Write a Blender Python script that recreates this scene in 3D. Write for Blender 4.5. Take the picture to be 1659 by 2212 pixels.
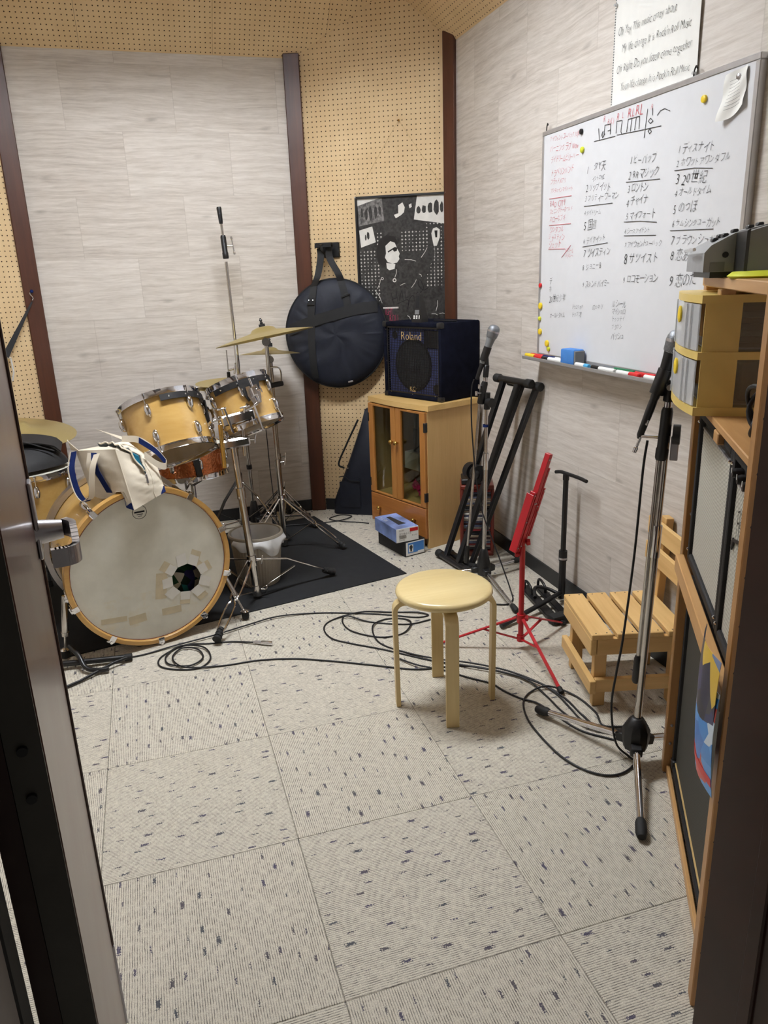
# Rehearsal room with a drum kit, seen through its open door.
import bpy, bmesh, math, random
from mathutils import Vector, Matrix
for _o in list(bpy.data.objects):
    bpy.data.objects.remove(_o)
S = bpy.context.scene
COL = S.collection
PI = math.pi
random.seed(7)

# ------------------------------------------------------------------ camera
cam_d = bpy.data.cameras.new('camera')
cam = bpy.data.objects.new('camera', cam_d)
COL.objects.link(cam)
cam_d.sensor_fit = 'HORIZONTAL'
cam_d.sensor_width = 36.0
cam_d.lens = 36.0 * 1630.98 / 1659.0
cam_d.clip_start = 0.02
_yaw, _pitch, _roll = 0.291919, 0.306020, -0.036307
_f = Vector((math.sin(_yaw) * math.cos(_pitch), math.cos(_yaw) * math.cos(_pitch), -math.sin(_pitch)))
_r0 = Vector((math.cos(_yaw), -math.sin(_yaw), 0))
_u0 = _r0.cross(_f)
_r = math.cos(_roll) * _r0 + math.sin(_roll) * _u0
_u = -math.sin(_roll) * _r0 + math.cos(_roll) * _u0
cam.matrix_world = Matrix(((_r.x, _u.x, -_f.x, -0.2294), (_r.y, _u.y, -_f.y, -1.6671), (_r.z, _u.z, -_f.z, 1.4305), (0, 0, 0, 1)))
S.camera = cam

# ------------------------------------------------------------------ light and exposure
S.view_settings.view_transform = 'Standard'
S.view_settings.look = 'None'
S.view_settings.gamma = 1.0
S.view_settings.use_curve_mapping = False
S.view_settings.exposure = 0.0
w = bpy.data.worlds.new('world')
S.world = w
w.use_nodes = True
w.node_tree.nodes['Background'].inputs[0].default_value = (1.0, 0.93, 0.85, 1)
w.node_tree.nodes['Background'].inputs[1].default_value = 0.10
# the room's lamp: a fluorescent tube recessed in the ceiling (built with the room below), with an area light added
LAMP_AT = (0.05, 1.12, 2.95)
LAMP_POWER = 185.0     # bare tube
ADDED_PANEL = 57.0      # area light added at the trough top to strengthen the downward light
LAMP_COLOUR = (0.97, 1.0, 1.03)
_d = bpy.data.lights.new('added_trough_light', 'AREA')
_d.shape = 'RECTANGLE'
_d.size = 1.24
_d.size_y = 0.34
_d.energy = ADDED_PANEL
_d.color = LAMP_COLOUR
_o = bpy.data.objects.new('added_trough_light', _d)
COL.objects.link(_o)
_o.location = (LAMP_AT[0], LAMP_AT[1], LAMP_AT[2] + 0.046)

# ------------------------------------------------------------------ mesh helpers
def V(*a):
    return Vector(a[0] if len(a) == 1 else a)
def frame(axis, hint=None):
    z = V(axis).normalized()
    h = V(hint) if hint is not None else (Vector((0, 0, 1)) if abs(z.z) < 0.95 else Vector((1, 0, 0)))
    x = (h - z * h.dot(z)).normalized()
    return x, z.cross(x), z
def spline(pts, k=6, closed=False):
    P = [V(p) for p in pts]
    n = len(P)
    out = []
    for i in range(n if closed else n - 1):
        if closed:
            a, b, c, d = P[(i - 1) % n], P[i], P[(i + 1) % n], P[(i + 2) % n]
        else:
            b, c = P[i], P[i + 1]
            a = P[i - 1] if i else b * 2 - c
            d = P[i + 2] if i + 2 < n else c * 2 - b
        for j in range(k):
            t = j / k
            out.append(0.5 * ((2 * b) + (c - a) * t + (2 * a - 5 * b + 4 * c - d) * t * t + (3 * b - a - 3 * c + d) * t ** 3))
    if not closed:
        out.append(P[-1].copy())
    return out
ORG = {}
class MB:
    def __init__(s):
        s.v = []
        s.f = []
    def add(s, vs, fs):
        o = len(s.v)
        s.v += [V(p) for p in vs]
        s.f += [tuple(i + o for i in f) for f in fs]
        return s
    def xbox(s, M, sx, sy, sz, bev=0.0, seg=1):
        if bev > 0:
            bm = bmesh.new()
            bmesh.ops.create_cube(bm, size=1.0)
            for v in bm.verts:
                v.co = Vector((v.co.x * sx, v.co.y * sy, v.co.z * sz))
            bmesh.ops.bevel(bm, geom=list(bm.edges), offset=bev, segments=seg, affect='EDGES', profile=0.5)
            bm.verts.index_update()
            s.add([M @ v.co for v in bm.verts], [[v.index for v in f.verts] for f in bm.faces])
            bm.free()
            return s
        x, y, z = sx / 2, sy / 2, sz / 2
        vs = [(-x, -y, -z), (x, -y, -z), (x, y, -z), (-x, y, -z), (-x, -y, z), (x, -y, z), (x, y, z), (-x, y, z)]
        return s.add([M @ Vector(p) for p in vs], [(3, 2, 1, 0), (4, 5, 6, 7), (0, 1, 5, 4), (1, 2, 6, 5), (2, 3, 7, 6), (3, 0, 4, 7)])
    def box(s, c, d, bev=0.0, rz=0.0, seg=1):
        return s.xbox(Matrix.Translation(V(c)) @ Matrix.Rotation(rz, 4, 'Z'), d[0], d[1], d[2], bev, seg)
    def bar(s, a, b, w_, t_, hint=None, bev=0.0):
        """flat bar from a to b; w_ across the hint direction, t_ the other way"""
        a, b = V(a), V(b)
        x, y, z = frame(b - a, hint)
        m = Matrix(((x.x, y.x, z.x, 0), (x.y, y.y, z.y, 0), (x.z, y.z, z.z, 0), (0, 0, 0, 1)))
        return s.xbox(Matrix.Translation((a + b) / 2) @ m, w_, t_, (b - a).length, bev)
    def cyl(s, a, b, r0, r1=None, n=16, caps=True):
        a, b = V(a), V(b)
        r1 = r0 if r1 is None else r1
        x, y, z = frame(b - a)
        vs = []
        for p, r in ((a, r0), (b, r1)):
            vs += [p + r * (math.cos(2 * PI * i / n) * x + math.sin(2 * PI * i / n) * y) for i in range(n)]
        fs = [(i, (i + 1) % n, n + (i + 1) % n, n + i) for i in range(n)]
        if caps:
            fs += [tuple(reversed(range(n))), tuple(range(n, 2 * n))]
        return s.add(vs, fs)
    def tube(s, pts, r, n=8, closed=False, caps=True, flat=None):
        P = [V(p) for p in pts]
        m = len(P)
        R = r if isinstance(r, (list, tuple)) else [r] * m
        T = []
        for i in range(m):
            a = P[(i - 1) % m] if (closed or i) else P[0]
            b = P[(i + 1) % m] if (closed or i < m - 1) else P[-1]
            T.append((b - a).normalized())
        x, y, _z = frame(T[0])
        vs = []
        for i in range(m):
            if i:
                x = (x - T[i] * x.dot(T[i])).normalized()
                y = T[i].cross(x)
            for k in range(n):
                t = 2 * PI * k / n
                vs.append(P[i] + R[i] * (math.cos(t) * x + math.sin(t) * y))
        fs = []
        for i in range(m if closed else m - 1):
            j = (i + 1) % m
            for k in range(n):
                l = (k + 1) % n
                fs.append((i * n + k, i * n + l, j * n + l, j * n + k))
        if caps and not closed:
            fs += [tuple(reversed(range(n))), tuple(range((m - 1) * n, m * n))]
        return s.add(vs, fs)
    def lathe(s, prof, c=(0, 0, 0), axis=(0, 0, 1), n=32, a0=0.0, a1=None):
        """prof: list of (radius, height along axis)"""
        x, y, z = frame(axis)
        c = V(c)
        full = a1 is None
        m = n if full else n + 1
        vs = []
        for r, h in prof:
            for i in range(m):
                t = a0 + (2 * PI if full else a1 - a0) * i / n
                vs.append(c + z * h + r * (math.cos(t) * x + math.sin(t) * y))
        fs = []
        for j in range(len(prof) - 1):
            for i in range(n):
                k = (i + 1) % m
                fs.append((j * m + i, j * m + k, (j + 1) * m + k, (j + 1) * m + i))
        if full:
            if prof[0][0] > 1e-6:
                fs.append(tuple(reversed(range(n))))
            if prof[-1][0] > 1e-6:
                fs.append(tuple(range((len(prof) - 1) * n, len(prof) * n)))
        return s.add(vs, fs)
    def ring(s, prof, c, axis, n=48):
        """closed profile of (radius, height) swept round the axis"""
        x, y, z = frame(axis)
        c = V(c)
        vs = []
        for r, h in prof:
            vs += [c + z * h + r * (math.cos(2 * PI * i / n) * x + math.sin(2 * PI * i / n) * y) for i in range(n)]
        m = len(prof)
        fs = [(j * n + i, j * n + (i + 1) % n, ((j + 1) % m) * n + (i + 1) % n, ((j + 1) % m) * n + i) for j in range(m) for i in range(n)]
        return s.add(vs, fs)
    def ball(s, c, r, sc=(1, 1, 1), n=16, axis=(0, 0, 1)):
        x, y, z = frame(axis)
        c = V(c)
        m = n // 2
        vs = [c - z * r * sc[2]]
        for j in range(1, m):
            p = -PI / 2 + PI * j / m
            for i in range(n):
                t = 2 * PI * i / n
                vs.append(c + x * (r * sc[0] * math.cos(p) * math.cos(t)) + y * (r * sc[1] * math.cos(p) * math.sin(t)) + z * (r * sc[2] * math.sin(p)))
        vs.append(c + z * r * sc[2])
        fs = [(0, 1 + (i + 1) % n, 1 + i) for i in range(n)]
        for j in range(m - 2):
            for i in range(n):
                a = 1 + j * n
                fs.append((a + i, a + (i + 1) % n, a + n + (i + 1) % n, a + n + i))
        t = 1 + (m - 2) * n
        fs += [(t + i, t + (i + 1) % n, len(vs) - 1) for i in range(n)]
        return s.add(vs, fs)
    def prism(s, poly, o, x, y, h):
        """polygon (2D, counter-clockwise) in the plane o,x,y pushed h along x cross y"""
        o, x, y = V(o), V(x), V(y)
        z = x.cross(y)
        n = len(poly)
        vs = [o + x * a + y * b for a, b in poly] + [o + x * a + y * b + z * h for a, b in poly]
        fs = [tuple(reversed(range(n))), tuple(range(n, 2 * n))] + [(i, (i + 1) % n, n + (i + 1) % n, n + i) for i in range(n)]
        return s.add(vs, fs)
    def grid(s, fn, nu, nv, thick=0.0):
        """surface fn(u,v), u and v in 0..1; with a thickness it gets a back and rims"""
        vs = [V(fn(i / nu, j / nv)) for j in range(nv + 1) for i in range(nu + 1)]
        m = nu + 1
        fs = [(j * m + i, j * m + i + 1, (j + 1) * m + i + 1, (j + 1) * m + i) for j in range(nv) for i in range(nu)]
        if thick:
            nn = [Vector((0, 0, 0)) for _ in vs]
            for f in fs:
                q = (vs[f[1]] - vs[f[0]]).cross(vs[f[3]] - vs[f[0]])
                for i in f:
                    nn[i] += q
            k = len(vs)
            vs = vs + [p - q.normalized() * thick if q.length > 0 else p.copy() for p, q in zip(vs, nn)]
            fs = fs + [tuple(reversed([i + k for i in f])) for f in fs]
            rim = [i for i in range(m)] + [j * m + nu for j in range(1, nv + 1)] + [nv * m + i for i in range(nu - 1, -1, -1)] + [j * m for j in range(nv - 1, 0, -1)]
            for a, b in zip(rim, rim[1:] + rim[:1]):
                fs.append((b, a, a + k, b + k))
        return s.add(vs, fs)
    def build(s, name, mat, parent=None, smooth=40, base=True, kind=None, label=None, fixn=True):
        lo = Vector([min(p[i] for p in s.v) for i in range(3)])
        hi = Vector([max(p[i] for p in s.v) for i in range(3)])
        c = (lo + hi) / 2
        if parent is None and base:
            c.z = lo.z
        me = bpy.data.meshes.new(name)
        me.from_pydata([tuple(p - c) for p in s.v], [], s.f)
        me.update()
        if len(me.polygons) < 60000:
            bm = bmesh.new()
            bm.from_mesh(me)
            if fixn:
                bmesh.ops.recalc_face_normals(bm, faces=bm.faces)
            bm.to_mesh(me)
            bm.free()
        if smooth:
            me.shade_smooth()
            me.set_sharp_from_angle(angle=math.radians(smooth))
        for mm in (mat if isinstance(mat, (list, tuple)) else [mat]):
            me.materials.append(mm)
        o = bpy.data.objects.new(name, me)
        COL.objects.link(o)
        if parent is not None:
            o.parent = parent
            o.location = c - ORG[parent.name]
        else:
            o.location = c
        ORG[o.name] = c
        if kind:
            o['kind'] = kind
        if label:
            o['label'] = label
        return o
def tag(o, label, cat, group=None):
    o['label'] = label
    o['category'] = cat
    if group:
        o['group'] = group
    return o
def thing(name, label, cat, loc=(0, 0, 0), rz=0.0, group=None, world=False):
    """an Empty at the base of a thing; world=True when its parts are given in room coordinates"""
    o = bpy.data.objects.new(name, None)
    o.empty_display_size = 0.05
    COL.objects.link(o)
    o.location = loc
    o.rotation_euler = (0, 0, rz)
    ORG[o.name] = V(loc) if world else Vector((0, 0, 0))
    return tag(o, label, cat, group)
def struct(o):
    o['kind'] = 'structure'
    return o
def dup(o, parent=None):
    c = o.copy()
    COL.objects.link(c)
    if parent is not None:
        c.parent = parent
    for ch in [k for k in bpy.data.objects if k.parent == o]:
        dup(ch, c)
    return c
GLY = {}
def glyph(ch):
    if ch not in GLY:
        cu = bpy.data.curves.new('g', 'FONT')
        cu.body = ch
        cu.size = 1.0
        cu.resolution_u = 2
        cu.offset = -0.018
        ob = bpy.data.objects.new('g', cu)
        me = bpy.data.meshes.new_from_object(ob)
        vs = [v.co.copy() for v in me.vertices]
        fs = [tuple(p.vertices) for p in me.polygons]
        bpy.data.objects.remove(ob)
        bpy.data.curves.remove(cu)
        bpy.data.meshes.remove(me)
        wd = max([v.x for v in vs], default=0.25) + 0.06
        if ord(ch) > 0x2000:
            wd = max(wd, 0.8)
        GLY[ch] = (vs, fs, 0.32 if ch == ' ' else wd)
    return GLY[ch]
def write(mb, text, a, b, up, nrm, hmax=0.05, jit=0.0, slant=0.0, hk=1.0, lift=0.0, hmin=0.0):
    """flat lettering that fills the line a-b (middle of the letters), up and face normal given"""
    a, b = V(a), V(b)
    x = (b - a).normalized()
    up = V(up)
    y = (up - x * up.dot(x)).normalized()
    nrm = V(nrm)
    tot = sum(glyph(c)[2] for c in text)
    sx = (b - a).length / max(tot, 1e-4)
    sy = max(min(sx * 1.25 * hk, hmax), hmin)
    sx = min(sx, sy * 1.5)
    pos = 0.0
    for c in text:
        vs, fs, wd = glyph(c)
        k = 1 + jit * random.uniform(-0.18, 0.18)
        ang = jit * random.uniform(-0.12, 0.12)
        dy = jit * random.uniform(-0.08, 0.08)
        pts = []
        for v in vs:
            vy = (v.y - 0.36) * k
            vx = v.x * k + slant * vy
            vx, vy = vx - ang * vy, vy + ang * vx + dy
            pts.append(a + x * ((pos + vx) * sx) + y * (vy * sy) + nrm * lift)
        mb.add(pts, fs)
        pos += wd
    return mb
# ------------------------------------------------------------------ materials
def lin(c):
    return tuple((x / 255 / 12.92) if x / 255 <= 0.04045 else ((x / 255 + 0.055) / 1.055) ** 2.4 for x in c)
class NT:
    def __init__(s, name):
        s.m = bpy.data.materials.new(name)
        s.m.use_nodes = True
        s.t = s.m.node_tree
        s.n = s.t.nodes
        s.p = s.n['Principled BSDF']
    def node(s, typ, **kw):
        n = s.n.new(typ)
        for k, v in kw.items():
            setattr(n, k, v)
        return n
    def link(s, a, b):
        s.t.links.new(a, b)
    def val(s, sock, v):
        if hasattr(v, 'is_output') or hasattr(v, 'links'):
            s.link(v, sock)
        else:
            sock.default_value = v
    def math(s, op, a, b=0.0, c=0.0, clamp=False):
        n = s.node('ShaderNodeMath', operation=op)
        n.use_clamp = clamp
        s.val(n.inputs[0], a)
        s.val(n.inputs[1], b)
        s.val(n.inputs[2], c)
        return n.outputs[0]
    def coord(s, kind='Object', scale=(1, 1, 1), rot=(0, 0, 0), loc=(0, 0, 0)):
        tc = s.node('ShaderNodeTexCoord')
        mp = s.node('ShaderNodeMapping')
        mp.inputs['Scale'].default_value = scale
        mp.inputs['Rotation'].default_value = rot
        mp.inputs['Location'].default_value = loc
        s.link(tc.outputs[kind], mp.inputs['Vector'])
        return mp.outputs[0]
    def noise(s, vec, scale=5.0, detail=3.0, rough=0.5, out='Fac'):
        n = s.node('ShaderNodeTexNoise')
        n.inputs['Scale'].default_value = scale
        n.inputs['Detail'].default_value = detail
        n.inputs['Roughness'].default_value = rough
        s.link(vec, n.inputs['Vector'])
        return n.outputs[out]
    def ramp(s, fac, stops, interp='LINEAR'):
        n = s.node('ShaderNodeValToRGB')
        n.color_ramp.interpolation = interp
        e = n.color_ramp.elements
        while len(e) < len(stops):
            e.new(0.5)
        for i, (p, c) in enumerate(stops):
            e[i].position = p
            e[i].color = (*c, 1)
        s.link(fac, n.inputs[0])
        return n.outputs[0]
    def mix(s, fac, a, b, mode='MIX'):
        n = s.node('ShaderNodeMix', data_type='RGBA', blend_type=mode)
        s.val(n.inputs[0], fac)
        for sock, v in ((n.inputs[6], a), (n.inputs[7], b)):
            if isinstance(v, tuple):
                sock.default_value = (*v, 1)
            else:
                s.link(v, sock)
        return n.outputs[2]
    def bump(s, h, strength=0.2, dist=0.002):
        n = s.node('ShaderNodeBump')
        n.inputs['Strength'].default_value = strength
        n.inputs['Distance'].default_value = dist
        s.link(h, n.inputs['Height'])
        s.link(n.outputs[0], s.p.inputs['Normal'])
    def sep(s, vec):
        n = s.node('ShaderNodeSeparateXYZ')
        s.link(vec, n.inputs[0])
        return n.outputs
    def comb(s, x, y, z=0.0):
        n = s.node('ShaderNodeCombineXYZ')
        s.val(n.inputs[0], x)
        s.val(n.inputs[1], y)
        s.val(n.inputs[2], z)
        return n.outputs[0]
def pm(name, col, rough=0.5, metal=0.0, var=0.08, scale=25.0, bump=0.0, bscale=300.0, coat=0.0, spec=0.5, stretch=(1, 1, 1), rvar=0.0, sheen=0.0):
    """plain painted, plastic, metal or cloth surface with a little procedural variation"""
    t = NT(name)
    c = lin(col)
    vec = t.coord(scale=stretch)
    nz = t.noise(vec, scale, 3.0)
    dark = tuple(x * (1 - var * 1.6) for x in c)
    lite = tuple(min(1, x * (1 + var * 1.6)) for x in c)
    t.link(t.ramp(nz, [(0.25, dark), (0.75, lite)]), t.p.inputs['Base Color'])
    t.p.inputs['Metallic'].default_value = metal
    t.p.inputs['Roughness'].default_value = rough
    t.p.inputs['Specular IOR Level'].default_value = spec
    t.p.inputs['Coat Weight'].default_value = coat
    t.p.inputs['Coat Roughness'].default_value = 0.08
    if rvar:
        t.link(t.math('MULTIPLY_ADD', nz, rvar, rough - rvar / 2), t.p.inputs['Roughness'])
    if sheen:
        t.p.inputs['Sheen Weight'].default_value = sheen
    if bump:
        t.bump(t.noise(vec, bscale, 2.0), bump, 0.001)
    return t.m
def wood(name, c1, c2, axis=0, grain=14.0, rough=0.42, coat=0.0, k=1.0, bump=0.05):
    """wood grain running along the given local axis"""
    t = NT(name)
    sc = [grain, grain, grain]
    sc[axis] = grain * 0.07
    info = t.node('ShaderNodeObjectInfo')
    off = t.math('MULTIPLY', info.outputs['Random'], 37.0)
    tc = t.node('ShaderNodeTexCoord')
    vm = t.node('ShaderNodeVectorMath', operation='ADD')
    t.link(tc.outputs['Object'], vm.inputs[0])
    t.link(t.comb(off, off, off), vm.inputs[1])
    mp = t.node('ShaderNodeMapping')
    mp.inputs['Scale'].default_value = sc
    t.link(vm.outputs[0], mp.inputs['Vector'])
    n1 = t.noise(mp.outputs[0], 1.2, 6.0, 0.6)
    n2 = t.noise(mp.outputs[0], 9.0, 3.0, 0.5)
    f = t.math('ADD', t.math('MULTIPLY', n1, 0.75 * k), t.math('MULTIPLY', n2, 0.3 * k))
    a, b = lin(c1), lin(c2)
    t.link(t.ramp(f, [(0.3, a), (0.72, b)]), t.p.inputs['Base Color'])
    t.p.inputs['Roughness'].default_value = rough
    t.p.inputs['Coat Weight'].default_value = coat
    t.p.inputs['Coat Roughness'].default_value = 0.1
    t.bump(n2, bump, 0.0008)
    return t.m

def m_carpet():
    t = NT('carpet_tile')
    info = t.node('ShaderNodeObjectInfo')
    rnd = t.math('MULTIPLY', info.outputs['Random'], 53.0)
    tc = t.node('ShaderNodeTexCoord')
    x, y, z = t.sep(tc.outputs['Object'])
    vec = t.comb(t.math('ADD', x, rnd), t.math('ADD', y, rnd), 0.0)
    # loop-pile ribs along local y, 5.4 mm apart, each broken into dashes
    wob = t.noise(vec, 30.0, 2.0)
    xr = t.math('DIVIDE', t.math('ADD', x, t.math('MULTIPLY', t.math('SUBTRACT', wob, 0.5), 0.0022)), 0.0054)
    rib = t.math('ABSOLUTE', t.math('SUBTRACT', t.math('FRACT', xr), 0.5))
    gap = t.math('SMOOTH_MIN', t.math('MULTIPLY', t.math('SUBTRACT', rib, 0.24), 5.0, clamp=True), 1.0, 0.1)
    rid = t.math('FLOOR', xr)
    dash = t.noise(t.comb(t.math('MULTIPLY', rid, 3.7), t.math('MULTIPLY', t.math('ADD', y, rnd), 70.0), rnd), 1.0, 2.0, 0.6)
    dk = t.math('MULTIPLY', gap, t.math('MULTIPLY', t.math('SUBTRACT', dash, 0.34), 3.6, clamp=True))
    fine = t.noise(vec, 420.0, 2.0)
    base = t.ramp(fine, [(0.25, lin((184, 176, 160))), (0.75, lin((226, 220, 206)))])
    base = t.mix(t.math('MULTIPLY', dk, 0.9), base, lin((58, 52, 54)))
    # longer dark dashes on a loose lattice (the woven flecks)
    u = t.math('DIVIDE', t.math('ADD', x, t.math('MULTIPLY', rnd, 1.0)), 0.034)
    iu = t.math('FLOOR', u)
    wn = t.node('ShaderNodeTexWhiteNoise', noise_dimensions='2D')
    t.link(t.comb(iu, 1.0), wn.inputs['Vector'])
    v = t.math('DIVIDE', t.math('ADD', t.math('ADD', y, rnd), t.math('MULTIPLY', wn.outputs['Value'], 0.3)), 0.105)
    iv = t.math('FLOOR', v)
    wn2 = t.node('ShaderNodeTexWhiteNoise', noise_dimensions='2D')
    t.link(t.comb(iu, iv), wn2.inputs['Vector'])
    r1, r2, r3 = t.sep(wn2.outputs['Color'])
    du = t.math('ABSOLUTE', t.math('SUBTRACT', t.math('SUBTRACT', t.math('FRACT', u), 0.5), t.math('MULTIPLY', t.math('SUBTRACT', r1, 0.5), 0.5)))
    dv = t.math('ABSOLUTE', t.math('SUBTRACT', t.math('SUBTRACT', t.math('FRACT', v), 0.5), t.math('MULTIPLY', t.math('SUBTRACT', r2, 0.5), 0.5)))
    wdt = t.math('MULTIPLY_ADD', t.math('MULTIPLY', r3, r3), 0.11, 0.025)
    edge = t.math('MULTIPLY', t.math('SUBTRACT', t.noise(vec, 260.0, 2.0), 0.5), 0.34)
    inu = t.math('LESS_THAN', t.math('ADD', du, edge), wdt)
    inv = t.math('LESS_THAN', t.math('ADD', dv, edge), t.math('MULTIPLY_ADD', r3, 0.05, 0.05))
    keep = t.math('GREATER_THAN', r3, 0.18)
    spot = t.math('MULTIPLY', t.math('MULTIPLY', inu, inv), keep)
    hue = t.ramp(r1, [(0.2, lin((62, 58, 88))), (0.6, lin((72, 66, 76))), (0.9, lin((58, 66, 78)))])
    base = t.mix(t.math('MULTIPLY', spot, 0.88), base, hue)
    t.link(base, t.p.inputs['Base Color'])
    t.p.inputs['Roughness'].default_value = 0.95
    t.p.inputs['Specular IOR Level'].default_value = 0.1
    h = t.math('SUBTRACT', t.math('MULTIPLY', fine, 0.6), gap)
    t.bump(h, 0.35, 0.002)
    return t.m
def m_wallpaper():
    """printed wallpaper: pale weathered planks in 55 x 31.5 cm blocks"""
    t = NT('plank_wallpaper')
    tc = t.node('ShaderNodeTexCoord')
    x, y, z = t.sep(tc.outputs['Object'])
    u = t.math('DIVIDE', x, 0.55)
    v = t.math('DIVIDE', t.math('ADD', z, 0.02), 0.315)
    row = t.math('FLOOR', v)
    us = t.math('ADD', u, t.math('MULTIPLY', t.math('MODULO', t.math('ADD', row, 20.0), 2.0), 0.5))
    colm = t.math('FLOOR', us)
    wn = t.node('ShaderNodeTexWhiteNoise', noise_dimensions='2D')
    t.link(t.comb(colm, row), wn.inputs['Vector'])
    tone = wn.outputs['Value']
    sh = t.math('MULTIPLY', tone, 11.0)
    warp = t.noise(t.comb(t.math('ADD', t.math('MULTIPLY', x, 2.2), sh), t.math('ADD', t.math('MULTIPLY', z, 5.0), sh), 0.0), 1.0, 3.0)
    zz = t.math('ADD', t.math('MULTIPLY', z, 52.0), t.math('MULTIPLY', warp, 2.6))
    g1 = t.noise(t.comb(t.math('ADD', t.math('MULTIPLY', x, 3.4), sh), zz, sh), 1.0, 6.0, 0.7)
    g2 = t.noise(t.comb(t.math('ADD', t.math('MULTIPLY', x, 14.0), sh), t.math('MULTIPLY', zz, 3.0), sh), 1.0, 3.0, 0.6)
    f = t.math('ADD', t.math('MULTIPLY', g1, 0.7), t.math('MULTIPLY', g2, 0.3))
    f = t.math('ADD', f, t.math('MULTIPLY', t.math('SUBTRACT', tone, 0.5), 0.10))
    c = t.ramp(f, [(0.26, lin((170, 161, 152))), (0.42, lin((196, 188, 179))), (0.56, lin((212, 205, 197))), (0.74, lin((228, 223, 216)))])
    # a few knots
    vo = t.node('ShaderNodeTexVoronoi')
    vo.inputs['Scale'].default_value = 1.0
    t.link(t.comb(t.math('ADD', t.math('MULTIPLY', x, 3.2), sh), t.math('ADD', t.math('MULTIPLY', z, 9.0), t.math('MULTIPLY', warp, 1.2)), sh), vo.inputs['Vector'])
    kn = t.math('MULTIPLY', t.math('SUBTRACT', 0.13, vo.outputs['Distance']), 9.0, clamp=True)
    c = t.mix(t.math('MULTIPLY', kn, 0.42), c, lin((120, 112, 104)))
    # printed seams between the planks
    fu = t.math('ABSOLUTE', t.math('SUBTRACT', t.math('FRACT', us), 0.5))
    fv = t.math('ABSOLUTE', t.math('SUBTRACT', t.math('FRACT', v), 0.5))
    seam = t.math('MAXIMUM', t.math('GREATER_THAN', fu, 0.4965), t.math('GREATER_THAN', fv, 0.4955))
    c = t.mix(t.math('MULTIPLY', seam, 0.22), c, lin((140, 130, 120)))
    t.link(c, t.p.inputs['Base Color'])
    t.p.inputs['Roughness'].default_value = 0.62
    t.p.inputs['Specular IOR Level'].default_value = 0.3
    t.bump(f, 0.12, 0.001)
    return t.m
def m_pegboard():
    """perforated hardboard, 5.5 mm holes every 25 mm; local x along, local z up"""
    t = NT('pegboard')
    tc = t.node('ShaderNodeTexCoord')
    x, y, z = t.sep(tc.outputs['Object'])
    fx = t.math('SUBTRACT', t.math('FRACT', t.math('DIVIDE', x, 0.0253)), 0.5)
    fz = t.math('SUBTRACT', t.math('FRACT', t.math('DIVIDE', z, 0.0253)), 0.5)
    d = t.math('SQRT', t.math('ADD', t.math('MULTIPLY', fx, fx), t.math('MULTIPLY', fz, fz)))
    hole = t.math('MULTIPLY', t.math('SUBTRACT', 0.145, d), 22.0, clamp=True)
    nz = t.noise(tc.outputs['Object'], 6.0, 4.0)
    c = t.ramp(nz, [(0.3, lin((214, 186, 144))), (0.7, lin((226, 200, 158)))])
    c = t.mix(hole, c, lin((58, 36, 22)))
    t.link(c, t.p.inputs['Base Color'])
    t.p.inputs['Roughness'].default_value = 0.6
    t.p.inputs['Specular IOR Level'].default_value = 0.25
    t.bump(t.math('SUBTRACT', 1.0, hole), 0.6, 0.003)
    return t.m
def m_grille(name, c1, c2, pitch, rough=0.7):
    """woven speaker cloth, diagonal threads in the local x-z plane"""
    t = NT(name)
    tc = t.node('ShaderNodeTexCoord')
    x, y, z = t.sep(tc.outputs['Object'])
    a = t.math('FRACT', t.math('DIVIDE', t.math('ADD', z, t.math('MULTIPLY', x, 0.25)), pitch))
    b = t.math('FRACT', t.math('DIVIDE', t.math('ADD', x, t.math('MULTIPLY', z, -0.2)), pitch * 0.7))
    pa = t.math('PINGPONG', a, 0.5)
    pb = t.math('PINGPONG', b, 0.5)
    f = t.math('ADD', t.math('MULTIPLY', pa, 1.5), t.math('MULTIPLY', pb, 0.5))
    t.link(t.ramp(f, [(0.2, lin(c1)), (0.6, lin(c2))]), t.p.inputs['Base Color'])
    t.p.inputs['Roughness'].default_value = rough
    t.bump(f, 0.5, 0.001)
    return t.m
def m_glass(name, col=(235, 240, 238), rough=0.02):
    t = NT(name)
    tr = t.node('ShaderNodeBsdfTransparent')
    tr.inputs[0].default_value = (*lin(col), 1)
    gl = t.node('ShaderNodeBsdfGlossy')
    gl.inputs['Roughness'].default_value = rough
    lw = t.node('ShaderNodeLayerWeight')
    lw.inputs['Blend'].default_value = 0.5
    nz = t.noise(t.coord(), 3.0, 2.0)
    fz = t.math('ADD', t.math('MULTIPLY', t.math('POWER', lw.outputs['Facing'], 5.0), 0.9), t.math('MULTIPLY_ADD', nz, 0.01, 0.035))
    mx = t.node('ShaderNodeMixShader')
    t.link(fz, mx.inputs[0])
    t.link(tr.outputs[0], mx.inputs[1])
    t.link(gl.outputs[0], mx.inputs[2])
    t.link(mx.outputs[0], t.n['Material Output'].inputs[0])
    return t.m
def m_translucent(name, col, fac=0.5, rough=0.3):
    """milky see-through plastic film"""
    t = NT(name)
    nz = t.noise(t.coord(), 20.0, 2.0)
    c = lin(col)
    t.link(t.ramp(nz, [(0.3, tuple(x * 0.93 for x in c)), (0.7, c)]), t.p.inputs['Base Color'])
    t.p.inputs['Roughness'].default_value = rough
    tr = t.node('ShaderNodeBsdfTransparent')
    mx = t.node('ShaderNodeMixShader')
    mx.inputs[0].default_value = fac
    t.link(t.p.outputs[0], mx.inputs[1])
    t.link(tr.outputs[0], mx.inputs[2])
    t.link(mx.outputs[0], t.n['Material Output'].inputs[0])
    return t.m
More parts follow.
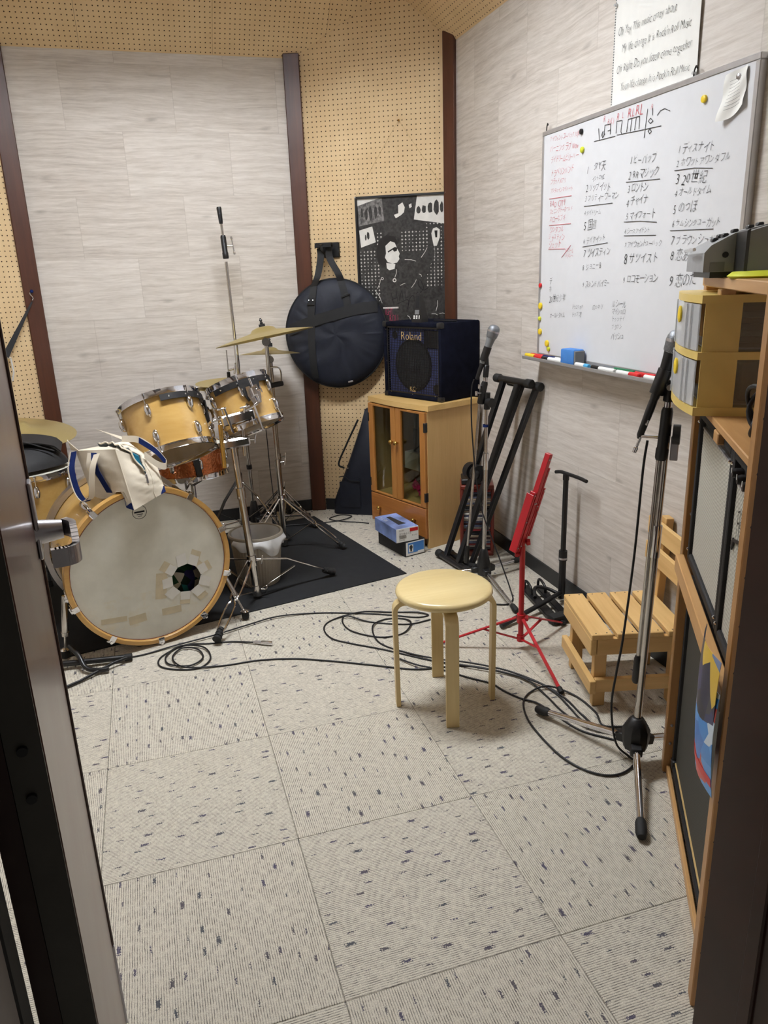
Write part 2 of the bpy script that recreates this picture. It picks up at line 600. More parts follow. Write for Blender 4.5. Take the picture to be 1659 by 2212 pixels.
def m_print(name, cols, scale, rough=0.5, stretch=(1, 1, 1)):
    """busy printed paper or fabric: irregular flat patches in the given colours"""
    t = NT(name)
    vo = t.node('ShaderNodeTexVoronoi')
    vo.inputs['Scale'].default_value = scale
    t.link(t.coord(scale=stretch), vo.inputs['Vector'])
    r, g, b = t.sep(vo.outputs['Color'])
    k = len(cols)
    t.link(t.ramp(r, [(i / k, lin(c)) for i, c in enumerate(cols)], 'CONSTANT'), t.p.inputs['Base Color'])
    t.p.inputs['Roughness'].default_value = rough
    return t.m
def m_hammered():
    t = NT('hammered_copper')
    vo = t.node('ShaderNodeTexVoronoi')
    vo.inputs['Scale'].default_value = 90.0
    vec = t.coord()
    t.link(vec, vo.inputs['Vector'])
    t.link(t.ramp(t.noise(vec, 12.0), [(0.3, lin((190, 112, 70))), (0.7, lin((226, 150, 104)))]), t.p.inputs['Base Color'])
    t.p.inputs['Metallic'].default_value = 1.0
    t.p.inputs['Roughness'].default_value = 0.25
    t.bump(vo.outputs['Distance'], 0.5, 0.003)
    return t.m
def m_drumhead():
    t = NT('coated_head')
    vec = t.coord()
    f = t.noise(vec, 9.0, 5.0, 0.6)
    c = t.ramp(f, [(0.3, lin((200, 198, 186))), (0.7, lin((218, 216, 204)))])
    # yellowed tape residue low on the head
    x, y, z = t.sep(vec)
    band = t.math('MULTIPLY', t.math('GREATER_THAN', -0.10, z), t.math('GREATER_THAN', z, -0.235))
    res = t.math('MULTIPLY', t.math('MULTIPLY', t.math('SUBTRACT', t.noise(vec, 16.0, 3.0, 0.7), 0.5), 5.0, clamp=True), band)
    c = t.mix(t.math('MULTIPLY', res, 0.35), c, lin((206, 188, 146)))
    t.link(c, t.p.inputs['Base Color'])
    t.p.inputs['Roughness'].default_value = 0.45
    t.bump(t.noise(vec, 500.0), 0.1, 0.0005)
    return t.m
def m_cymbal():
    t = NT('cymbal_bronze')
    tc = t.node('ShaderNodeTexCoord')
    x, y, z = t.sep(tc.outputs['Object'])
    r = t.math('SQRT', t.math('ADD', t.math('MULTIPLY', x, x), t.math('MULTIPLY', y, y)))
    g = t.noise(t.comb(t.math('MULTIPLY', r, 900.0), 0.0, 0.0), 1.0, 3.0)
    t.link(t.ramp(g, [(0.3, lin((178, 160, 104))), (0.7, lin((212, 196, 140)))]), t.p.inputs['Base Color'])
    t.p.inputs['Metallic'].default_value = 0.85
    t.p.inputs['Roughness'].default_value = 0.42
    t.bump(g, 0.2, 0.0006)
    return t.m
def m_mesh_ball():
    t = NT('mic_mesh')
    tc = t.node('ShaderNodeTexCoord')
    x, y, z = t.sep(tc.outputs['Object'])
    k = 0.0017
    a = t.math('PINGPONG', t.math('DIVIDE', t.math('ADD', x, z), k), 1.0)
    b = t.math('PINGPONG', t.math('DIVIDE', t.math('ADD', y, z), k), 1.0)
    f = t.math('MULTIPLY', a, b)
    t.link(t.ramp(f, [(0.1, lin((150, 154, 160))), (0.6, lin((70, 74, 80)))]), t.p.inputs['Base Color'])
    t.p.inputs['Metallic'].default_value = 0.6
    t.p.inputs['Roughness'].default_value = 0.4
    t.bump(f, 0.4, 0.001)
    return t.m
M = dict(
    carpet=m_carpet(), paper_wall=m_wallpaper(), peg=m_pegboard(),
    post=wood('dark_brown_post', (56, 28, 16), (84, 46, 28), 2, 10, 0.4),
    jamb=pm('dark_door_frame', (62, 36, 26), 0.35, var=0.15, scale=8, spec=0.4),
    door=pm('glossy_brown_door', (84, 54, 46), 0.3, var=0.1, scale=6, spec=0.5, rvar=0.08, coat=0.12),
    door_grey=pm('door_edge_grey', (70, 68, 62), 0.5, var=0.08),
    door_red=pm('door_edge_red', (40, 16, 14), 0.5),
    skirt=pm('black_baseboard', (26, 28, 32), 0.45),
    mat_black=pm('black_rubber_mat', (34, 35, 37), 0.8, bump=0.4, bscale=700, spec=0.25),
    subfloor=pm('subfloor', (40, 38, 36), 0.9),
    plaster=pm('plain_ceiling', (200, 176, 140), 0.8),
    white=pm('white_enamel', (224, 226, 230), 0.22, var=0.01, spec=0.5),
    alu=pm('aluminium', (196, 196, 198), 0.35, 0.7, var=0.04, stretch=(1, 1, 0.1)),
    steel=pm('brushed_steel', (190, 188, 192), 0.3, 0.9, var=0.04),
    chrome=pm('chrome', (222, 222, 226), 0.07, 1.0, var=0.02),
    chrome_dull=pm('worn_chrome', (196, 192, 188), 0.16, 1.0, var=0.06),
    brass=pm('brass_knob', (206, 168, 92), 0.25, 0.9, var=0.05),
    black=pm('black_plastic', (22, 22, 24), 0.42, var=0.1),
    rubber=pm('black_rubber', (20, 20, 21), 0.7, var=0.1),
    blackm=pm('black_painted_steel', (24, 24, 26), 0.36, 0.1, var=0.12),
    cable=pm('black_cable', (20, 20, 24), 0.5, var=0.1),
    red=pm('red_enamel', (176, 26, 36), 0.35, var=0.08, scale=18),
    maple=wood('maple_drum_lacquer', (186, 146, 80), (206, 170, 104), 0, 9, 0.22, 0.7, 0.9, 0.0),
    hoopw=wood('maple_hoop', (186, 140, 72), (210, 166, 96), 0, 12, 0.3, 0.4, 0.9, 0.0),
    head=m_drumhead(), clear=m_translucent('clear_head', (226, 216, 196), 0.72, 0.12),
    copper=m_hammered(), cymbal=m_cymbal(), micmesh=m_mesh_ball(),
    canvas=pm('cream_canvas', (218, 208, 190), 0.9, var=0.05, scale=9, bump=0.5, bscale=900, spec=0.1),
    navy=pm('navy_webbing', (28, 42, 92), 0.85, var=0.1, bump=0.3, bscale=800, spec=0.1),
    teal=pm('teal_lining', (22, 92, 116), 0.9, var=0.1, spec=0.1),
    greyline=pm('grey_lining', (86, 92, 96), 0.9, var=0.2, spec=0.1),
    nylon=pm('navy_black_nylon', (26, 30, 42), 0.55, var=0.12, scale=14, bump=0.5, bscale=1100, spec=0.35),
    webbing=pm('black_webbing', (18, 19, 22), 0.75, var=0.1, bump=0.3, bscale=700),
    tolex=pm('black_vinyl', (26, 26, 28), 0.6, var=0.12, bump=0.6, bscale=900, spec=0.35),
    felt=pm('navy_black_carpet', (20, 22, 34), 0.95, var=0.18, bump=0.7, bscale=900, spec=0.05),
    baffle=pm('blue_grey_baffle', (66, 74, 124), 0.7, var=0.1),
    cone=pm('speaker_cone', (44, 46, 48), 0.6, var=0.15),
    wire=pm('black_wire_mesh', (22, 22, 26), 0.5, 0.3),
    gold=pm('gold_print', (222, 190, 130), 0.35, 0.3, var=0.03),
    cabfront=wood('red_brown_door_wood', (156, 98, 42), (190, 132, 66), 2, 12, 0.35, 0.2),
    cabdrawer=wood('red_brown_drawer_wood', (146, 88, 38), (180, 118, 58), 0, 12, 0.32, 0.3),
    cabside=wood('light_oak_veneer', (196, 158, 100), (214, 178, 120), 2, 16, 0.45),
    cabtop=wood('light_oak_top', (206, 166, 98), (224, 188, 124), 0, 16, 0.35),
    birch=wood('birch_plywood', (214, 190, 132), (230, 210, 156), 0, 12, 0.32, 0.2),
    birchz=wood('birch_leg', (208, 182, 126), (226, 204, 152), 2, 12, 0.4),
    pine=wood('pine_slat', (204, 162, 98), (226, 188, 126), 1, 10, 0.5, 0.0, 1.2),
    pinex=wood('pine_rail_x', (198, 156, 94), (220, 180, 118), 0, 10, 0.5, 0.0, 1.2),
    pinez=wood('pine_leg', (194, 152, 92), (214, 174, 114), 2, 10, 0.5, 0.0, 1.2),
    rack=wood('stained_rack_post', (158, 112, 62), (186, 140, 86), 2, 12, 0.45, 0.1),
    rackx=wood('stained_rack_board', (178, 132, 80), (206, 162, 106), 0, 12, 0.45, 0.1),
    glass=m_glass('cabinet_glass', (222, 226, 220)),
    tape=pm('white_cloth_tape', (214, 212, 206), 0.7, var=0.03),
    tape_old=pm('yellowed_tape', (196, 184, 156), 0.7, var=0.08),
    pillow=m_print('patterned_pillow', [(30, 74, 44), (38, 120, 120), (226, 220, 190), (96, 78, 130), (20, 40, 30), (214, 206, 190), (48, 44, 96)], 26.0, 0.85),
    binrib=pm('grey_bin_plastic', (168, 160, 146), 0.45, var=0.04),
    binbag=m_translucent('white_bin_bag', (236, 238, 240), 0.12, 0.25),
    paper=pm('white_paper', (236, 236, 232), 0.8, var=0.015, spec=0.2),
    ink=pm('black_ink', (30, 30, 34), 0.6, spec=0.2),
    redink=pm('faded_red_ink', (206, 96, 106), 0.6, spec=0.2),
    pink=pm('magenta_print', (196, 44, 96), 0.5),
    grey=pm('mid_grey_plastic', (120, 122, 124), 0.4, var=0.05),
    lgrey=pm('silver_grey_plastic', (150, 152, 154), 0.36, 0.2, var=0.05),
    yplast=pm('milky_yellow_plastic', (228, 200, 118), 0.4, var=0.05, scale=10),
    yellow=pm('yellow_plastic', (240, 208, 50), 0.4, var=0.03),
    lime=pm('lime_plastic', (214, 220, 60), 0.4, var=0.03),
    blue=pm('blue_foam', (70, 132, 206), 0.6, var=0.05),
    sky=pm('sky_blue_cap', (84, 176, 226), 0.4),
    green=pm('green_marker', (28, 112, 72), 0.4),
    redp=pm('red_plastic', (204, 38, 40), 0.4),
    film=m_translucent('clear_drawer_plastic', (226, 228, 230), 0.35, 0.2),
    filmside=m_translucent('smoky_side_plastic', (150, 140, 120), 0.6, 0.25),
    grille1=m_grille('silver_grille_cloth', (96, 92, 82), (206, 202, 190), 0.0068),
    grille2=m_grille('dark_grille_cloth', (30, 30, 27), (62, 60, 52), 0.006),
    cardb=wood('cardboard', (176, 148, 98), (192, 166, 116), 0, 4, 0.8),
    cdred=wood('cd_rack_mahogany', (100, 34, 26), (130, 50, 38), 2, 12, 0.35, 0.3),
)
# ------------------------------------------------------------------ the room
PB = (-0.76, 2.9)
PA = (0.72, 2.9)
PR = (1.475, 2.464)
PL = (-1.53, 2.455)
FY = -1.10
def panel(name, a, b, z0, z1, th, mat, parent=None, tilt=0.0, cut=None):
    a, b = Vector((a[0], a[1], 0)), Vector((b[0], b[1], 0))
    L = (b - a).length
    ang = math.atan2(b.y - a.y, b.x - a.x)
    mb = MB()
    for (x0, x1, h0, h1) in (cut or [(0, L, 0, z1 - z0)]):
        mb.add([(x0, 0, h0), (x1, 0, h0), (x1, th, h0), (x0, th, h0), (x0, 0, h1), (x1, 0, h1), (x1, th, h1), (x0, th, h1)],
               [(3, 2, 1, 0), (4, 5, 6, 7), (0, 1, 5, 4), (1, 2, 6, 5), (2, 3, 7, 6), (3, 0, 4, 7)])
    me = bpy.data.meshes.new(name)
    me.from_pydata([tuple(v) for v in mb.v], [], mb.f)
    me.materials.append(mat)
    o = bpy.data.objects.new(name, me)
    COL.objects.link(o)
    o.matrix_world = Matrix.Translation((a.x, a.y, z0)) @ Matrix.Rotation(ang, 4, 'Z') @ Matrix.Rotation(tilt, 4, 'X')
    if parent is not None:
        o.parent = parent
    else:
        struct(o)
    ORG[o.name] = Vector((0, 0, 0))
    return o
floor = struct(MB().box((-0.02, 0.6, -0.025), (3.3, 5.4, 0.036)).build('floor', M['subfloor'], smooth=0))
tile_cache = {}
for i in range(-4, 3):
    for j in range(-5, 6):
        x0, x1 = max(i * 0.5, -1.525), min(i * 0.5 + 0.5, 1.472)
        y0, y1 = max(j * 0.5, -2.08), min(j * 0.5 + 0.5, 2.895)
        if x1 - x0 < 0.02 or y1 - y0 < 0.02 or (j < -3 and (i < -1 or i > 0)):
            continue
        turn = (i + j) % 2
        sx, sy = x1 - x0 - 0.0008, y1 - y0 - 0.0008
        if turn:
            sx, sy = sy, sx
        key = (round(sx, 3), round(sy, 3))
        if key not in tile_cache:
            tile_cache[key] = MB().box((0, 0, 0), (sx, sy, 0.007), 0.0010).build('carpet_tile', M['carpet'], floor, smooth=0)
            o = tile_cache[key]
        else:
            o = tile_cache[key].copy()
            COL.objects.link(o)
        o.location = Vector(((x0 + x1) / 2, (y0 + y1) / 2, -0.0035)) - ORG['floor']
        o.rotation_euler = (0, 0, PI / 2 if turn else 0)
panel('wall_back', PB, PA, 0, 2.56, 0.06, M['paper_wall'])
panel('wall_angled', PA, PR, 0, 3.06, 0.06, M['peg'])
panel('wall_left_angled', PL, PB, 0, 3.06, 0.06, M['peg'])
panel('wall_right', PR, (1.475, FY), 0, 2.57, 0.06, M['paper_wall'])
panel('wall_left', (-1.53, FY), PL, 0, 2.57, 0.06, M['paper_wall'])
DX0, DX1 = -0.392, 0.333
panel('wall_front', (1.475, FY), (-1.53, FY), 0, 3.06, 0.12, M['paper_wall'],
      cut=[(0, 1.475 - DX1 - 0.05, 0, 3.06), (1.475 - DX0 + 0.05, 3.005, 0, 3.06), (1.475 - DX1 - 0.05, 1.475 - DX0 + 0.05, 2.1, 3.06)])
lx, ly, lz = LAMP_AT
mb = MB()
for x0, x1, y0, y1 in ((-1.30, lx - 0.68, FY, 2.66), (lx + 0.68, 1.25, FY, 2.66), (lx - 0.68, lx + 0.68, FY, ly - 0.21), (lx - 0.68, lx + 0.68, ly + 0.21, 2.66)):
    mb.box(((x0 + x1) / 2, (y0 + y1) / 2, 2.912), (x1 - x0, y1 - y0, 0.02))
ceil = struct(mb.build('ceiling', M['plaster'], smooth=0, base=False))
def slope(a, b, cuts):
    for u0, u1 in cuts:
        A, B = V(*a, 0), V(*b, 0)
        d = (B - A).normalized()
        p, q = A + d * (u0 + 0.0008), A + d * (u1 - 0.0008)
        o = panel('slope_panel', (p.x, p.y), (q.x, q.y), 2.556, 2.556 + 0.72, 0.02, M['peg'], parent=ceil, tilt=PI / 4)
        o.matrix_parent_inverse = Matrix.Translation(-ORG['ceiling'])
slope((-1.53, 2.9), (1.475, 2.9), [(0, 0.46), (0.46, 1.165), (1.165, 1.822), (1.822, 2.42), (2.42, 3.0)])
slope((1.475, 2.9), (1.475, FY), [(0, 0.9), (0.9, 1.8), (1.8, 2.7), (2.7, 3.99)])
slope((-1.53, FY), (-1.53, 2.9), [(0, 1.3), (1.3, 2.2), (2.2, 3.1), (3.1, 3.99)])
# dark posts on the corners
def post(name, x, y, rz, wd, top):
    struct(MB().box((x, y, top / 2), (wd, 0.034, top), 0.004, rz).build(name, M['post'], smooth=0))
post('trim_1', -0.772, 2.884, math.radians(15), 0.086, 2.575)
post('trim_2', 0.706, 2.884, math.radians(-15), 0.088, 2.575)
post('trim_3', 1.452, 2.452, math.radians(-60), 0.075, 2.61)
def skirting(name, a, b, s0=0.0, s1=0.0):
    a, b = Vector((*a, 0)), Vector((*b, 0))
    d = (b - a).normalized()
    n = Vector((d.y, -d.x, 0))
    a, b = a + d * s0, b - d * s1
    mb = MB().bar(a + n * 0.004 + Vector((0, 0, 0.036)), b + n * 0.004 + Vector((0, 0, 0.036)), 0.072, 0.008, (0, 0, 1))
    struct(mb.build(name, M['skirt'], smooth=0))
skirting('baseboard_back', PB, PA, 0.05, 0.05)
skirting('baseboard_angled', PA, PR, 0.04, 0.05)
skirting('baseboard_right', PR, (1.475, FY), 0.05, 0.0)
skirting('baseboard_left', (-1.53, FY), PL)
skirting('baseboard_left_angled', PL, PB, 0.0, 0.06)
# door frame (dark, in shade) around the opening
fr = struct(MB().box((DX1 + 0.03, FY - 0.085, 1.05), (0.06, 0.21, 2.1), 0.004).build('trim_4', M['jamb'], smooth=0))
MB().box((DX1 + 0.002, FY - 0.06, 1.05), (0.012, 0.02, 2.08), 0.002).build('door_stop', M['jamb'], fr, smooth=0)
fl_ = struct(MB().box((DX0 - 0.03, FY - 0.115, 1.05), (0.06, 0.16, 2.1), 0.004).build('trim_5', M['jamb'], smooth=0))
MB().box((DX0 - 0.022, FY - 0.018, 1.05), (0.044, 0.032, 2.1), 0.003).build('gasket', M['rubber'], fl_, smooth=0)
struct(MB().box(((DX0 + DX1) / 2, FY - 0.085, 2.13), (DX1 - DX0 + 0.12, 0.21, 0.06), 0.004).build('trim_6', M['jamb'], smooth=0, base=False))

# the open door: we look along its glossy inner face
E_ = Vector((-0.432, -0.413, 0))
tD = Vector((math.sin(math.radians(7)), -math.cos(math.radians(7)), 0))
nD = Vector((math.cos(math.radians(7)), math.sin(math.radians(7)), 0))
UP = Vector((0, 0, 1))
DL = 0.64
def dpt(u, n, z):
    return E_ + tD * u + nD * n + UP * z
def dbox(mb, u0, u1, n0, n1, z0, z1, bev=0.0):
    return mb.bar(dpt((u0 + u1) / 2, (n0 + n1) / 2, z0), dpt((u0 + u1) / 2, (n0 + n1) / 2, z1), abs(u1 - u0), abs(n1 - n0), tD, bev)
door = struct(dbox(MB(), 0.0, DL, -0.046, 0.0, 0.012, 2.03, 0.002).build('door_1', M['door'], smooth=0))
dbox(MB(), DL, DL + 0.004, -0.029, -0.001, 0.012, 2.03).build('edge_strip', M['door_grey'], door, smooth=0)
dbox(MB(), DL, DL + 0.006, -0.048, -0.0295, 0.012, 2.03).build('edge_strip', M['door_red'], door, smooth=0)
dbox(MB(), -0.012, 0.0, -0.016, 0.004, 0.21, 2.03, 0.002).build('latch_edge', M['jamb'], door, smooth=0)
dbox(MB(), -0.010, 0.0, -0.012, 0.004, 0.012, 0.208).build('kick_edge', M['steel'], door, smooth=0)
for z in (1.060, 1.013):
    MB().cyl(dpt(DL + 0.003, -0.016, z), dpt(DL + 0.008, -0.016, z), 0.0045, n=12).build('bolt', M['blackm'], door)
pl_ = dbox(MB(), 0.022, 0.058, 0.0, 0.007, 1.028, 1.150, 0.002).build('handle_plate', M['steel'], door)
hz = 1.068
hb = MB()
hb.tube(spline([dpt(0.04, 0.0, hz), dpt(0.04, 0.02, hz), dpt(0.04, 0.04, hz)], 3), [0.0195, 0.019, 0.0185, 0.0175, 0.0165, 0.0155, 0.0145], 16)
hb.build('lever_neck', M['steel'], pl_)
hb = MB()
path = [dpt(0.028, 0.044, hz), dpt(0.048, 0.054, hz), dpt(0.075, 0.055, hz), dpt(0.150, 0.055, hz), dpt(0.168, 0.052, hz), dpt(0.176, 0.042, hz), dpt(0.178, 0.022, hz)]
pp = spline(path, 4)
for a, b in zip(pp, pp[1:]):
    d = (b - a).normalized() * 0.0012
    hb.bar(a - d, b + d, 0.027, 0.010, (0, 0, 1))
hb.build('lever', M['steel'], pl_, smooth=50)

# recessed ceiling lamp above the frame of the photograph
lx, ly, lz = LAMP_AT
t = thing('ceiling_light', 'single fluorescent tube in a white trough recessed in the ceiling', 'lamp', (lx, ly, lz - 0.04), world=True)
MB().box((lx, ly, lz + 0.055), (1.36, 0.42, 0.01)).build('trough_top', M['white'], t, smooth=0)
for s_ in (-1, 1):
    MB().box((lx, ly + s_ * 0.206, lz + 0.003), (1.36, 0.008, 0.11)).build('trough_side', M['white'], t, smooth=0)
    MB().box((lx + s_ * 0.676, ly, lz + 0.003), (0.008, 0.404, 0.11)).build('trough_end', M['white'], t, smooth=0)
    MB().box((lx + s_ * 0.63, ly, lz + 0.012), (0.03, 0.05, 0.075), 0.004).build('tube_holder', M['white'], t, smooth=0)
for k in range(7):
    MB().box((lx - 0.6 + 0.2 * k, ly, lz - 0.024), (0.003, 0.40, 0.05)).build('added_louvre', M['white'], t, smooth=0)  # blades added to keep direct tube light off the right-hand slope
em = NT('lamp_tube')
em.p.inputs['Base Color'].default_value = (0.9, 0.9, 0.9, 1)
em.p.inputs['Emission Color'].default_value = (*LAMP_COLOUR, 1)
em.p.inputs['Emission Strength'].default_value = LAMP_POWER
MB().cyl((lx - 0.612, ly, lz + 0.018), (lx + 0.612, ly, lz + 0.018), 0.016, n=12).build('tube', em.m, t)

# black mat under the drums
mu, mv = Vector((0.979, 0.203, 0)), Vector((-0.203, 0.979, 0))
mp = Vector((0.873, 1.648, 0))
mc = mp - mu * 1.0 + mv * 0.565
tag(MB().box((mc.x, mc.y, 0.0025), (2.0, 1.13, 0.005), 0.001, math.atan2(mu.y, mu.x)).build('drum_mat', M['mat_black'], smooth=0), 'black rubber mat lying under the whole drum kit', 'mat')
# ------------------------------------------------------------------ drum kit
def ringframe(axis):
    return frame(axis)
def on_circle(c, axis, ang, r, h):
    x, y, z = frame(axis)
    return V(c) + z * h + r * (math.cos(ang) * x + math.sin(ang) * y)
def radial(axis, ang):
    x, y, z = frame(axis)
    return math.cos(ang) * x + math.sin(ang) * y
def add_lug(mb, c, axis, ang, r, h, k=1.0):
    p = on_circle(c, axis, ang, r, h)
    rad = radial(axis, ang)
    ax = V(axis).normalized()
    tan = ax.cross(rad)
    n = 12
    pts = [p + rad * (0.010 * k) * s_ + ax * (q * k) for q, s_ in ((-0.024, 0.2), (-0.018, 0.75), (0, 1.0), (0.015, 0.85), (0.024, 0.4))]
    mb.tube([p - rad * 0.002 - ax * 0.026 * k] + pts + [p - rad * 0.002 + ax * 0.027 * k], [0.003 * k, 0.008 * k, 0.0125 * k, 0.014 * k, 0.012 * k, 0.008 * k, 0.003 * k], n)
def drum(t, c, axis, R, L, nl, shell, head_top='head', head_bot='clear', phase=0.0, hoop='chrome', lug_rows=True):
    """shell, two hoops, two heads, lugs with their tension rods; c is the middle of the top edge"""
    ax = V(axis).normalized()
    c = V(c)
    rs = R - 0.013
    sh = MB()
    sh.ring([(rs, -0.004), (rs, -L + 0.004), (rs - 0.007, -L + 0.004), (rs - 0.007, -0.004)], c, ax, 56)
    sh.build('shell', M[shell], t)
    for nm, h0, s_, hd in (('top', 0.0, 1, head_top), ('bottom', -L, -1, head_bot)):
        hp = MB()
        hp.ring([(R - 0.006, h0 + s_ * 0.012), (R - 0.001, h0 + s_ * 0.012), (R - 0.003, h0 + s_ * 0.006), (R - 0.004, h0 - s_ * 0.008), (R, h0 - s_ * 0.009), (R, h0 - s_ * 0.014), (R - 0.010, h0 - s_ * 0.014), (R - 0.009, h0 + s_ * 0.008)], c, ax, 64)
        hp.build(nm + '_hoop', M[hoop], t)
        hh = MB()
        hh.lathe([(0.0, h0 + s_ * 0.002), (R - 0.0125, h0 + s_ * 0.002), (R - 0.0115, h0 - s_ * 0.004)] if s_ > 0 else [(R - 0.0115, h0 - s_ * 0.004), (R - 0.0125, h0 + s_ * 0.002), (0.0, h0 + s_ * 0.002)], c, ax, 48)
        hh.build(nm + '_head', M[hd], t)
    for i in range(nl):
        a = phase + 2 * PI * i / nl
        rows = ((-0.058, 0.0), (-L + 0.058, -L)) if lug_rows else ((-L / 2, 0.0),)
        for h, hh in rows:
            lg = MB()
            add_lug(lg, c, ax, a, rs, h)
            lo = lg.build('lug', M['chrome'], t)
            rd = MB()
            e = on_circle(c, ax, a, R + 0.003, hh + (0.004 if hh == 0 else -0.004))
            m_ = on_circle(c, ax, a, rs + 0.010, h)
            rd.cyl(m_, e, 0.0026, n=8)
            rd.cyl(e, e + (e - m_).normalized() * 0.007, 0.0050, n=8)
            rd.build('tension_rod', M['chrome'], lo)
    return t
def mount_band(t, c, axis, R, a0, a1):
    mb = MB()
    n = 28
    ax = V(axis).normalized()
    pts = []
    for i in range(n + 1):
        a = a0 + (a1 - a0) * i / n
        pts.append(a)
    for a, b in zip(pts, pts[1:]):
        q = [on_circle(c, ax, a, R + 0.003, -0.014), on_circle(c, ax, b, R + 0.003, -0.014), on_circle(c, ax, b, R + 0.003, -0.040), on_circle(c, ax, a, R + 0.003, -0.040),
             on_circle(c, ax, a, R - 0.002, -0.014), on_circle(c, ax, b, R - 0.002, -0.014), on_circle(c, ax, b, R - 0.002, -0.040), on_circle(c, ax, a, R - 0.002, -0.040)]
        mb.add(q, [(0, 1, 2, 3), (7, 6, 5, 4), (4, 5, 1, 0), (3, 2, 6, 7), (0, 3, 7, 4), (1, 5, 6, 2)])
    o = mb.build('suspension_band', M['black'], t, smooth=30)
    for i in range(5):
        a = a0 + (a1 - a0) * (i + 0.5) / 5
        p = on_circle(c, ax, a, R + 0.003, -0.027)
        MB().ball(p, 0.0042, n=8).build('rivet', M['chrome'], o)
def bracket(t, c, axis, R, a, h=-0.085):
    """chrome plate under the band that takes the L-rod"""
    ax = V(axis).normalized()
    rad = radial(ax, a)
    tan = ax.cross(rad)
    p = on_circle(c, ax, a, R + 0.006, h)
    sup = MB()
    sup.prism([(-0.05, 0.055), (-0.03, -0.03), (0.03, -0.03), (0.05, 0.055)], p - rad * 0.008, tan, ax, 0.006)
    so = sup.build('bracket_plate', M['black'], t, smooth=0)
    mb = MB()
    mb.prism([(-0.026, 0.03), (-0.030, -0.01), (-0.018, -0.052), (0.018, -0.052), (0.030, -0.01), (0.026, 0.03)], p - rad * 0.001, tan, ax, 0.012)
    mb.bar(p + rad * 0.02 - ax * 0.02, p + rad * 0.02 + ax * 0.02, 0.026, 0.022, tan, 0.004)
    mb.build('mount_bracket', M['chrome'], so, smooth=30)
    mb = MB()
    mb.cyl(p + rad * 0.02 + tan * 0.012, p + rad * 0.02 + tan * 0.034, 0.004, n=10)
    mb.bar(p + rad * 0.02 + tan * 0.034 - ax * 0.014, p + rad * 0.02 + tan * 0.034 + ax * 0.014, 0.005, 0.005, rad, 0.002)
    mb.build('wing_screw', M['chrome'], so)
    return p + rad * 0.02

# bass drum
BN = Vector((0.269, -0.963, 0)).normalized()
BC = Vector((-0.314, 1.304, 0.341))
BU = Vector((0.963, 0.269, 0)).normalized()
BR_ = 0.329
def bpt(u, z, n):
    return BC + BU * u + UP * z + BN * n
t = thing('bass_drum', 'maple bass drum with ported white head standing on the black mat', 'drum', (BC.x, BC.y, 0.0), world=True)
MB().ring([(0.304, -0.02), (0.304, -0.44), (0.296, -0.44), (0.296, -0.02)], BC, BN, 72).build('shell', M['maple'], t)
MB().ring([(0.329, 0.002), (0.329, -0.036), (0.308, -0.036), (0.308, -0.006), (0.313, 0.002)], BC, BN, 88).build('front_hoop', M['hoopw'], t)
MB().ring([(0.329, -0.424), (0.329, -0.462), (0.308, -0.462), (0.308, -0.424)], BC, BN, 72).build('rear_hoop', M['steel'], t)
MB().lathe([(0.300, -0.452), (0.0, -0.452)], BC, -BN * -1, 48).build('rear_head', M['head'], t)
# front head with an off-centre port
hu, hv, hr = 0.136, -0.081, 0.066
NH = 64
hm = MB()
rows = []
for k in range(9):
    f_ = k / 8
    rr = []
    for i in range(NH):
        a = 2 * PI * i / NH
        oc = 9
        ia = (a * oc / (2 * PI)) % 1.0
        polyr = hr * math.cos(PI / oc) / math.cos((ia - 0.5) * 2 * PI / oc)
        p0 = (hu + polyr * math.cos(a), hv + polyr * math.sin(a))
        p1 = (0.309 * math.cos(a), 0.309 * math.sin(a))
        rr.append(bpt(p0[0] * (1 - f_) + p1[0] * f_, p0[1] * (1 - f_) + p1[1] * f_, -0.008))
    rows.append(rr)
hm.add([p for r_ in rows for p in r_], [(k * NH + i, k * NH + (i + 1) % NH, (k + 1) * NH + (i + 1) % NH, (k + 1) * NH + i) for k in range(8) for i in range(NH)])
fh = hm.build('front_head', M['head'], t)
# seating groove between head and hoop
MB().ring([(0.3105, -0.006), (0.3065, -0.0055), (0.3065, -0.010), (0.3105, -0.010)], BC, BN, 72).build('head_rim', M['cdred'], t)
for i in range(9):
    a = 2 * PI * (i + 0.5) / 9
    ca, sa = math.cos(a), math.sin(a)
    for nm, mt, r0, r1, wd, off in (('tape_strip', 'tape', 0.058, 0.094 + 0.006 * (i % 3), 0.021, -0.0072), ('old_tape', 'tape_old', 0.075, 0.112 + 0.010 * (i % 2), 0.022, -0.0076)):
        if nm == 'old_tape' and i % 3 == 2:
            continue
        sk = 0.14 * math.sin(i * 2.1)
        q = []
        for rr, ww in ((r0, -wd), (r0, wd), (r1, wd * 0.96), (r1, -wd * 0.96)):
            u = hu + rr * ca - (ww + sk * (rr - r0)) * sa
            v = hv + rr * sa + (ww + sk * (rr - r0)) * ca
            q.append((u, v))
        MB().prism(q, bpt(0, 0, off), BU, UP, 0.0005).build(nm, M[mt], fh, smooth=0)
for (u, v, w_, h_, an) in ((-0.08, -0.205, 0.07, 0.035, 0.05), (0.06, -0.205, 0.08, 0.03, -0.03), (-0.17, -0.185, 0.10, 0.022, -0.1), (0.19, -0.03, 0.03, 0.03, 0.6), (0.03, -0.09, 0.045, 0.11, -0.15)):
    q = [(u + a * w_ / 2 * math.cos(an) - b * h_ / 2 * math.sin(an), v + a * w_ / 2 * math.sin(an) + b * h_ / 2 * math.cos(an)) for a, b in ((-1, -1), (1, -1), (1, 1), (-1, 1))]
    MB().prism(q, bpt(0, 0, -0.0078), BU, UP, 0.0003).build('tape_residue', M['tape_old'], fh, smooth=0)
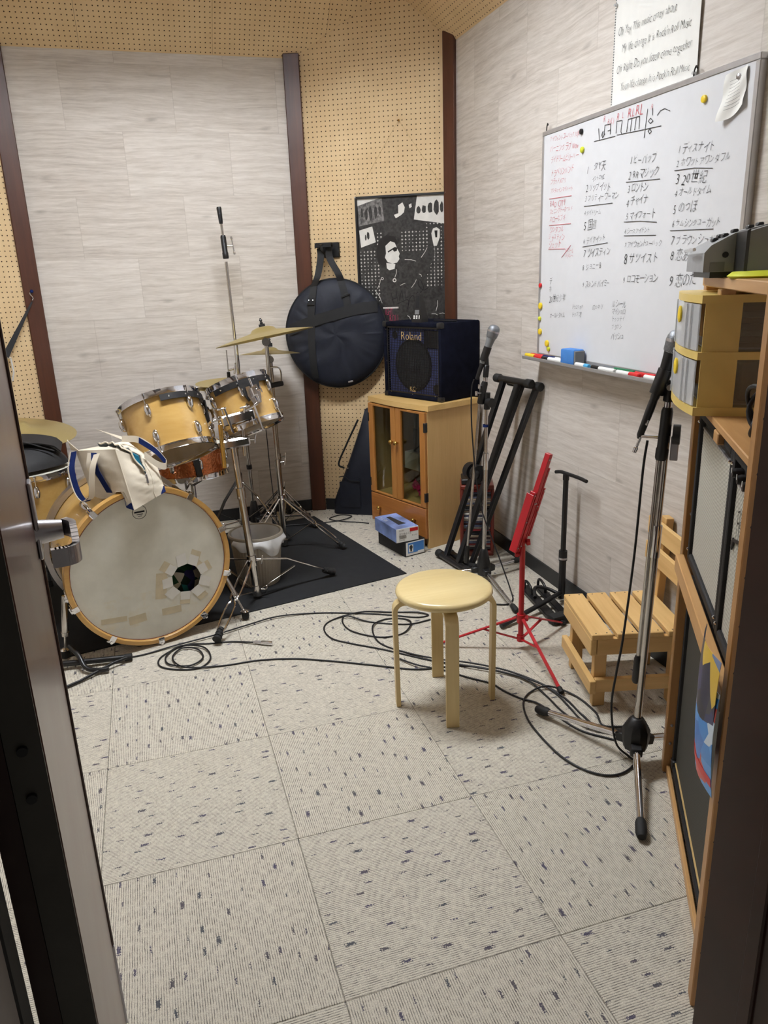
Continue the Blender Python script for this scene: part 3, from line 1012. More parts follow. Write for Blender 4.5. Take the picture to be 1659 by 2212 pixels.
# maker's ring, printed upside down near the top
lg = MB()
lg.ring([(0.0265, 0.0), (0.0285, 0.0), (0.0285, 0.0004), (0.0265, 0.0004)], bpt(-0.016, 0.235, -0.0079), BN, 40)
lg.add([bpt(-0.016 + a, 0.222 + b, -0.0075) for a, b in ((-0.02, 0.010), (0.02, 0.010), (0.02, 0.017), (-0.02, 0.017), (-0.012, 0.002), (0.012, 0.002), (0.012, 0.005), (-0.012, 0.005), (-0.008, -0.005), (0.008, -0.005), (0.008, -0.003), (-0.008, -0.003))], [(0, 1, 2, 3), (4, 5, 6, 7), (8, 9, 10, 11)])
lg.build('maker_mark', M['ink'], fh, smooth=0)
for i in range(10):
    a = -PI / 2 + i * PI / 5
    x = BU * math.cos(a) + UP * math.sin(a)
    y = -BU * math.sin(a) + UP * math.cos(a)
    p = BC + x * 0.322
    cl = MB()
    cl.bar(p + BN * 0.004 - x * 0.015, p + BN * 0.004 + x * 0.010, 0.024, 0.004, y, 0.001)
    cl.bar(p + x * 0.010 + BN * 0.006, p + x * 0.010 - BN * 0.05, 0.022, 0.004, y, 0.001)
    co = cl.build('claw_hook', M['chrome'], t, smooth=30)
    tr = MB()
    tr.cyl(BC + x * 0.326 - BN * 0.03, BC + x * 0.322 - BN * 0.16, 0.003, n=8)
    tr.cyl(BC + x * 0.334 - BN * 0.03, BC + x * 0.334 + BN * 0.008, 0.006, n=8)
    if i in (0, 1, 2, 3, 7, 8, 9):
        tr.bar(BC + x * 0.338 - BN * 0.01 - y * 0.014, BC + x * 0.338 - BN * 0.01 + y * 0.014, 0.005, 0.008, BN, 0.002)
    tr.build('tension_rod', M['chrome'], co)
    lg = MB()
    pts = [BC + x * 0.304 - BN * q for q in (0.13, 0.145, 0.165, 0.2, 0.225, 0.24)]
    lg.tube([p_ + x * h_ for p_, h_ in zip(pts, (0, 0.006, 0.010, 0.010, 0.006, 0))], [0.004, 0.011, 0.014, 0.014, 0.011, 0.004], 10)
    lg.build('lug', M['chrome'], t)
def spur(a, foot):
    x = BU * math.cos(a) + UP * math.sin(a)
    top = BC + x * 0.308 - BN * 0.11
    sp = MB()
    sp.ball(top + x * 0.012, 0.022, (1, 1, 1), 12)
    sp.cyl(top, top + x * 0.03, 0.014, n=12)
    so = sp.build('spur_bracket', M['chrome'], t)
    f = V(foot)
    d = (f - top - x * 0.03).normalized()
    m = top + x * 0.03 + d * 0.14
    rod = MB().tube([top + x * 0.03 - d * 0.02, top + x * 0.03, m - d * 0.03, m], [0.010, 0.011, 0.013, 0.0135], 12)
    rod.cyl(m, f, 0.0055, n=10)
    rod.cyl(m - d * 0.008, m + d * 0.008, 0.016, n=10)
    rod.build('spur', M['chrome_dull'], t)
    MB().lathe([(0.004, 0.0), (0.015, 0.002), (0.017, 0.02), (0.013, 0.034), (0.006, 0.036)], f - Vector((0, 0, f.z - 0.006)), (0, 0, 1), 14).build('rubber_foot', M['rubber'], so)
    MB().lathe([(0.006, 0.034), (0.020, 0.036), (0.006, 0.044)], f - Vector((0, 0, f.z - 0.006)), (0, 0, 1), 14).build('foot_washer', M['chrome'], so)
spur(PI + 0.28, (-0.685, 1.315, 0.03))
spur(-0.35, (0.045, 1.415, 0.03))
tag(MB().ball(BC + BU * 0.12 + UP * -0.14 - BN * 0.17, 0.15, (0.75, 1.0, 0.7), 24, BN).build('pillow', M['pillow'], base=False), 'patterned pillow stuffed inside the bass drum behind its port', 'pillow')

# rack toms
T1, A1, R1, L1 = Vector((-0.202, 1.72, 0.926)), Vector((-0.201, 0.467, 1.0)), 0.180, 0.230
T2, A2, R2, L2 = Vector((0.138, 1.80, 0.975)), Vector((-0.268, 0.37, 1.0)), 0.149, 0.206
t = thing('rack_tom', 'larger maple rack tom hanging above the bass drum', 'drum', tuple(T1 - A1.normalized() * L1), world=True, group='rack toms')
drum(t, T1, A1, R1, L1, 6, 'maple', phase=math.radians(-42))
mount_band(t, T1, A1, R1, math.radians(-22), math.radians(96))
b1 = bracket(t, T1, A1, R1, math.radians(84))
t = thing('rack_tom', 'smaller maple rack tom mounted beside the larger one', 'drum', tuple(T2 - A2.normalized() * L2), world=True, group='rack toms')
drum(t, T2, A2, R2, L2, 6, 'maple', phase=math.radians(22))
mount_band(t, T2, A2, R2, math.radians(-85), math.radians(62))
b2 = bracket(t, T2, A2, R2, math.radians(-22))
lm = MB()
ax2 = A2.normalized()
pq = on_circle(T2, ax2, math.radians(42), R2 + 0.0035, -0.027)
tan = ax2.cross(radial(ax2, math.radians(42)))
for k in (-1, 1):
    lm.add([pq + tan * a + ax2 * b for a, b in ((0.0, -0.007), (0.0, -0.0045), (k * 0.018, 0.004), (k * 0.020, 0.002))], [(0, 1, 2, 3) if k < 0 else (3, 2, 1, 0)])
lm.add([pq + tan * a + ax2 * b for a, b in ((-0.011, -0.001), (0.011, -0.001), (0.011, 0.003), (-0.011, 0.003))], [(0, 1, 2, 3)])
lm.build('winged_emblem', M['alu'], t, smooth=0)

def foot_leg(t, hub, foot, style='double', mat='chrome', brace=None, w=0.016):
    """one tripod leg with rubber foot and brace"""
    hub, foot = V(hub), V(foot)
    d = foot - hub
    side = Vector((-d.y, d.x, 0)).normalized()
    lg = MB()
    if style == 'double':
        k = [0.0, 0.25, 0.5, 0.55, 0.62, 0.85, 1.0]
        o_ = [0.010, 0.018, 0.018, 0.007, 0.018, 0.018, 0.006]
        for s_ in (-1, 1):
            lg.tube(spline([hub + d * q + side * s_ * ww for q, ww in zip(k, o_)], 3), 0.0045, 8)
    else:
        pts = [hub, hub + d * 0.4 + UP * 0.03, hub + d * 0.6 + UP * 0.02, foot]
        for a, b in zip(pts, pts[1:]):
            lg.bar(a - (b - a).normalized() * 0.003, b, w, 0.006, side, 0.001)
    o = lg.build('leg', M[mat], t)
    u = d.normalized()
    ft = MB()
    for i in range(4):
        p = foot - u * (0.05 - i * 0.016)
        ft.tube([p, p + u * 0.014], [0.013 + i * 0.0012, 0.0155 + i * 0.0014], 12)
    zmin = min(v.z for v in ft.v)
    for v in ft.v:
        v.z += max(0.006 - zmin, 0) if zmin < 0.006 else 0
    ft.build('rubber_foot', M['rubber'], o)
    if brace is not None:
        MB().bar(V(brace), hub + d * 0.5, 0.012, 0.004, side, 0.001).build('brace', M[mat], o)
def wing(t, p, d, mat='chrome_dull', k=1.0):
    p, d = V(p), V(d).normalized()
    u = Vector((0, 0, 1)) if abs(d.z) < 0.9 else Vector((1, 0, 0))
    mb = MB().cyl(p, p + d * 0.022 * k, 0.0045 * k, n=10)
    mb.bar(p + d * 0.022 * k - u * 0.020 * k, p + d * 0.03 * k + u * 0.022 * k, 0.007 * k, 0.009 * k, d, 0.002)
    mb.build('wing_nut', M[mat], t)
def collar(t, p, axis, r, h, mat='chrome_dull', name='collar'):
    p, a = V(p), V(axis).normalized()
    MB().cyl(p - a * h / 2, p + a * h / 2, r, n=16).build(name, M[mat], t)

# chrome double tom stand
t = thing('tom_stand', 'chrome tripod stand carrying both rack toms', 'stand', (0.127, 1.62, 0.005), world=True)
cb, ct = Vector((0.127, 1.62, 0.03)), Vector((0.080, 1.628, 0.775))
cd = (ct - cb).normalized()
MB().cyl(cb, cb + cd * 0.50, 0.0165, n=20).build('lower_tube', M['chrome_dull'], t)
MB().cyl(cb + cd * 0.48, ct, 0.0145, n=20).build('upper_tube', M['chrome_dull'], t)
collar(t, cb + cd * 0.165, cd, 0.022, 0.05)
collar(t, cb + cd * 0.49, cd, 0.0205, 0.05)
collar(t, cb + cd * 0.015, cd, 0.021, 0.05)
wing(t, cb + cd * 0.165 + Vector((0.02, -0.01, 0)), (1, -0.4, 0.1))
wing(t, cb + cd * 0.02 + Vector((0.02, -0.01, 0)), (1, -0.5, 0))
hubp = cb + cd * 0.17
foot_leg(t, hubp + Vector((-0.01, -0.012, 0)), (-0.093, 1.222, 0.03), 'double', 'chrome', cb + UP * 0.01)
foot_leg(t, hubp + Vector((0.015, 0, 0)), (0.515, 1.750, 0.03), 'flat', 'chrome_dull', cb + UP * 0.01)
foot_leg(t, hubp + Vector((-0.01, 0.012, 0)), (-0.10, 1.965, 0.03), 'flat', 'chrome_dull', cb + UP * 0.01)
# clamp block, posts and the L-arms
MB().bar(ct + Vector((-0.045, -0.01, -0.03)), ct + Vector((0.075, 0.0, -0.02)), 0.042, 0.05, UP, 0.008).build('clamp_block', M['chrome'], t, smooth=30)
wing(t, ct + Vector((0.075, 0, -0.02)), (1, 0, 0), 'chrome')
MB().cyl(ct + Vector((-0.045, -0.02, -0.13)), ct + Vector((-0.045, -0.02, 0.06)), 0.010, n=14).build('accessory_tube', M['brass'], t)
MB().cyl(ct + Vector((0.05, 0.0, -0.09)), ct + Vector((0.05, 0.0, 0.06)), 0.009, n=14).build('accessory_tube', M['chrome_dull'], t)
rb = ct + Vector((0.03, -0.02, 0.085))
MB().bar(rb + Vector((-0.07, 0, -0.012)), rb + Vector((0.075, 0.01, 0.012)), 0.045, 0.04, UP, 0.006).build('ratchet_block', M['chrome'], t, smooth=30)
for dx in (-0.055, 0.072):
    MB().bar(rb + Vector((dx, -0.03, 0.05)), rb + Vector((dx + 0.03, -0.035, -0.06)), 0.010, 0.014, None, 0.002).build('ratchet_lever', M['chrome'], t, smooth=30)
MB().tube(spline([b1, b1 + Vector((0.005, -0.01, -0.06)), rb + Vector((-0.115, 0, -0.012)), rb + Vector((-0.07, 0, 0.0))], 5), 0.0055, 10).build('tom_arm', M['chrome'], t)
MB().tube(spline([b2 + A2.normalized() * 0.06, b2, b2 - A2.normalized() * 0.05, rb + Vector((0.02, 0.0, 0.02)), rb], 5), 0.0055, 10).build('tom_arm', M['chrome'], t)
wing(t, rb + Vector((-0.06, -0.01, 0.02)), (-0.2, -0.2, 1), 'chrome')
wing(t, rb + Vector((0.03, -0.01, 0.02)), (0.1, -0.2, 1), 'chrome')

# cymbals and their stands
def cymbal(c, n, R, label, bell=0.2):
    p = [(0.006, 0.030 * R / 0.25), (0.03 * R / 0.25, 0.029 * R / 0.25), (0.055 * R / 0.25, 0.020 * R / 0.25), (R * 0.27, 0.006 * R / 0.25), (R * 0.6, -0.007 * R / 0.25), (R * 0.9, -0.020 * R / 0.25), (R, -0.025 * R / 0.25)]
    q = [(r, h - 0.0016) for r, h in reversed(p)]
    mb = MB().ring(p + q, (0, 0, 0), (0, 0, 1), 64)
    o = mb.build('cymbal', M['cymbal'], base=False)
    n = V(n).normalized()
    x, y, z = frame(n)
    o.matrix_world = Matrix(((x.x, y.x, z.x, c[0]), (x.y, y.y, z.y, c[1]), (x.z, y.z, z.z, c[2]), (0, 0, 0, 1))) @ Matrix.Translation(ORG[o.name])
    return tag(o, label, 'cymbal', 'cymbals of the drum kit')
def cymbal_stand(base, feet, top, hub, label, cn, collar_z=0.47, style='double', mat='chrome_dull'):
    b, tp = V(base), V(top)
    t = thing('cymbal_stand', label, 'stand', (b.x, b.y, 0.005), world=True, group='drum hardware stands')
    d = (tp - b).normalized()
    MB().cyl(b, b + d * collar_z, 0.0135, n=16).build('lower_tube', M[mat], t)
    MB().cyl(b + d * (collar_z - 0.03), tp, 0.0105, n=16).build('upper_tube', M[mat], t)
    collar(t, b + d * collar_z, d, 0.0175, 0.045)
    wing(t, b + d * collar_z + Vector((0.015, 0, 0)), (1, -0.1, 0.15))
    collar(t, b + d * hub, d, 0.019, 0.04)
    wing(t, b + d * hub + Vector((0.012, 0.012, 0)), (0.5, 0.5, 0.6))
    collar(t, b + d * 0.02, d, 0.018, 0.03)
    for i, f in enumerate(feet):
        fd = (V(f) - b)
        fd.z = 0
        foot_leg(t, b + d * hub + fd.normalized() * 0.018, f, style if i != 1 else 'double', mat, b + d * 0.02)
    cn = V(cn).normalized()
    MB().cyl(tp, tp + cn * 0.11, 0.0042, n=10).build('tilter_rod', M['chrome'], t)
    MB().cyl(tp + Vector((-0.004, -0.016, 0.008)), tp + Vector((0.0, 0.016, 0.008)), 0.02, n=20).build('tilter_gear', M['chrome_dull'], t)
    MB().cyl(tp + cn * 0.078, tp + cn * 0.098, 0.016, n=16).build('felt_washer', M['rubber'], t)
    MB().lathe([(0.007, 0), (0.009, 0.006), (0.004, 0.012), (0.0085, 0.018), (0.004, 0.026), (0.004, 0.03)], tp + cn * 0.098, cn, 12).build('top_nut', M['black'], t)
    return t
cn = Vector((-0.15, 0.12, 1)).normalized()
ctop = Vector((0.360, 2.274, 1.110))
ts = cymbal_stand((0.374, 2.272, 0.012), [(0.662, 2.104, 0.03), (0.10, 2.12, 0.03), (0.376, 2.60, 0.03)], ctop, 0.27, 'chrome stand holding the large tilted crash cymbal', cn)
MB().tube(spline([ctop + Vector((0.01, -0.01, -0.12)), ctop + Vector((0.05, -0.012, -0.125)), ctop + Vector((0.062, -0.012, -0.15)), ctop + Vector((0.06, -0.012, -0.205))], 4), 0.004, 8).build('hook_arm', M['chrome_dull'], ts)
MB().bar(ctop + Vector((-0.01, -0.012, -0.215)), ctop + Vector((0.07, -0.012, -0.205)), 0.026, 0.024, UP, 0.005).build('memory_clamp', M['black'], ts)
cymbal(ctop + cn * 0.055, cn, 0.252, 'large tilted crash cymbal on the stand nearest the trash can')
c2 = Vector((0.428, 2.62, 0.985))
cn2 = Vector((0.03, 0.10, 1)).normalized()
cymbal_stand((0.43, 2.625, 0.012), [(0.60, 2.52, 0.03), (0.28, 2.78, 0.03), (0.50, 2.80, 0.03)], c2, 0.22, 'slim chrome cymbal stand close to the plank wall behind the crash', cn2, 0.42)
cymbal(c2 + cn2 * 0.055, cn2, 0.168, 'small thin cymbal just behind the large crash')
c3 = Vector((-0.885, 2.27, 0.735))
cn3 = Vector((0.10, -0.10, 1)).normalized()
cymbal_stand((-0.885, 2.27, 0.012), [(-0.70, 2.15, 0.03), (-1.08, 2.15, 0.03), (-0.885, 2.50, 0.03)], c3, 0.22, 'chrome cymbal stand behind the floor tom holding the ride', cn3, 0.4)
cymbal(c3 + cn3 * 0.055, cn3, 0.28, 'wide pale ride cymbal above the floor tom')

# hi-hat
hc = Vector((0.175, 2.47, 0.012))
t = thing('hi_hat_stand', 'chrome hi-hat stand behind the toms with upright pull rod', 'stand', (hc.x, hc.y, 0.005), world=True, group='drum hardware stands')
MB().cyl(hc + UP * 0.02, hc + UP * 0.55, 0.013, n=16).build('lower_tube', M['chrome_dull'], t)
MB().cyl(hc + UP * 0.52, hc + UP * 0.855, 0.0105, n=16).build('upper_tube', M['chrome_dull'], t)
collar(t, hc + UP * 0.55, UP, 0.017, 0.05)
collar(t, hc + UP * 0.365, UP, 0.021, 0.045, 'blackm')
for f in ((-0.06, 2.30, 0.03), (0.40, 2.36, 0.03), (0.20, 2.76, 0.03)):
    foot_leg(t, hc + UP * 0.36, f, 'flat', 'blackm' if f[0] < 0 else 'chrome_dull', hc + UP * 0.1, 0.02)
MB().cyl(hc + UP * 0.84, hc + UP * 1.06, 0.0032, n=8).build('pull_rod', M['chrome_dull'], t)
MB().cyl(hc + UP * 0.905, hc + UP * 0.945, 0.009, n=12).build('clutch', M['black'], t)
wing(t, hc + UP * 0.955 + Vector((0.005, 0, 0)), (0.8, -0.4, 0.2), 'chrome', 1.3)
MB().bar(hc + Vector((0, -0.10, 0.02)), hc + Vector((0, -0.36, 0.015)), 0.075, 0.012, (1, 0, 0), 0.003).build('foot_pedal', M['chrome_dull'], t)
cymbal(hc + UP * 0.885, (0, 0.02, 1), 0.178, 'upper hi-hat cymbal seen between the two rack toms')
cymbal(hc + UP * 0.872, (0, 0.02, -1), 0.178, 'lower hi-hat cymbal turned upside down below its twin')

# snare on its stand
sc = Vector((-0.085, 2.19, 0.63))
t = thing('snare_drum', 'hammered copper snare drum below the larger rack tom', 'drum', (sc.x, sc.y, 0.49), world=True)
drum(t, sc, (-0.06, 0.06, 1), 0.182, 0.135, 8, 'copper', phase=0.2, lug_rows=False)
MB().bar(sc + Vector((0.02, -0.192, -0.02)), sc + Vector((0.03, -0.195, -0.11)), 0.03, 0.02, (1, 0, 0), 0.004).build('strainer', M['black'], t)
t = thing('snare_stand', 'chrome basket stand under the copper snare', 'stand', (sc.x, sc.y, 0.005), world=True, group='drum hardware stands')
MB().cyl((sc.x, sc.y, 0.04), (sc.x, sc.y, 0.43), 0.0125, n=16).build('tube', M['chrome_dull'], t)
for a in (0.3, 2.4, 4.5):
    e = Vector((math.cos(a), math.sin(a), 0))
    c0 = Vector((sc.x, sc.y, 0.43))
    MB().tube([c0, c0 + e * 0.09 + UP * 0.035, c0 + e * 0.188 + UP * 0.035, c0 + e * 0.196 + UP * 0.075], 0.006, 8).build('basket_arm', M['chrome'], t)
for a in (-1.2, 0.9, 3.0):
    e = Vector((math.cos(a), math.sin(a), 0))
    foot_leg(t, Vector((sc.x, sc.y, 0.22)) + e * 0.015, Vector((sc.x, sc.y, 0.03)) + e * 0.24, 'double', 'chrome_dull', (sc.x, sc.y, 0.06))

# floor tom with a limp black bag on it
fc = Vector((-0.815, 1.905, 0.655))
t = thing('floor_tom', 'maple floor tom on three chrome legs behind the open door', 'drum', (fc.x, fc.y, 0.005), world=True)
drum(t, fc, (0.0001, 0, 1), 0.212, 0.37, 8, 'maple', phase=0.35)
for a in (-0.5, 1.6, 3.7):
    e = Vector((math.cos(a), math.sin(a), 0))
    lg = MB().tube(spline([fc + e * 0.222 - UP * 0.13, fc + e * 0.222 - UP * 0.5, fc + e * 0.24 - UP * 0.56, fc + e * 0.25 - UP * 0.635], 4), 0.0055, 8)
    lo = lg.build('leg', M['chrome'], t)
    MB().bar(fc + e * 0.21 - UP * 0.17, fc + e * 0.21 - UP * 0.25, 0.035, 0.032, (-e.y, e.x, 0), 0.006).build('leg_bracket', M['chrome'], lo, smooth=30)
    MB().cyl(fc + e * 0.25 - UP * 0.655, fc + e * 0.25 - UP * 0.62, 0.012, 0.009, n=12).build('rubber_foot', M['rubber'], lo)
def blob_case(u, v):
    a = u * 2 * PI
    r = 0.155 * (1 - 0.25 * v) * (1 + 0.10 * math.sin(3 * a + 1))
    z = 0.675 + (0.085 + 0.03 * math.cos(a)) * math.sin(v * PI * 0.5)
    return (fc.x + r * 1.15 * math.cos(a) * math.cos(v * PI / 2 * 0.98), fc.y + r * math.sin(a) * math.cos(v * PI / 2 * 0.98), z)
bc = thing('stick_bag', 'black leather stick bag lying open on the floor tom', 'bag', (fc.x, fc.y, 0.665), world=True)
MB().grid(lambda u, v: blob_case(1 - u, v), 28, 8).build('body', M['tolex'], bc)
MB().grid(lambda u, v: (fc.x - 0.165 + 0.34 * u, fc.y - 0.05 + 0.10 * v + 0.01 * math.sin(u * 7), 0.735 + 0.055 * math.sin(u * PI) ** 0.5 + 0.02 * v), 16, 6, 0.006).build('flap', M['tolex'], bc)
MB().tube(spline([(fc.x - 0.16, fc.y - 0.06, 0.742), (fc.x, fc.y - 0.065, 0.796), (fc.x + 0.15, fc.y - 0.06, 0.742)], 6), 0.003, 6).build('piping', M['rubber'], bc)

# folded black stand legs on the carpet beside the bass drum spur
t = thing('guitar_stand', 'black tubular stand base lying half hidden by the open door', 'stand', (-0.60, 1.2, 0.003), world=True)
MB().cyl((-0.80, 1.235, 0.028), (-0.455, 1.205, 0.018), 0.0115, n=12).build('leg', M['blackm'], t)
MB().cyl((-0.458, 1.2055, 0.018), (-0.43, 1.203, 0.0175), 0.014, n=12).build('end_cap', M['rubber'], t)
MB().tube(spline([(-0.66, 1.27, 0.075), (-0.625, 1.215, 0.055), (-0.60, 1.165, 0.022), (-0.555, 1.14, 0.016), (-0.515, 1.135, 0.016)], 5), 0.0095, 10).build('leg', M['blackm'], t)
MB().tube([(-0.72, 1.03, 0.008), (-0.62, 1.09, 0.008), (-0.50, 1.17, 0.02), (-0.44, 1.20, 0.02)], 0.006, 8).build('leg', M['blackm'], t)
MB().ball((-0.715, 1.03, 0.018), 0.017, n=12).build('end_cap', M['rubber'], t)
# ------------------------------------------------------------------ canvas tote on the bass drum
def wob(p, k=0.006, f_=23.0):
    return Vector((math.sin(p.y * f_ + p.z * f_ * 1.3), math.sin(p.z * f_ * 1.1 + p.x * f_), math.sin(p.x * f_ * 1.2 + p.y * f_ * 0.8))) * k
def lift_over_drum(p):
    r = p - BC
    n = r.dot(BN)
    u = r.dot(BU)
    rad = 0.338 if n > -0.045 else 0.310
    if -0.46 < n < 0.012 and abs(u) < rad:
        zz = BC.z + math.sqrt(rad * rad - u * u)
        if p.z < zz:
            p = Vector((p.x, p.y, zz))
    return p
tb = [V(q) for q in ((-0.346, 1.243, 0.604), (-0.224, 1.312, 0.645), (-0.355, 1.55, 0.668), (-0.504, 1.43, 0.630))]
tt = [V(q) for q in ((-0.387, 1.308, 0.832), (-0.246, 1.362, 0.752), (-0.350, 1.530, 0.818), (-0.543, 1.472, 0.808))]
t = thing('tote_bag', 'cream canvas tote bag with navy straps slumped on the bass drum', 'bag', (-0.38, 1.40, 0.66), world=True)
tc_ = sum(tb + tt, Vector((0, 0, 0))) / 8
def face4(a, b, c, d, bulge=0.014, w_=0.0045):
    n = (b - a).cross(d - a).normalized()
    if n.dot((a + b + c + d) / 4 - tc_) < 0:
        n = -n
    def fn(u, v, off=0.0):
        p = a * (1 - u) * (1 - v) + b * u * (1 - v) + c * u * v + d * (1 - u) * v
        e = math.sin(PI * u) * math.sin(PI * v)
        p = p + n * (bulge * e + off) + wob(p, w_, 26) * min(1, 3 * e) + n * 0.0045 * math.sin(30 * (u * 0.35 + v)) * e
        return lift_over_drum(p)
    return fn
body = MB()
left_f = face4(tb[3], tb[0], tt[0], tt[3])
gus_f = face4(tb[0], tb[1], tt[1], tt[0])
top_f = face4(tt[0], tt[1], tt[2], tt[3], 0.016)
for fn in (left_f, gus_f, face4(tb[1], tb[2], tt[2], tt[1]), face4(tb[2], tb[3], tt[3], tt[2]), top_f):
    body.grid(fn, 16, 14)
body.grid(face4(tb[0], tb[3], tb[2], tb[1], 0.0, 0.0), 14, 14)
bo = body.build('body', M['canvas'], t, smooth=60)
# unzipped mouth: over the top and down the gusset
def zip_path(k):
    return top_f(0.42 + 0.08 * k, 0.96 * (1 - k / 0.6), 0.004) if k < 0.6 else gus_f(0.50 + 0.10 * (k - 0.6), 1 - (k - 0.6) * 1.05, 0.005)
zp = [zip_path(i / 30) for i in range(31)]
sd = (tt[1] - tt[0]).normalized()
def mouth(u, v):
    p = zp[int(round(u * 30))]
    w_ = 0.026 * math.sin(PI * min(1, u * 0.93 + 0.07)) ** 0.8
    return p + sd * w_ * (2 * v - 1) * 0.8 + UP * (0.010 * abs(2 * v - 1) - 0.003)
mo = MB().grid(mouth, 30, 6).build('lining', M['greyline'], t)
MB().grid(lambda u, v: mouth(0.55 + 0.4 * u, 0.15 + 0.6 * v) + UP * 0.002 + Vector((0, -0.002, 0)), 12, 4).build('teal_lining', M['teal'], mo)
for s_ in (0, 1):
    MB().tube([mouth(0.03 + 0.94 * i / 30, s_) + Vector((0, -0.002, 0.002)) for i in range(31)], 0.0032, 6).build('zip_tape', M['canvas'], t)
MB().bar(zp[-1] + Vector((0, -0.008, 0.006)), zp[-1] + Vector((0.004, -0.012, -0.03)), 0.008, 0.003, (1, 0, 0), 0.001).build('zip_pull', M['steel'], t)
MB().tube([gus_f(0.0, k / 12, 0.001) for k in range(13)], 0.0024, 6).build('seam', M['canvas'], t)
MB().tube([gus_f(0.68, k / 12, 0.001) for k in range(13)], 0.0016, 6).build('seam', M['canvas'], t)
def ribbon(name, pts, wdir, wd, mat, par, k=6):
    P = spline(pts, k)
    wdir = V(wdir)
    MB().grid(lambda u, v: P[min(int(round(u * (len(P) - 1))), len(P) - 1)] + wdir * wd * (v - 0.5), len(P) - 1, 2, 0.0018).build(name, M[mat], par, smooth=70)
hl = [V(q) for q in ((-0.458, 1.350, 0.812), (-0.478, 1.326, 0.766), (-0.490, 1.320, 0.700), (-0.499, 1.326, 0.650), (-0.524, 1.355, 0.630), (-0.550, 1.395, 0.664), (-0.562, 1.435, 0.741), (-0.547, 1.462, 0.806))]
wd_ = Vector((0.75, -0.45, 0.2)).normalized()
ribbon('strap', hl[:5], wd_, 0.027, 'canvas', t)
ribbon('strap_lining', hl[3:], wd_, 0.025, 'navy', t)
ribbon('strap_edge', [p + Vector((-0.014, 0.006, 0)) for p in hl[3:]], wd_, 0.004, 'canvas', t)
ribbon('strap_lining', [left_f(0.50, 0.95, 0.008), left_f(0.55, 0.7, 0.012), left_f(0.56, 0.45, 0.012), left_f(0.57, 0.2, 0.008)], (0.8, -0.55, 0), 0.026, 'navy', t)
ribbon('strap', [left_f(0.42, 0.95, 0.010), left_f(0.40, 0.7, 0.016), left_f(0.38, 0.45, 0.014)], (0.8, -0.55, 0), 0.024, 'canvas', t)
hr_ = [V(q) for q in ((-0.365, 1.485, 0.836), (-0.302, 1.43, 0.836), (-0.245, 1.37, 0.800), (-0.211, 1.338, 0.758), (-0.215, 1.330, 0.742), (-0.245, 1.330, 0.756), (-0.285, 1.345, 0.792))]
ribbon('strap', hr_, (0.15, 0.2, 0.95), 0.026, 'canvas', t)
ribbon('strap_lining', [p + Vector((0.001, -0.003, -0.001)) for p in hr_[1:4]], (0.15, 0.2, 0.95), 0.023, 'navy', t)
MB().grid(lambda u, v: left_f(0.80 + 0.2 * u, 0.13 * v * u, 0.003), 6, 4, 0.002).build('corner_patch', M['navy'], t)
MB().grid(lambda u, v: gus_f(0.84 + 0.16 * u, 0.20 * v * u, 0.003), 6, 4, 0.002).build('corner_patch', M['navy'], t)
MB().grid(lambda u, v: V(tt[2]).lerp(V(-0.462, 1.56, 0.866), u) + Vector((0.03 * (v - 0.5) * (1 - u), 0.0, 0.004)), 6, 3, 0.003).build('top_flap', M['canvas'], t)
MB().grid(lambda u, v: V(tt[3]).lerp(V(-0.565, 1.475, 0.85), u) + Vector((0.028 * (v - 0.5) * (1 - u), -0.02 * (v - 0.5), 0.002)), 6, 3, 0.003).build('top_flap', M['canvas'], t)

# ------------------------------------------------------------------ waste bin behind the tom stand
bx, by = 0.168, 1.832
t = thing('trash_can', 'ribbed grey plastic trash can with a white bag liner', 'bin', (bx, by, 0.005), world=True)
mb = MB()
n = 96
prof = [(0.0, 0.008), (0.098, 0.006), (0.100, 0.012), (0.124, 0.246)]
vs, fs = [], []
for r, h in prof:
    for i in range(n):
        rr = r + (0.0012 if i % 2 else -0.0008) * (1 if 0.05 < r else 0)
        a = 2 * PI * i / n
        vs.append((bx + rr * math.cos(a), by + rr * math.sin(a), h))
for j in range(3):
    for i in range(n):
        fs.append((j * n + i, j * n + (i + 1) % n, (j + 1) * n + (i + 1) % n, (j + 1) * n + i))
mb.add(vs, fs)
mb.build('bin_body', M['binrib'], t, smooth=20)
MB().ring([(0.122, 0.244), (0.131, 0.246), (0.133, 0.254), (0.130, 0.262), (0.122, 0.262), (0.119, 0.254)], (bx, by, 0), (0, 0, 1), 56).build('bin_rim', M['binrib'], t, smooth=60)
def liner_in(u, v):
    a = 2 * PI * u
    r = 0.1175 - 0.03 * v + 0.004 * math.sin(9 * a) * v
    return (bx + r * math.cos(a), by + r * math.sin(a), 0.258 - 0.16 * v + 0.006 * math.sin(7 * a) * v)
MB().grid(lambda u, v: liner_in(u, v), 56, 8).build('bag_liner', M['binbag'], t, smooth=70)
def liner_out(u, v):
    a = -2.6 + 3.5 * u
    drop = 0.035 + 0.055 * (0.5 + 0.5 * math.sin(5 * a + 0.6)) * math.sin(PI * u)
    r = 0.134 - 0.004 * v + 0.006 * math.sin(13 * a) * v + 0.016 * math.sin(PI * v) * (0.4 + 0.6 * math.sin(3 * a) ** 2)
    return (bx + r * math.cos(a), by + r * math.sin(a), 0.250 - drop * v)
MB().grid(liner_out, 64, 10).build('bag_overhang', M['binbag'], t, smooth=70)

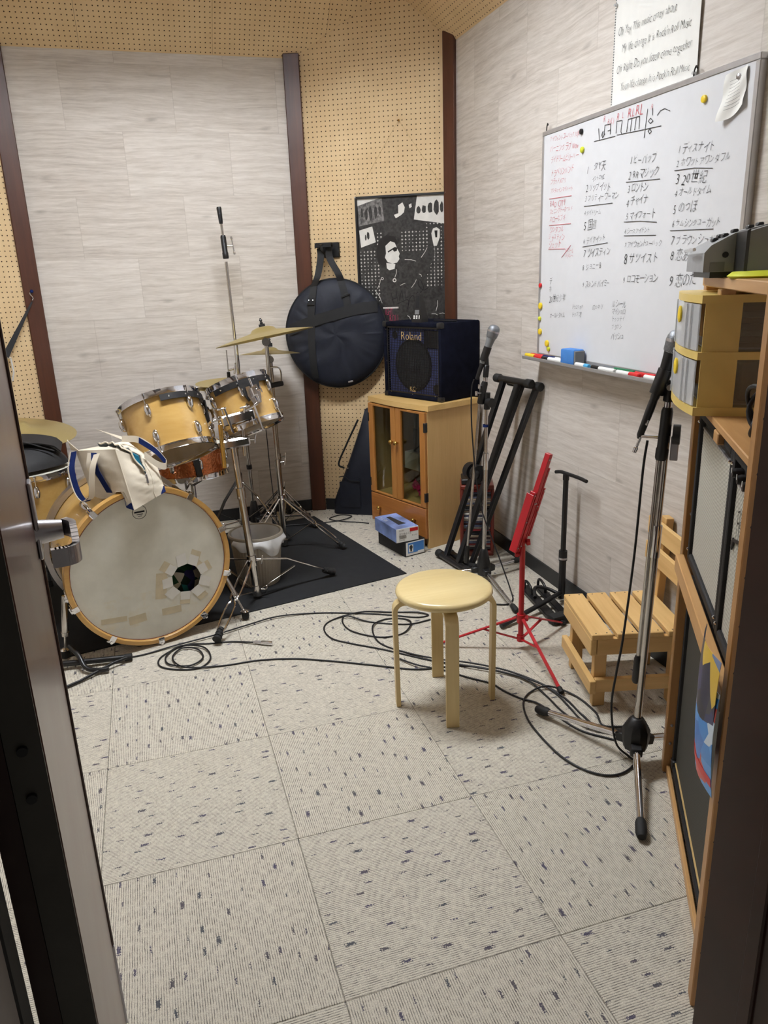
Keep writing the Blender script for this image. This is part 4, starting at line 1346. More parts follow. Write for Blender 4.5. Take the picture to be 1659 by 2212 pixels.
# ------------------------------------------------------------------ microphone stands
def mic_stand(name, label, base, legs, pole_top, hub_h, boom, grip_at_low, clutch, extra=None, hubstyle=0, leg_r=0.0085):
    """floor tripod of chrome tubes, pole, clutch and boom tube"""
    b = V(base)
    t = thing(name, label, 'microphone stand', (b.x, b.y, 0.003), world=True, group='microphone stands')
    h = Vector((b.x, b.y, hub_h))
    hb_ = MB()
    if hubstyle == 0:
        hb_.lathe([(0.018, -0.055), (0.034, -0.05), (0.040, -0.02), (0.040, 0.012), (0.028, 0.035), (0.018, 0.048), (0.014, 0.05)], h, (0, 0, 1), 10)
    else:
        hb_.lathe([(0.012, -0.06), (0.030, -0.055), (0.034, -0.01), (0.026, 0.03), (0.017, 0.07), (0.013, 0.075)], h, (0, 0, 1), 16)
    ho = hb_.build('base_hub', M['black'], t, smooth=30)
    for f in legs:
        f = V(f)
        d = (f - h)
        d.z = 0
        d = d.normalized()
        s_ = Vector((h.x, h.y, hub_h - 0.03)) + d * 0.025
        u = (f - s_).normalized()
        lo = MB().cyl(s_, f - u * 0.03, leg_r, n=14).build('leg', M['chrome'], t)
        MB().bar(s_ - u * 0.004, s_ + u * 0.035, 0.03, 0.034, (0, 0, 1), 0.004).build('leg_socket', M['black'], ho)
        MB().tube([f - u * 0.055, f - u * 0.045, f - u * 0.012, f], [leg_r + 0.001, leg_r + 0.0045, leg_r + 0.005, leg_r + 0.001], 12).build('rubber_end', M['rubber'], lo)
    pt = V(pole_top)
    pd = (pt - h).normalized()
    MB().cyl(h, h + pd * (pt - h).length * 0.62, 0.0105, n=16).build('lower_pole', M['chrome_dull'], t)
    MB().cyl(h + pd * (pt - h).length * 0.6, pt, 0.0082, n=16).build('upper_pole', M['chrome_dull'], t)
    MB().cyl(h + pd * (pt - h).length * 0.6, h + pd * (pt - h).length * 0.70, 0.0125, n=16).build('pole_clutch', M['chrome'], t)
    if boom:
        p, q = V(boom[0]), V(boom[1])
        MB().cyl(p, q, 0.0068, n=14).build('boom_arm', M['chrome_dull'], t)
        gd = (q - p).normalized()
        MB().tube([q - gd * 0.01, q, q + gd * 0.07, q + gd * 0.078], [0.0085, 0.0115, 0.0125, 0.009], 12).build('boom_grip', M['black'], t)
    c0, c1 = V(clutch[0]), V(clutch[1])
    cd_ = (c1 - c0).normalized()
    co = MB().tube([c0, c0 + cd_ * 0.006, c0 + cd_ * 0.03, c0 + cd_ * 0.034, c1 - cd_ * 0.01, c1], [0.014, 0.0165, 0.0165, 0.0145, 0.015, 0.012], 18).build('boom_clutch', M['black'], t, smooth=30)
    return t, co
def tee(par, p, d, wdir, L=0.045, k=0.03):
    p, d, wdir = V(p), V(d).normalized(), V(wdir).normalized()
    mb = MB().cyl(p, p + d * k, 0.0048, n=10)
    mb.cyl(p + d * k - wdir * L / 2, p + d * k + wdir * L / 2, 0.0036, n=10)
    for s_ in (-1, 1):
        mb.tube([p + d * k + wdir * s_ * (L / 2 - 0.012), p + d * k + wdir * s_ * (L / 2 - 0.008), p + d * k + wdir * s_ * (L / 2 + 0.004)], [0.0036, 0.0062, 0.0055], 10)
    mb.build('tee_handle', M['chrome'], par)
# by the plank wall
t, co = mic_stand('mic_stand', 'tall chrome microphone stand without a microphone against the plank wall', (0.272, 2.70), [(0.02, 2.72, 0.014), (0.62, 2.755, 0.014), (0.36, 2.46, 0.014)], (0.242, 2.703, 1.52), 0.09, None, None, ((0.243, 2.703, 1.535), (0.238, 2.7035, 1.655)), hubstyle=1)
MB().cyl((0.238, 2.7035, 1.65), (0.2345, 2.704, 1.72), 0.0068, n=12).build('boom_arm', M['chrome_dull'], t)
MB().tube([(0.2345, 2.704, 1.712), (0.2342, 2.704, 1.722), (0.2305, 2.7045, 1.79), (0.2302, 2.7045, 1.797)], [0.0085, 0.0105, 0.0135, 0.011], 12).build('boom_grip', M['black'], t)
tee(co, (0.255, 2.695, 1.60), (1, -0.25, 0.05), (0.12, 0, -1), 0.085, 0.03)
MB().cyl((0.25, 2.70, 0.86), (0.251, 2.70, 0.90), 0.015, n=14).build('collar', M['black'], t)
MB().cyl((0.266, 2.70, 0.36), (0.265, 2.70, 0.385), 0.016, n=14).build('collar', M['black'], t)
# beside the cabinet
mic_stand_b = (1.195, 1.438)
t, co = mic_stand('mic_stand', 'chrome microphone stand with folded boom in front of the compact disc rack', mic_stand_b, [(1.43, 1.50, 0.05), (1.166, 1.03, 0.014), (0.955, 1.55, 0.014)], (1.203, 1.434, 0.86), 0.085, ((1.176, 1.447, 0.88), (1.124, 1.47, 0.165)), True, ((1.178, 1.446, 0.855), (1.196, 1.438, 0.955)), hubstyle=1)
MB().cyl((1.207, 1.428, 0.862), (1.214, 1.40, 0.862), 0.021, n=20).build('swivel_disc', M['black'], t)
MB().cyl((1.204, 1.434, 0.83), (1.205, 1.432, 0.905), 0.014, n=16).build('swivel_block', M['black'], t)
tee(co, (1.176, 1.436, 0.905), (-1, -0.4, 0.1), (0, 0, 1), 0.012, 0.03)
tee(co, (1.176, 1.436, 0.935), (-0.8, -0.5, 0.1), (0, 0, 1), 0.012, 0.014)
MB().cyl((1.1965, 1.4375, 0.95), (1.198, 1.437, 0.975), 0.009, n=14).build('thread', M['chrome'], t)
MB().ring([(0.0115, -0.006), (0.0125, -0.006), (0.0125, 0.006), (0.0115, 0.006)], (1.1995, 1.4362, 0.755), (0.01, 0, 1), 16).build('blue_tape', M['navy'], t)
def microphone(tail, headc, label, mat='grey', k=1.0):
    a, b = V(tail), V(headc)
    u = (b - a).normalized()
    t = thing('microphone', label, 'microphone', tuple(a), world=True, group='vocal microphones')
    L = (b - a).length
    MB().tube([a, a + u * 0.006, a + u * 0.05, a + u * (L - 0.05), a + u * (L - 0.027)], [0.0105 * k, 0.0115 * k, 0.0125 * k, 0.0175 * k, 0.0205 * k], 20).build('body', M[mat], t)
    MB().tube([b - u * 0.030, b - u * 0.026, b - u * 0.002], [0.0205 * k, 0.0235 * k, 0.0262 * k], 20).build('lower_grille', M['micmesh'], t)
    MB().cyl(b - u * 0.004, b + u * 0.003, 0.0268 * k, n=24).build('band', M['steel'], t)
    MB().lathe([(0.0262 * k, 0.002), (0.0258 * k, 0.010), (0.0225 * k, 0.019), (0.015 * k, 0.0255), (0.006 * k, 0.028), (0.0, 0.0283)], b, u, 24).build('ball_grille', M['micmesh'], t)
    return t, a, u
tm, a, u = microphone((1.185, 1.443, 1.035), (1.228, 1.423, 1.172), 'grey vocal microphone on the stand beside the keyboard amplifier')
MB().tube([a - u * 0.075, a - u * 0.07, a - u * 0.02, a], [0.006, 0.0085, 0.0105, 0.0105], 12).build('connector', M['black'], tm)
cl = MB().tube([a + u * 0.012, a + u * 0.075], 0.0175, 14)
cl.bar(V(1.198, 1.437, 0.972), V(1.202, 1.434, 1.03), 0.022, 0.02, (1, 0, 0), 0.004)
cl.bar(V(1.202, 1.434, 1.02), a + u * 0.05, 0.018, 0.016, (1, 0, 0), 0.003)
cl.build('mic_clip', M['black'], t)
# near the amplifier rack
t, co = mic_stand('mic_stand', 'chrome microphone stand with folded boom beside the wooden amplifier rack', (1.016, -0.03), [(0.841, -0.315, 0.016), (0.878, 0.316, 0.016), (1.335, 0.005, 0.016)], (1.043, -0.031, 1.03), 0.112, ((1.031, -0.02, 0.965), (1.018, -0.012, 0.345)), True, ((1.034, -0.024, 0.935), (1.039, -0.028, 1.075)), leg_r=0.0105)
MB().cyl((1.052, -0.040, 1.005), (1.066, -0.052, 1.005), 0.026, n=24).build('swivel_disc', M['black'], t)
MB().bar((1.057, -0.044, 0.935), (1.057, -0.044, 1.0), 0.02, 0.008, (1, -0.8, 0), 0.002).build('swivel_tongue', M['steel'], t)
tee(co, (1.028, -0.016, 0.995), (-0.85, 0.5, 0.05), (-0.25, 0.2, -1), 0.085, 0.045)
MB().cyl((1.0385, -0.0275, 1.07), (1.039, -0.028, 1.09), 0.010, n=14).build('thread', M['chrome'], t)
microphone_a, microphone_b = (1.012, -0.006, 1.095), (1.046, -0.033, 1.242)
tm, a, u = microphone(microphone_a, microphone_b, 'black vocal microphone with mesh head beside the plastic drawers', 'black')
MB().tube([a - u * 0.11, a - u * 0.10, a - u * 0.03, a], [0.005, 0.009, 0.011, 0.0105], 12).build('connector', M['black'], tm)
cl = MB().tube([a + u * 0.015, a + u * 0.08], 0.0185, 14)
cl.bar(V(1.039, -0.028, 1.088), V(1.041, -0.030, 1.135), 0.024, 0.022, (1, 0, 0), 0.004)
cl.bar(V(1.041, -0.030, 1.125), a + u * 0.055, 0.02, 0.018, (1, 0, 0), 0.003)
cl.build('mic_clip', M['black'], t)
MB().cyl((1.050, -0.022, 1.128), (1.028, -0.044, 1.128), 0.008, n=12).build('clip_screw', M['steel'], t)

# ------------------------------------------------------------------ cables
def cable(pts, label, r=0.0034, lift=0.0036, k=8):
    P = [V(p) if len(p) == 3 else V(p[0], p[1], lift) for p in pts]
    return tag(MB().tube(spline(P, k), r, 8).build('cable', M['cable'], smooth=80), label, 'cable', 'cables on the carpet')
c = cable([(0.045, 1.169, 0.008), (-0.04, 1.217), (-0.133, 1.235), (-0.224, 1.257), (-0.318, 1.189), (-0.329, 1.113), (-0.27, 1.06), (-0.184, 1.039), (-0.135, 1.098, 0.006), (-0.154, 1.20, 0.009), (-0.243, 1.246, 0.009), (-0.30, 1.182, 0.007), (-0.294, 1.108, 0.007), (-0.218, 1.066, 0.007), (-0.164, 1.108, 0.008), (-0.178, 1.19, 0.009), (-0.238, 1.224, 0.008), (-0.278, 1.152, 0.008), (-0.236, 1.055, 0.010), (-0.097, 1.025), (0.045, 1.017), (0.184, 0.976), (0.316, 0.905), (0.443, 0.826), (0.599, 0.730), (0.77, 0.694), (0.882, 0.606), (0.942, 0.502, 0.010), (0.958, 0.393), (0.960, 0.285), (0.985, 0.175, 0.007), (1.05, 0.115)], 'coiled black microphone cable with a silver plug lying before the bass drum')
pg = V(0.045, 1.169, 0.010)
pd = Vector((0.86, -0.5, 0)).normalized()
MB().tube([pg, pg + pd * 0.012, pg + pd * 0.035], [0.0045, 0.0068, 0.0078], 12).build('plug_boot', M['steel'], c)
MB().tube([pg + pd * 0.034, pg + pd * 0.036, pg + pd * 0.082], [0.0078, 0.0092, 0.0092], 14).build('plug_shell', M['chrome'], c)
cable([(-0.70, 1.256, 0.008), (-0.584, 1.262, 0.006), (-0.424, 1.229), (-0.261, 1.262, 0.007), (-0.11, 1.290, 0.010), (0.031, 1.336, 0.009), (0.176, 1.376, 0.009), (0.341, 1.361, 0.0036), (0.497, 1.30), (0.644, 1.222), (0.749, 1.155), (0.804, 1.158), (0.765, 1.199, 0.006), (0.671, 1.241), (0.535, 1.285, 0.009), (0.404, 1.266), (0.348, 1.202), (0.354, 1.099), (0.422, 1.02), (0.529, 0.924), (0.671, 0.777), (0.795, 0.665, 0.010), (0.902, 0.570, 0.009), (0.965, 0.476, 0.012), (0.995, 0.397, 0.006), (0.995, 0.303), (0.994, 0.214), (1.028, 0.132, 0.006), (1.10, 0.09)], 'black cable crossing the carpet from the mat edge to the stool')
cable([(0.797, 1.112), (0.689, 1.106), (0.548, 1.185), (0.467, 1.266, 0.010), (0.436, 1.229), (0.451, 1.129), (0.544, 1.034), (0.643, 1.031), (0.704, 1.10, 0.010), (0.688, 1.164), (0.611, 1.185), (0.541, 1.126, 0.010), (0.529, 0.987), (0.607, 0.866), (0.70, 0.764, 0.010), (0.80, 0.69, 0.012), (0.905, 0.585, 0.012), (0.975, 0.46, 0.012), (1.01, 0.36), (1.01, 0.25), (1.02, 0.16), (1.08, 0.13)], 'black cable lying in loose rings behind the round stool')
cable([(0.55, 0.85), (0.606, 0.752, 0.010), (0.692, 0.686), (0.752, 0.609), (0.813, 0.54), (0.836, 0.474), (0.868, 0.411), (0.905, 0.36, 0.006), (0.93, 0.27), (0.96, 0.17), (1.03, 0.09)], 'short black cable running under the near microphone stand leg')
cable([(1.006, 0.001, 0.985), (1.002, 0.006, 0.90), (0.998, 0.012, 0.66), (0.985, 0.02, 0.40), (0.975, 0.026, 0.29), (0.968, 0.03, 0.17), (0.985, 0.02, 0.05), (1.02, 0.0, 0.006), (1.022, -0.03), (0.963, -0.06), (0.907, -0.054), (0.859, -0.007), (0.829, 0.076), (0.822, 0.195), (0.832, 0.300), (0.869, 0.392), (0.927, 0.439), (0.988, 0.433, 0.015), (1.05, 0.36), (1.06, 0.25), (1.04, 0.17), (1.10, 0.14)], 'black cable hanging from the microphone beside the amplifier rack', lift=0.005)
cable([(1.152, 1.459, 0.965), (1.142, 1.462, 0.92), (1.138, 1.456, 0.80), (1.14, 1.44, 0.66), (1.148, 1.42, 0.50), (1.165, 1.39, 0.36), (1.20, 1.34, 0.22), (1.225, 1.28, 0.10), (1.235, 1.22, 0.012), (1.21, 1.16), (1.165, 1.13), (1.10, 1.16)], 'black cable hanging from the microphone beside the keyboard amplifier', lift=0.005)
cable([(0.36, 2.64, 0.006), (0.52, 2.60, 0.012), (0.64, 2.60, 0.006), (0.72, 2.60), (0.80, 2.60, 0.008), (0.86, 2.66), (0.80, 2.71), (0.72, 2.66), (0.78, 2.58), (0.86, 2.53), (0.92, 2.48)], 'black cable curling on the carpet by the angled pegboard wall')
cable([(0.33, 2.385, 0.77), (0.345, 2.43, 0.60), (0.35, 2.44, 0.40), (0.36, 2.45, 0.2), (0.37, 2.46, 0.02)], 'thin black cable hanging straight down between the cymbal stands', r=0.0026)
# ------------------------------------------------------------------ things on the angled pegboard wall
WX = Vector((PR[0] - PA[0], PR[1] - PA[1], 0)).normalized()
WN = Vector((WX.y, -WX.x, 0))
def wpt(u, z, n):
    return Vector((PA[0], PA[1], 0)) + WX * u + UP * z + WN * n
# framed poster
t = thing('poster_frame', 'thin black frame with a black and white concert poster', 'poster', tuple(wpt(0.578, 1.083, 0.0)), world=True)
u0, u1, z0, z1 = 0.316, 0.838, 1.085, 1.843
for a, b, c_, d_ in ((u0, u1, z1 - 0.012, z1), (u0, u1, z0, z0 + 0.012), (u0, u0 + 0.012, z0, z1), (u1 - 0.012, u1, z0, z1)):
    MB().bar(wpt((a + b) / 2, c_, 0.012), wpt((a + b) / 2, d_, 0.012), b - a, 0.018, WX, 0.002).build('frame_bar', M['black'], t, smooth=0)
def pq(u, v, n=0.0085):
    return wpt(u0 + 0.012 + (u1 - u0 - 0.024) * u, z1 - 0.012 - (z1 - z0 - 0.024) * v, n)
def flat(name, pts, mat, par, n):
    return MB().add([pq(a, b, n) for a, b in pts], [tuple(range(len(pts)))][:1]).build(name, mat, par, smooth=0)
pdark = pm('poster_black', (50, 49, 48), 0.3, var=0.5, scale=60, coat=0.3)
pbk = pm('poster_deep_black', (26, 25, 25), 0.3, var=0.2, coat=0.3)
pmid = pm('poster_grey', (112, 110, 108), 0.3, var=0.6, scale=55, coat=0.3)
plite = pm('poster_white', (222, 220, 214), 0.3, var=0.05, scale=30, coat=0.3)
bk = MB().add([pq(0, 0, 0.004), pq(1, 0, 0.004), pq(1, 1, 0.004), pq(0, 1, 0.004), pq(0, 0, 0.008), pq(1, 0, 0.008), pq(1, 1, 0.008), pq(0, 1, 0.008)], [(0, 1, 2, 3), (7, 6, 5, 4), (4, 5, 1, 0), (5, 6, 2, 1), (6, 7, 3, 2), (7, 4, 0, 3)]).build('printed_sheet', pdark, t, smooth=0)
def quadp(name, pts, mat, n):
    mb = MB()
    mb.add([pq(a, b, n) for a, b in reversed(pts)], [tuple(range(len(pts)))])
    return mb.build(name, mat, bk, smooth=0)
quadp('inset_photo', [(0.0, 0.0), (0.285, 0.0), (0.305, 0.165), (0.01, 0.195)], pmid, 0.0084)
quadp('inset_sky', [(0.0, 0.0), (0.27, 0.0), (0.10, 0.03), (0.0, 0.05)], plite, 0.0086)
quadp('inset_photo', [(0.01, 0.225), (0.165, 0.200), (0.20, 0.315), (0.025, 0.350)], plite, 0.0086)
quadp('inset_photo', [(0.685, 0.0), (1.0, 0.0), (1.0, 0.205), (0.645, 0.165)], plite, 0.0084)
mb = MB()
random.seed(3)
for a, b, w_, h_ in ((0.05, 0.10, 0.03, 0.07), (0.10, 0.11, 0.035, 0.08), (0.15, 0.10, 0.04, 0.10), (0.21, 0.10, 0.035, 0.085), (0.26, 0.09, 0.03, 0.075), (0.70, 0.10, 0.05, 0.05), (0.76, 0.095, 0.05, 0.06), (0.83, 0.09, 0.06, 0.08), (0.90, 0.085, 0.06, 0.11), (0.96, 0.09, 0.04, 0.08), (0.085, 0.28, 0.02, 0.04), (0.115, 0.265, 0.03, 0.06)):
    k = 9
    mb = MB()
    mb.add([pq(a + w_ * 0.5 * math.cos(2 * PI * i / k) * (0.8 + 0.4 * random.random()), b - h_ * 0.5 * math.sin(2 * PI * i / k) * (0.8 + 0.4 * random.random()), 0.0089) for i in range(k)], [tuple(range(k))])
    mb.build('inset_figure', pdark, bk, smooth=0)
# halftone dots
mb = MB()
for i in range(25):
    for j in range(24):
        u = 0.02 + i * 0.0405
        v = 0.20 + j * 0.0262
        ok = (0.22 < u < 0.80 and 0.235 < v < 0.40 and not (0.27 < u < 0.47 and v > 0.25)) or (u < 0.25 and 0.36 < v < 0.80 - 0.2 * u and u < 0.05 + (v - 0.36) * 0.55 + 0.16) or (u > 0.76 and v < 0.66 and not (0.80 < u < 0.93 and 0.21 < v < 0.36))
        if not ok:
            continue
        s_ = 0.006 + 0.007 * abs(math.sin(i * 0.5 + j * 0.45))
        mb.add([pq(u, v - s_ * 0.72, 0.0087), pq(u - s_ * 0.3, v - s_ * 0.2, 0.0087), pq(u - s_, v, 0.0087), pq(u - s_ * 0.3, v + s_ * 0.2, 0.0087), pq(u, v + s_ * 0.72, 0.0087), pq(u + s_ * 0.3, v + s_ * 0.2, 0.0087), pq(u + s_, v, 0.0087), pq(u + s_ * 0.3, v - s_ * 0.2, 0.0087)], [tuple(range(8))])
dots = mb.build('halftone_dots', plite, bk, smooth=0)
dots['kind'] = 'stuff'
# generic figure of a singer
quadp('jacket', [(0.24, 0.62), (0.34, 0.55), (0.46, 0.54), (0.56, 0.47), (0.70, 0.46), (0.80, 0.36), (0.86, 0.36), (0.88, 0.42), (0.78, 0.56), (0.70, 0.70), (0.66, 0.98), (0.30, 0.98)], pdark, 0.0089)
quadp('hair', [(0.22, 0.47), (0.20, 0.38), (0.24, 0.30), (0.33, 0.265), (0.42, 0.28), (0.46, 0.33), (0.36, 0.36), (0.32, 0.44), (0.30, 0.50)], pbk, 0.0090)
quadp('face', [(0.31, 0.345), (0.37, 0.312), (0.42, 0.325), (0.445, 0.365), (0.475, 0.405), (0.462, 0.425), (0.470, 0.445), (0.44, 0.470), (0.39, 0.478), (0.33, 0.462), (0.30, 0.43), (0.315, 0.40)], plite, 0.0091)
quadp('neck', [(0.315, 0.47), (0.42, 0.48), (0.41, 0.515), (0.35, 0.525), (0.32, 0.51)], plite, 0.0091)
quadp('glasses', [(0.335, 0.385), (0.42, 0.355), (0.45, 0.362), (0.44, 0.385), (0.41, 0.390), (0.395, 0.375), (0.34, 0.395)], pbk, 0.0093)
quadp('fist', [(0.84, 0.27), (0.86, 0.235), (0.90, 0.228), (0.935, 0.245), (0.935, 0.30), (0.90, 0.36), (0.865, 0.36), (0.85, 0.31)], plite, 0.0091)
quadp('microphone_print', [(0.875, 0.25), (0.91, 0.25), (0.905, 0.30), (0.885, 0.30)], pbk, 0.0093)
quadp('cord_print', [(0.872, 0.36), (0.879, 0.36), (0.877, 0.66), (0.873, 0.66)], pmid, 0.0091)
quadp('small_singer', [(0.47, 0.06), (0.52, 0.04), (0.545, 0.075), (0.535, 0.11), (0.50, 0.13), (0.44, 0.15), (0.42, 0.125), (0.47, 0.115)], plite, 0.0090)
quadp('small_fist', [(0.59, 0.06), (0.62, 0.05), (0.625, 0.075), (0.60, 0.085)], plite, 0.0090)
for a, b, r in ((0.405, 0.60, 0.022), (0.262, 0.585, 0.016)):
    MB().ring([(r * 0.55 * 0.5, 0), (r * 0.5, 0), (r * 0.5, 0.0003), (r * 0.55 * 0.5, 0.0003)], pq(a, b, 0.0091), WN, 16).build('badge', plite, bk, smooth=0)
mb = MB()
for a, b, c_, d_ in ((0.20, 0.66, 0.24, 0.59), (0.53, 0.45, 0.66, 0.465), (0.47, 0.64, 0.53, 0.625), (0.72, 0.44, 0.79, 0.37), (0.43, 0.52, 0.41, 0.58), (0.17, 0.67, 0.25, 0.77), (0.83, 0.86, 0.90, 0.87), (0.92, 0.86, 0.98, 0.86), (0.88, 0.84, 0.90, 0.76), (0.60, 0.66, 0.66, 0.60), (0.545, 0.87, 0.58, 0.90), (0.64, 0.86, 0.68, 0.80), (0.69, 0.56, 0.72, 0.58)):
    mb = MB()
    mb.tube([pq(a, b, 0.0089), pq((a + c_) / 2 + 0.01, (b + d_) / 2 - 0.004, 0.0089), pq(c_, d_, 0.0089)], 0.0016, 4)
    mb.build('jacket_highlight', plite, bk, smooth=0)
mb = MB()
write(mb, 'IGHT', pq(0.285, 0.835, 0.009), pq(0.375, 0.835, 0.009), UP, WN, 0.06, hk=2.2)
write(mb, 'ROLL', pq(0.33, 0.885, 0.009), pq(0.45, 0.885, 0.009), UP, WN, 0.06, hk=2.0)
mb.build('pink_lettering', M['pink'], bk, smooth=0)
mb = MB()
for i in range(16):
    mb.add([pq(0.26 + i * 0.0115, 0.80 + 0.0, 0.009), pq(0.26 + i * 0.0115, 0.813, 0.009), pq(0.269 + i * 0.0115, 0.813, 0.009), pq(0.269 + i * 0.0115, 0.80, 0.009)], [(0, 1, 2, 3)])
mb.build('small_lettering', plite, bk, smooth=0)
mb = MB()
for pts in ([(0.36, 0.69), (0.39, 0.79)], [(0.42, 0.68), (0.44, 0.77)], [(0.37, 0.745), (0.43, 0.73)], [(0.455, 0.76), (0.485, 0.68), (0.50, 0.75)], [(0.525, 0.67), (0.53, 0.73), (0.56, 0.73)], [(0.42, 0.78), (0.50, 0.76), (0.56, 0.75), (0.55, 0.82), (0.58, 0.74), (0.62, 0.72), (0.64, 0.77), (0.66, 0.70), (0.70, 0.70), (0.74, 0.66), (0.70, 0.60), (0.68, 0.64), (0.74, 0.68), (0.80, 0.66)]):
    mb.tube(spline([pq(a, b, 0.0088) for a, b in pts], 5), 0.0013, 4)
mb.build('pen_scribble', M['ink'], bk, smooth=0)
for a, v in ((u0 + 0.004, z1 - 0.004), (u1 - 0.004, z1 - 0.004)):
    MB().cyl(wpt(a, v, 0.02), wpt(a, v, 0.026), 0.004, n=8).build('corner_pin', M['steel'], t)
# hanging string and its nail
nl = wpt(0.578, 2.22, 0.0)
t2_ = tag(MB().tube([wpt(0.578, 2.21, -0.002), wpt(0.578, 2.21, 0.012), wpt(0.578, 2.212, 0.016)], [0.0025, 0.0025, 0.006], 8).build('nail', M['brass'], base=False), 'small brass nail holding the poster string on the pegboard', 'nail')
tag(MB().tube([wpt(u0 + 0.006, z1 - 0.001, 0.018), wpt(0.578, 2.213, 0.013), wpt(u1 - 0.006, z1 - 0.001, 0.018)], 0.0009, 5).build('string', M['cardb'], base=False), 'thin string the framed poster hangs from', 'string')

# cymbal bag on a coat hook
hp = wpt(0.165, 1.568, 0.0)
t = thing('wall_hook', 'black wall hook plate screwed to the pegboard', 'hook', tuple(wpt(0.165, 1.53, 0.0)), world=True)
MB().bar(hp + WN * 0.008 - UP * 0.042, hp + WN * 0.008 + UP * 0.042, 0.095, 0.016, WX, 0.005).build('plate', M['black'], t)
MB().tube(spline([hp + WN * 0.012 - WX * 0.01, hp + WN * 0.05 - UP * 0.012 - WX * 0.02, hp + WN * 0.085 - WX * 0.03, hp + WN * 0.10 + UP * 0.03 - WX * 0.035], 5), [0.011] * 12 + [0.010, 0.009, 0.008, 0.009], 10).build('hook', M['black'], t)
cbx = Vector((math.cos(math.radians(-23)), math.sin(math.radians(-23)), 0))
cbn = Vector((cbx.y, -cbx.x, 0))
cbc = Vector((0.842, 2.727, 1.103))
t = thing('cymbal_bag', 'round navy black cymbal bag hanging by its straps from the wall hook', 'bag', (cbc.x, cbc.y, 0.79), world=True)
def cb(a, r, front):
    rr = 0.298 * r
    th = 0.048 * (1 - r ** 4) ** 0.5
    wr = 0.0035 * math.sin(5 * a + 7 * r + 1.3) * math.sin(PI * r) + 0.011 * math.sin(31 * a + 4 * math.sin(3 * a) + 3 * r) * max(0, r - 0.55) * (1.02 - r) * 6 * (0.35 + 0.65 * abs(math.cos(a))) - 0.010 * math.exp(-((rr * math.cos(a) - 0.03) / 0.006) ** 2) * (1 if math.sin(a) < 0.3 else 0) * (1 - r) - 0.008 * math.exp(-((rr * math.cos(a) - 0.055) / 0.008) ** 2) * (1 if math.sin(a) < 0.2 else 0) * (1 - r)
    p = cbc + cbx * rr * math.cos(a) + UP * rr * 1.035 * math.sin(a)
    return p + cbn * ((th + wr) if front else -th * 0.75)
NA, NR = 96, 14
mb = MB()
mb.grid(lambda u, v: cb(2 * PI * u, 1 - v * 0.999, True), NA, NR)
mb.grid(lambda u, v: cb(-2 * PI * u, 1 - v * 0.999, False), NA, NR)
mb.build('shell', M['nylon'], t, smooth=80)
MB().tube([cb(2 * PI * i / 72, 1.0, True) for i in range(72)], 0.005, 8, True).build('piping', M['webbing'], t)
def cbs(x, z, off=0.004):
    r = min(0.999, math.sqrt((x / 0.298) ** 2 + (z / 0.308) ** 2))
    return cbc + cbx * x + UP * z + cbn * (0.048 * (1 - r ** 4) ** 0.5 + off)
def band(name, pts, wd, wdir):
    P = spline(pts, 10)
    wdir = V(wdir)
    def fn(u, v):
        x, z = P[min(int(round(u * (len(P) - 1))), len(P) - 1)].xy
        return cbs(x + wdir.x * wd * (v - 0.5), z + wdir.y * wd * (v - 0.5), 0.007)
    MB().grid(fn, len(P) - 1, 3, 0.002).build(name, M['webbing'], t, smooth=70)
band('cross_band', [(-0.272, 0.03, 0), (-0.14, 0.075, 0), (0.02, 0.115, 0), (0.14, 0.14, 0), (0.25, 0.15, 0)], 0.062, (0, 1, 0))
band('strap', [(-0.115, 0.27, 0), (-0.135, 0.10, 0), (-0.14, -0.10, 0), (-0.135, -0.25, 0)], 0.042, (1, 0, 0))
band('strap', [(0.045, 0.295, 0), (0.07, 0.21, 0), (0.085, 0.14, 0)], 0.042, (1, 0, 0))
hk = hp + WN * 0.075 - WX * 0.028 + UP * 0.012
def hang(pts, wdir):
    P = spline(pts, 8)
    wd = V(wdir)
    MB().grid(lambda u, v: P[min(int(round(u * (len(P) - 1))), len(P) - 1)] + wd * 0.040 * (v - 0.5), len(P) - 1, 2, 0.002).build('carry_strap', M['webbing'], t, smooth=70)
hang([hk + WX * -0.02, hk + UP * -0.05 - WX * 0.02, cbs(-0.085, 0.33, 0.0) + cbn * 0.03, cbs(-0.115, 0.27, 0.006)], (cbx * 0.9 + UP * 0.1).normalized())
hang([hk + WX * 0.03 + UP * 0.004, hk + UP * -0.06 + WX * 0.035, cbs(0.03, 0.34, 0.0) + cbn * 0.03, cbs(0.045, 0.295, 0.006)], (cbx * 0.95 + UP * 0.1).normalized())
mb = MB()
for i in range(9):
    a = PI * i / 8
    mb.cyl(hk - WX * 0.045 + UP * (0.006 + 0.016 * math.sin(a)) + WN * 0.02 * math.cos(a), hk + WX * 0.05 + UP * (0.006 + 0.016 * math.sin(a)) + WN * 0.02 * math.cos(a), 0.006, n=6)
mb.build('strap_wrap', M['webbing'], t)
for dx in (-0.142, -0.118):
    MB().ball(cbs(dx, 0.195, 0.012), 0.004, n=8).build('rivet', M['chrome'], t)
MB().bar(cbs(-0.155, 0.172, 0.011), cbs(-0.11, 0.172, 0.011), 0.012, 0.006, UP, 0.002).build('buckle', M['black'], t)
MB().bar(cbs(0.045, 0.205, 0.011), cbs(0.095, 0.222, 0.011), 0.010, 0.006, UP, 0.002).build('buckle', M['black'], t)
MB().bar(cbs(0.06, -0.275, 0.012), cbs(0.09, -0.27, 0.012), 0.010, 0.006, UP, 0.002).build('zip_pull', M['steel'], t)

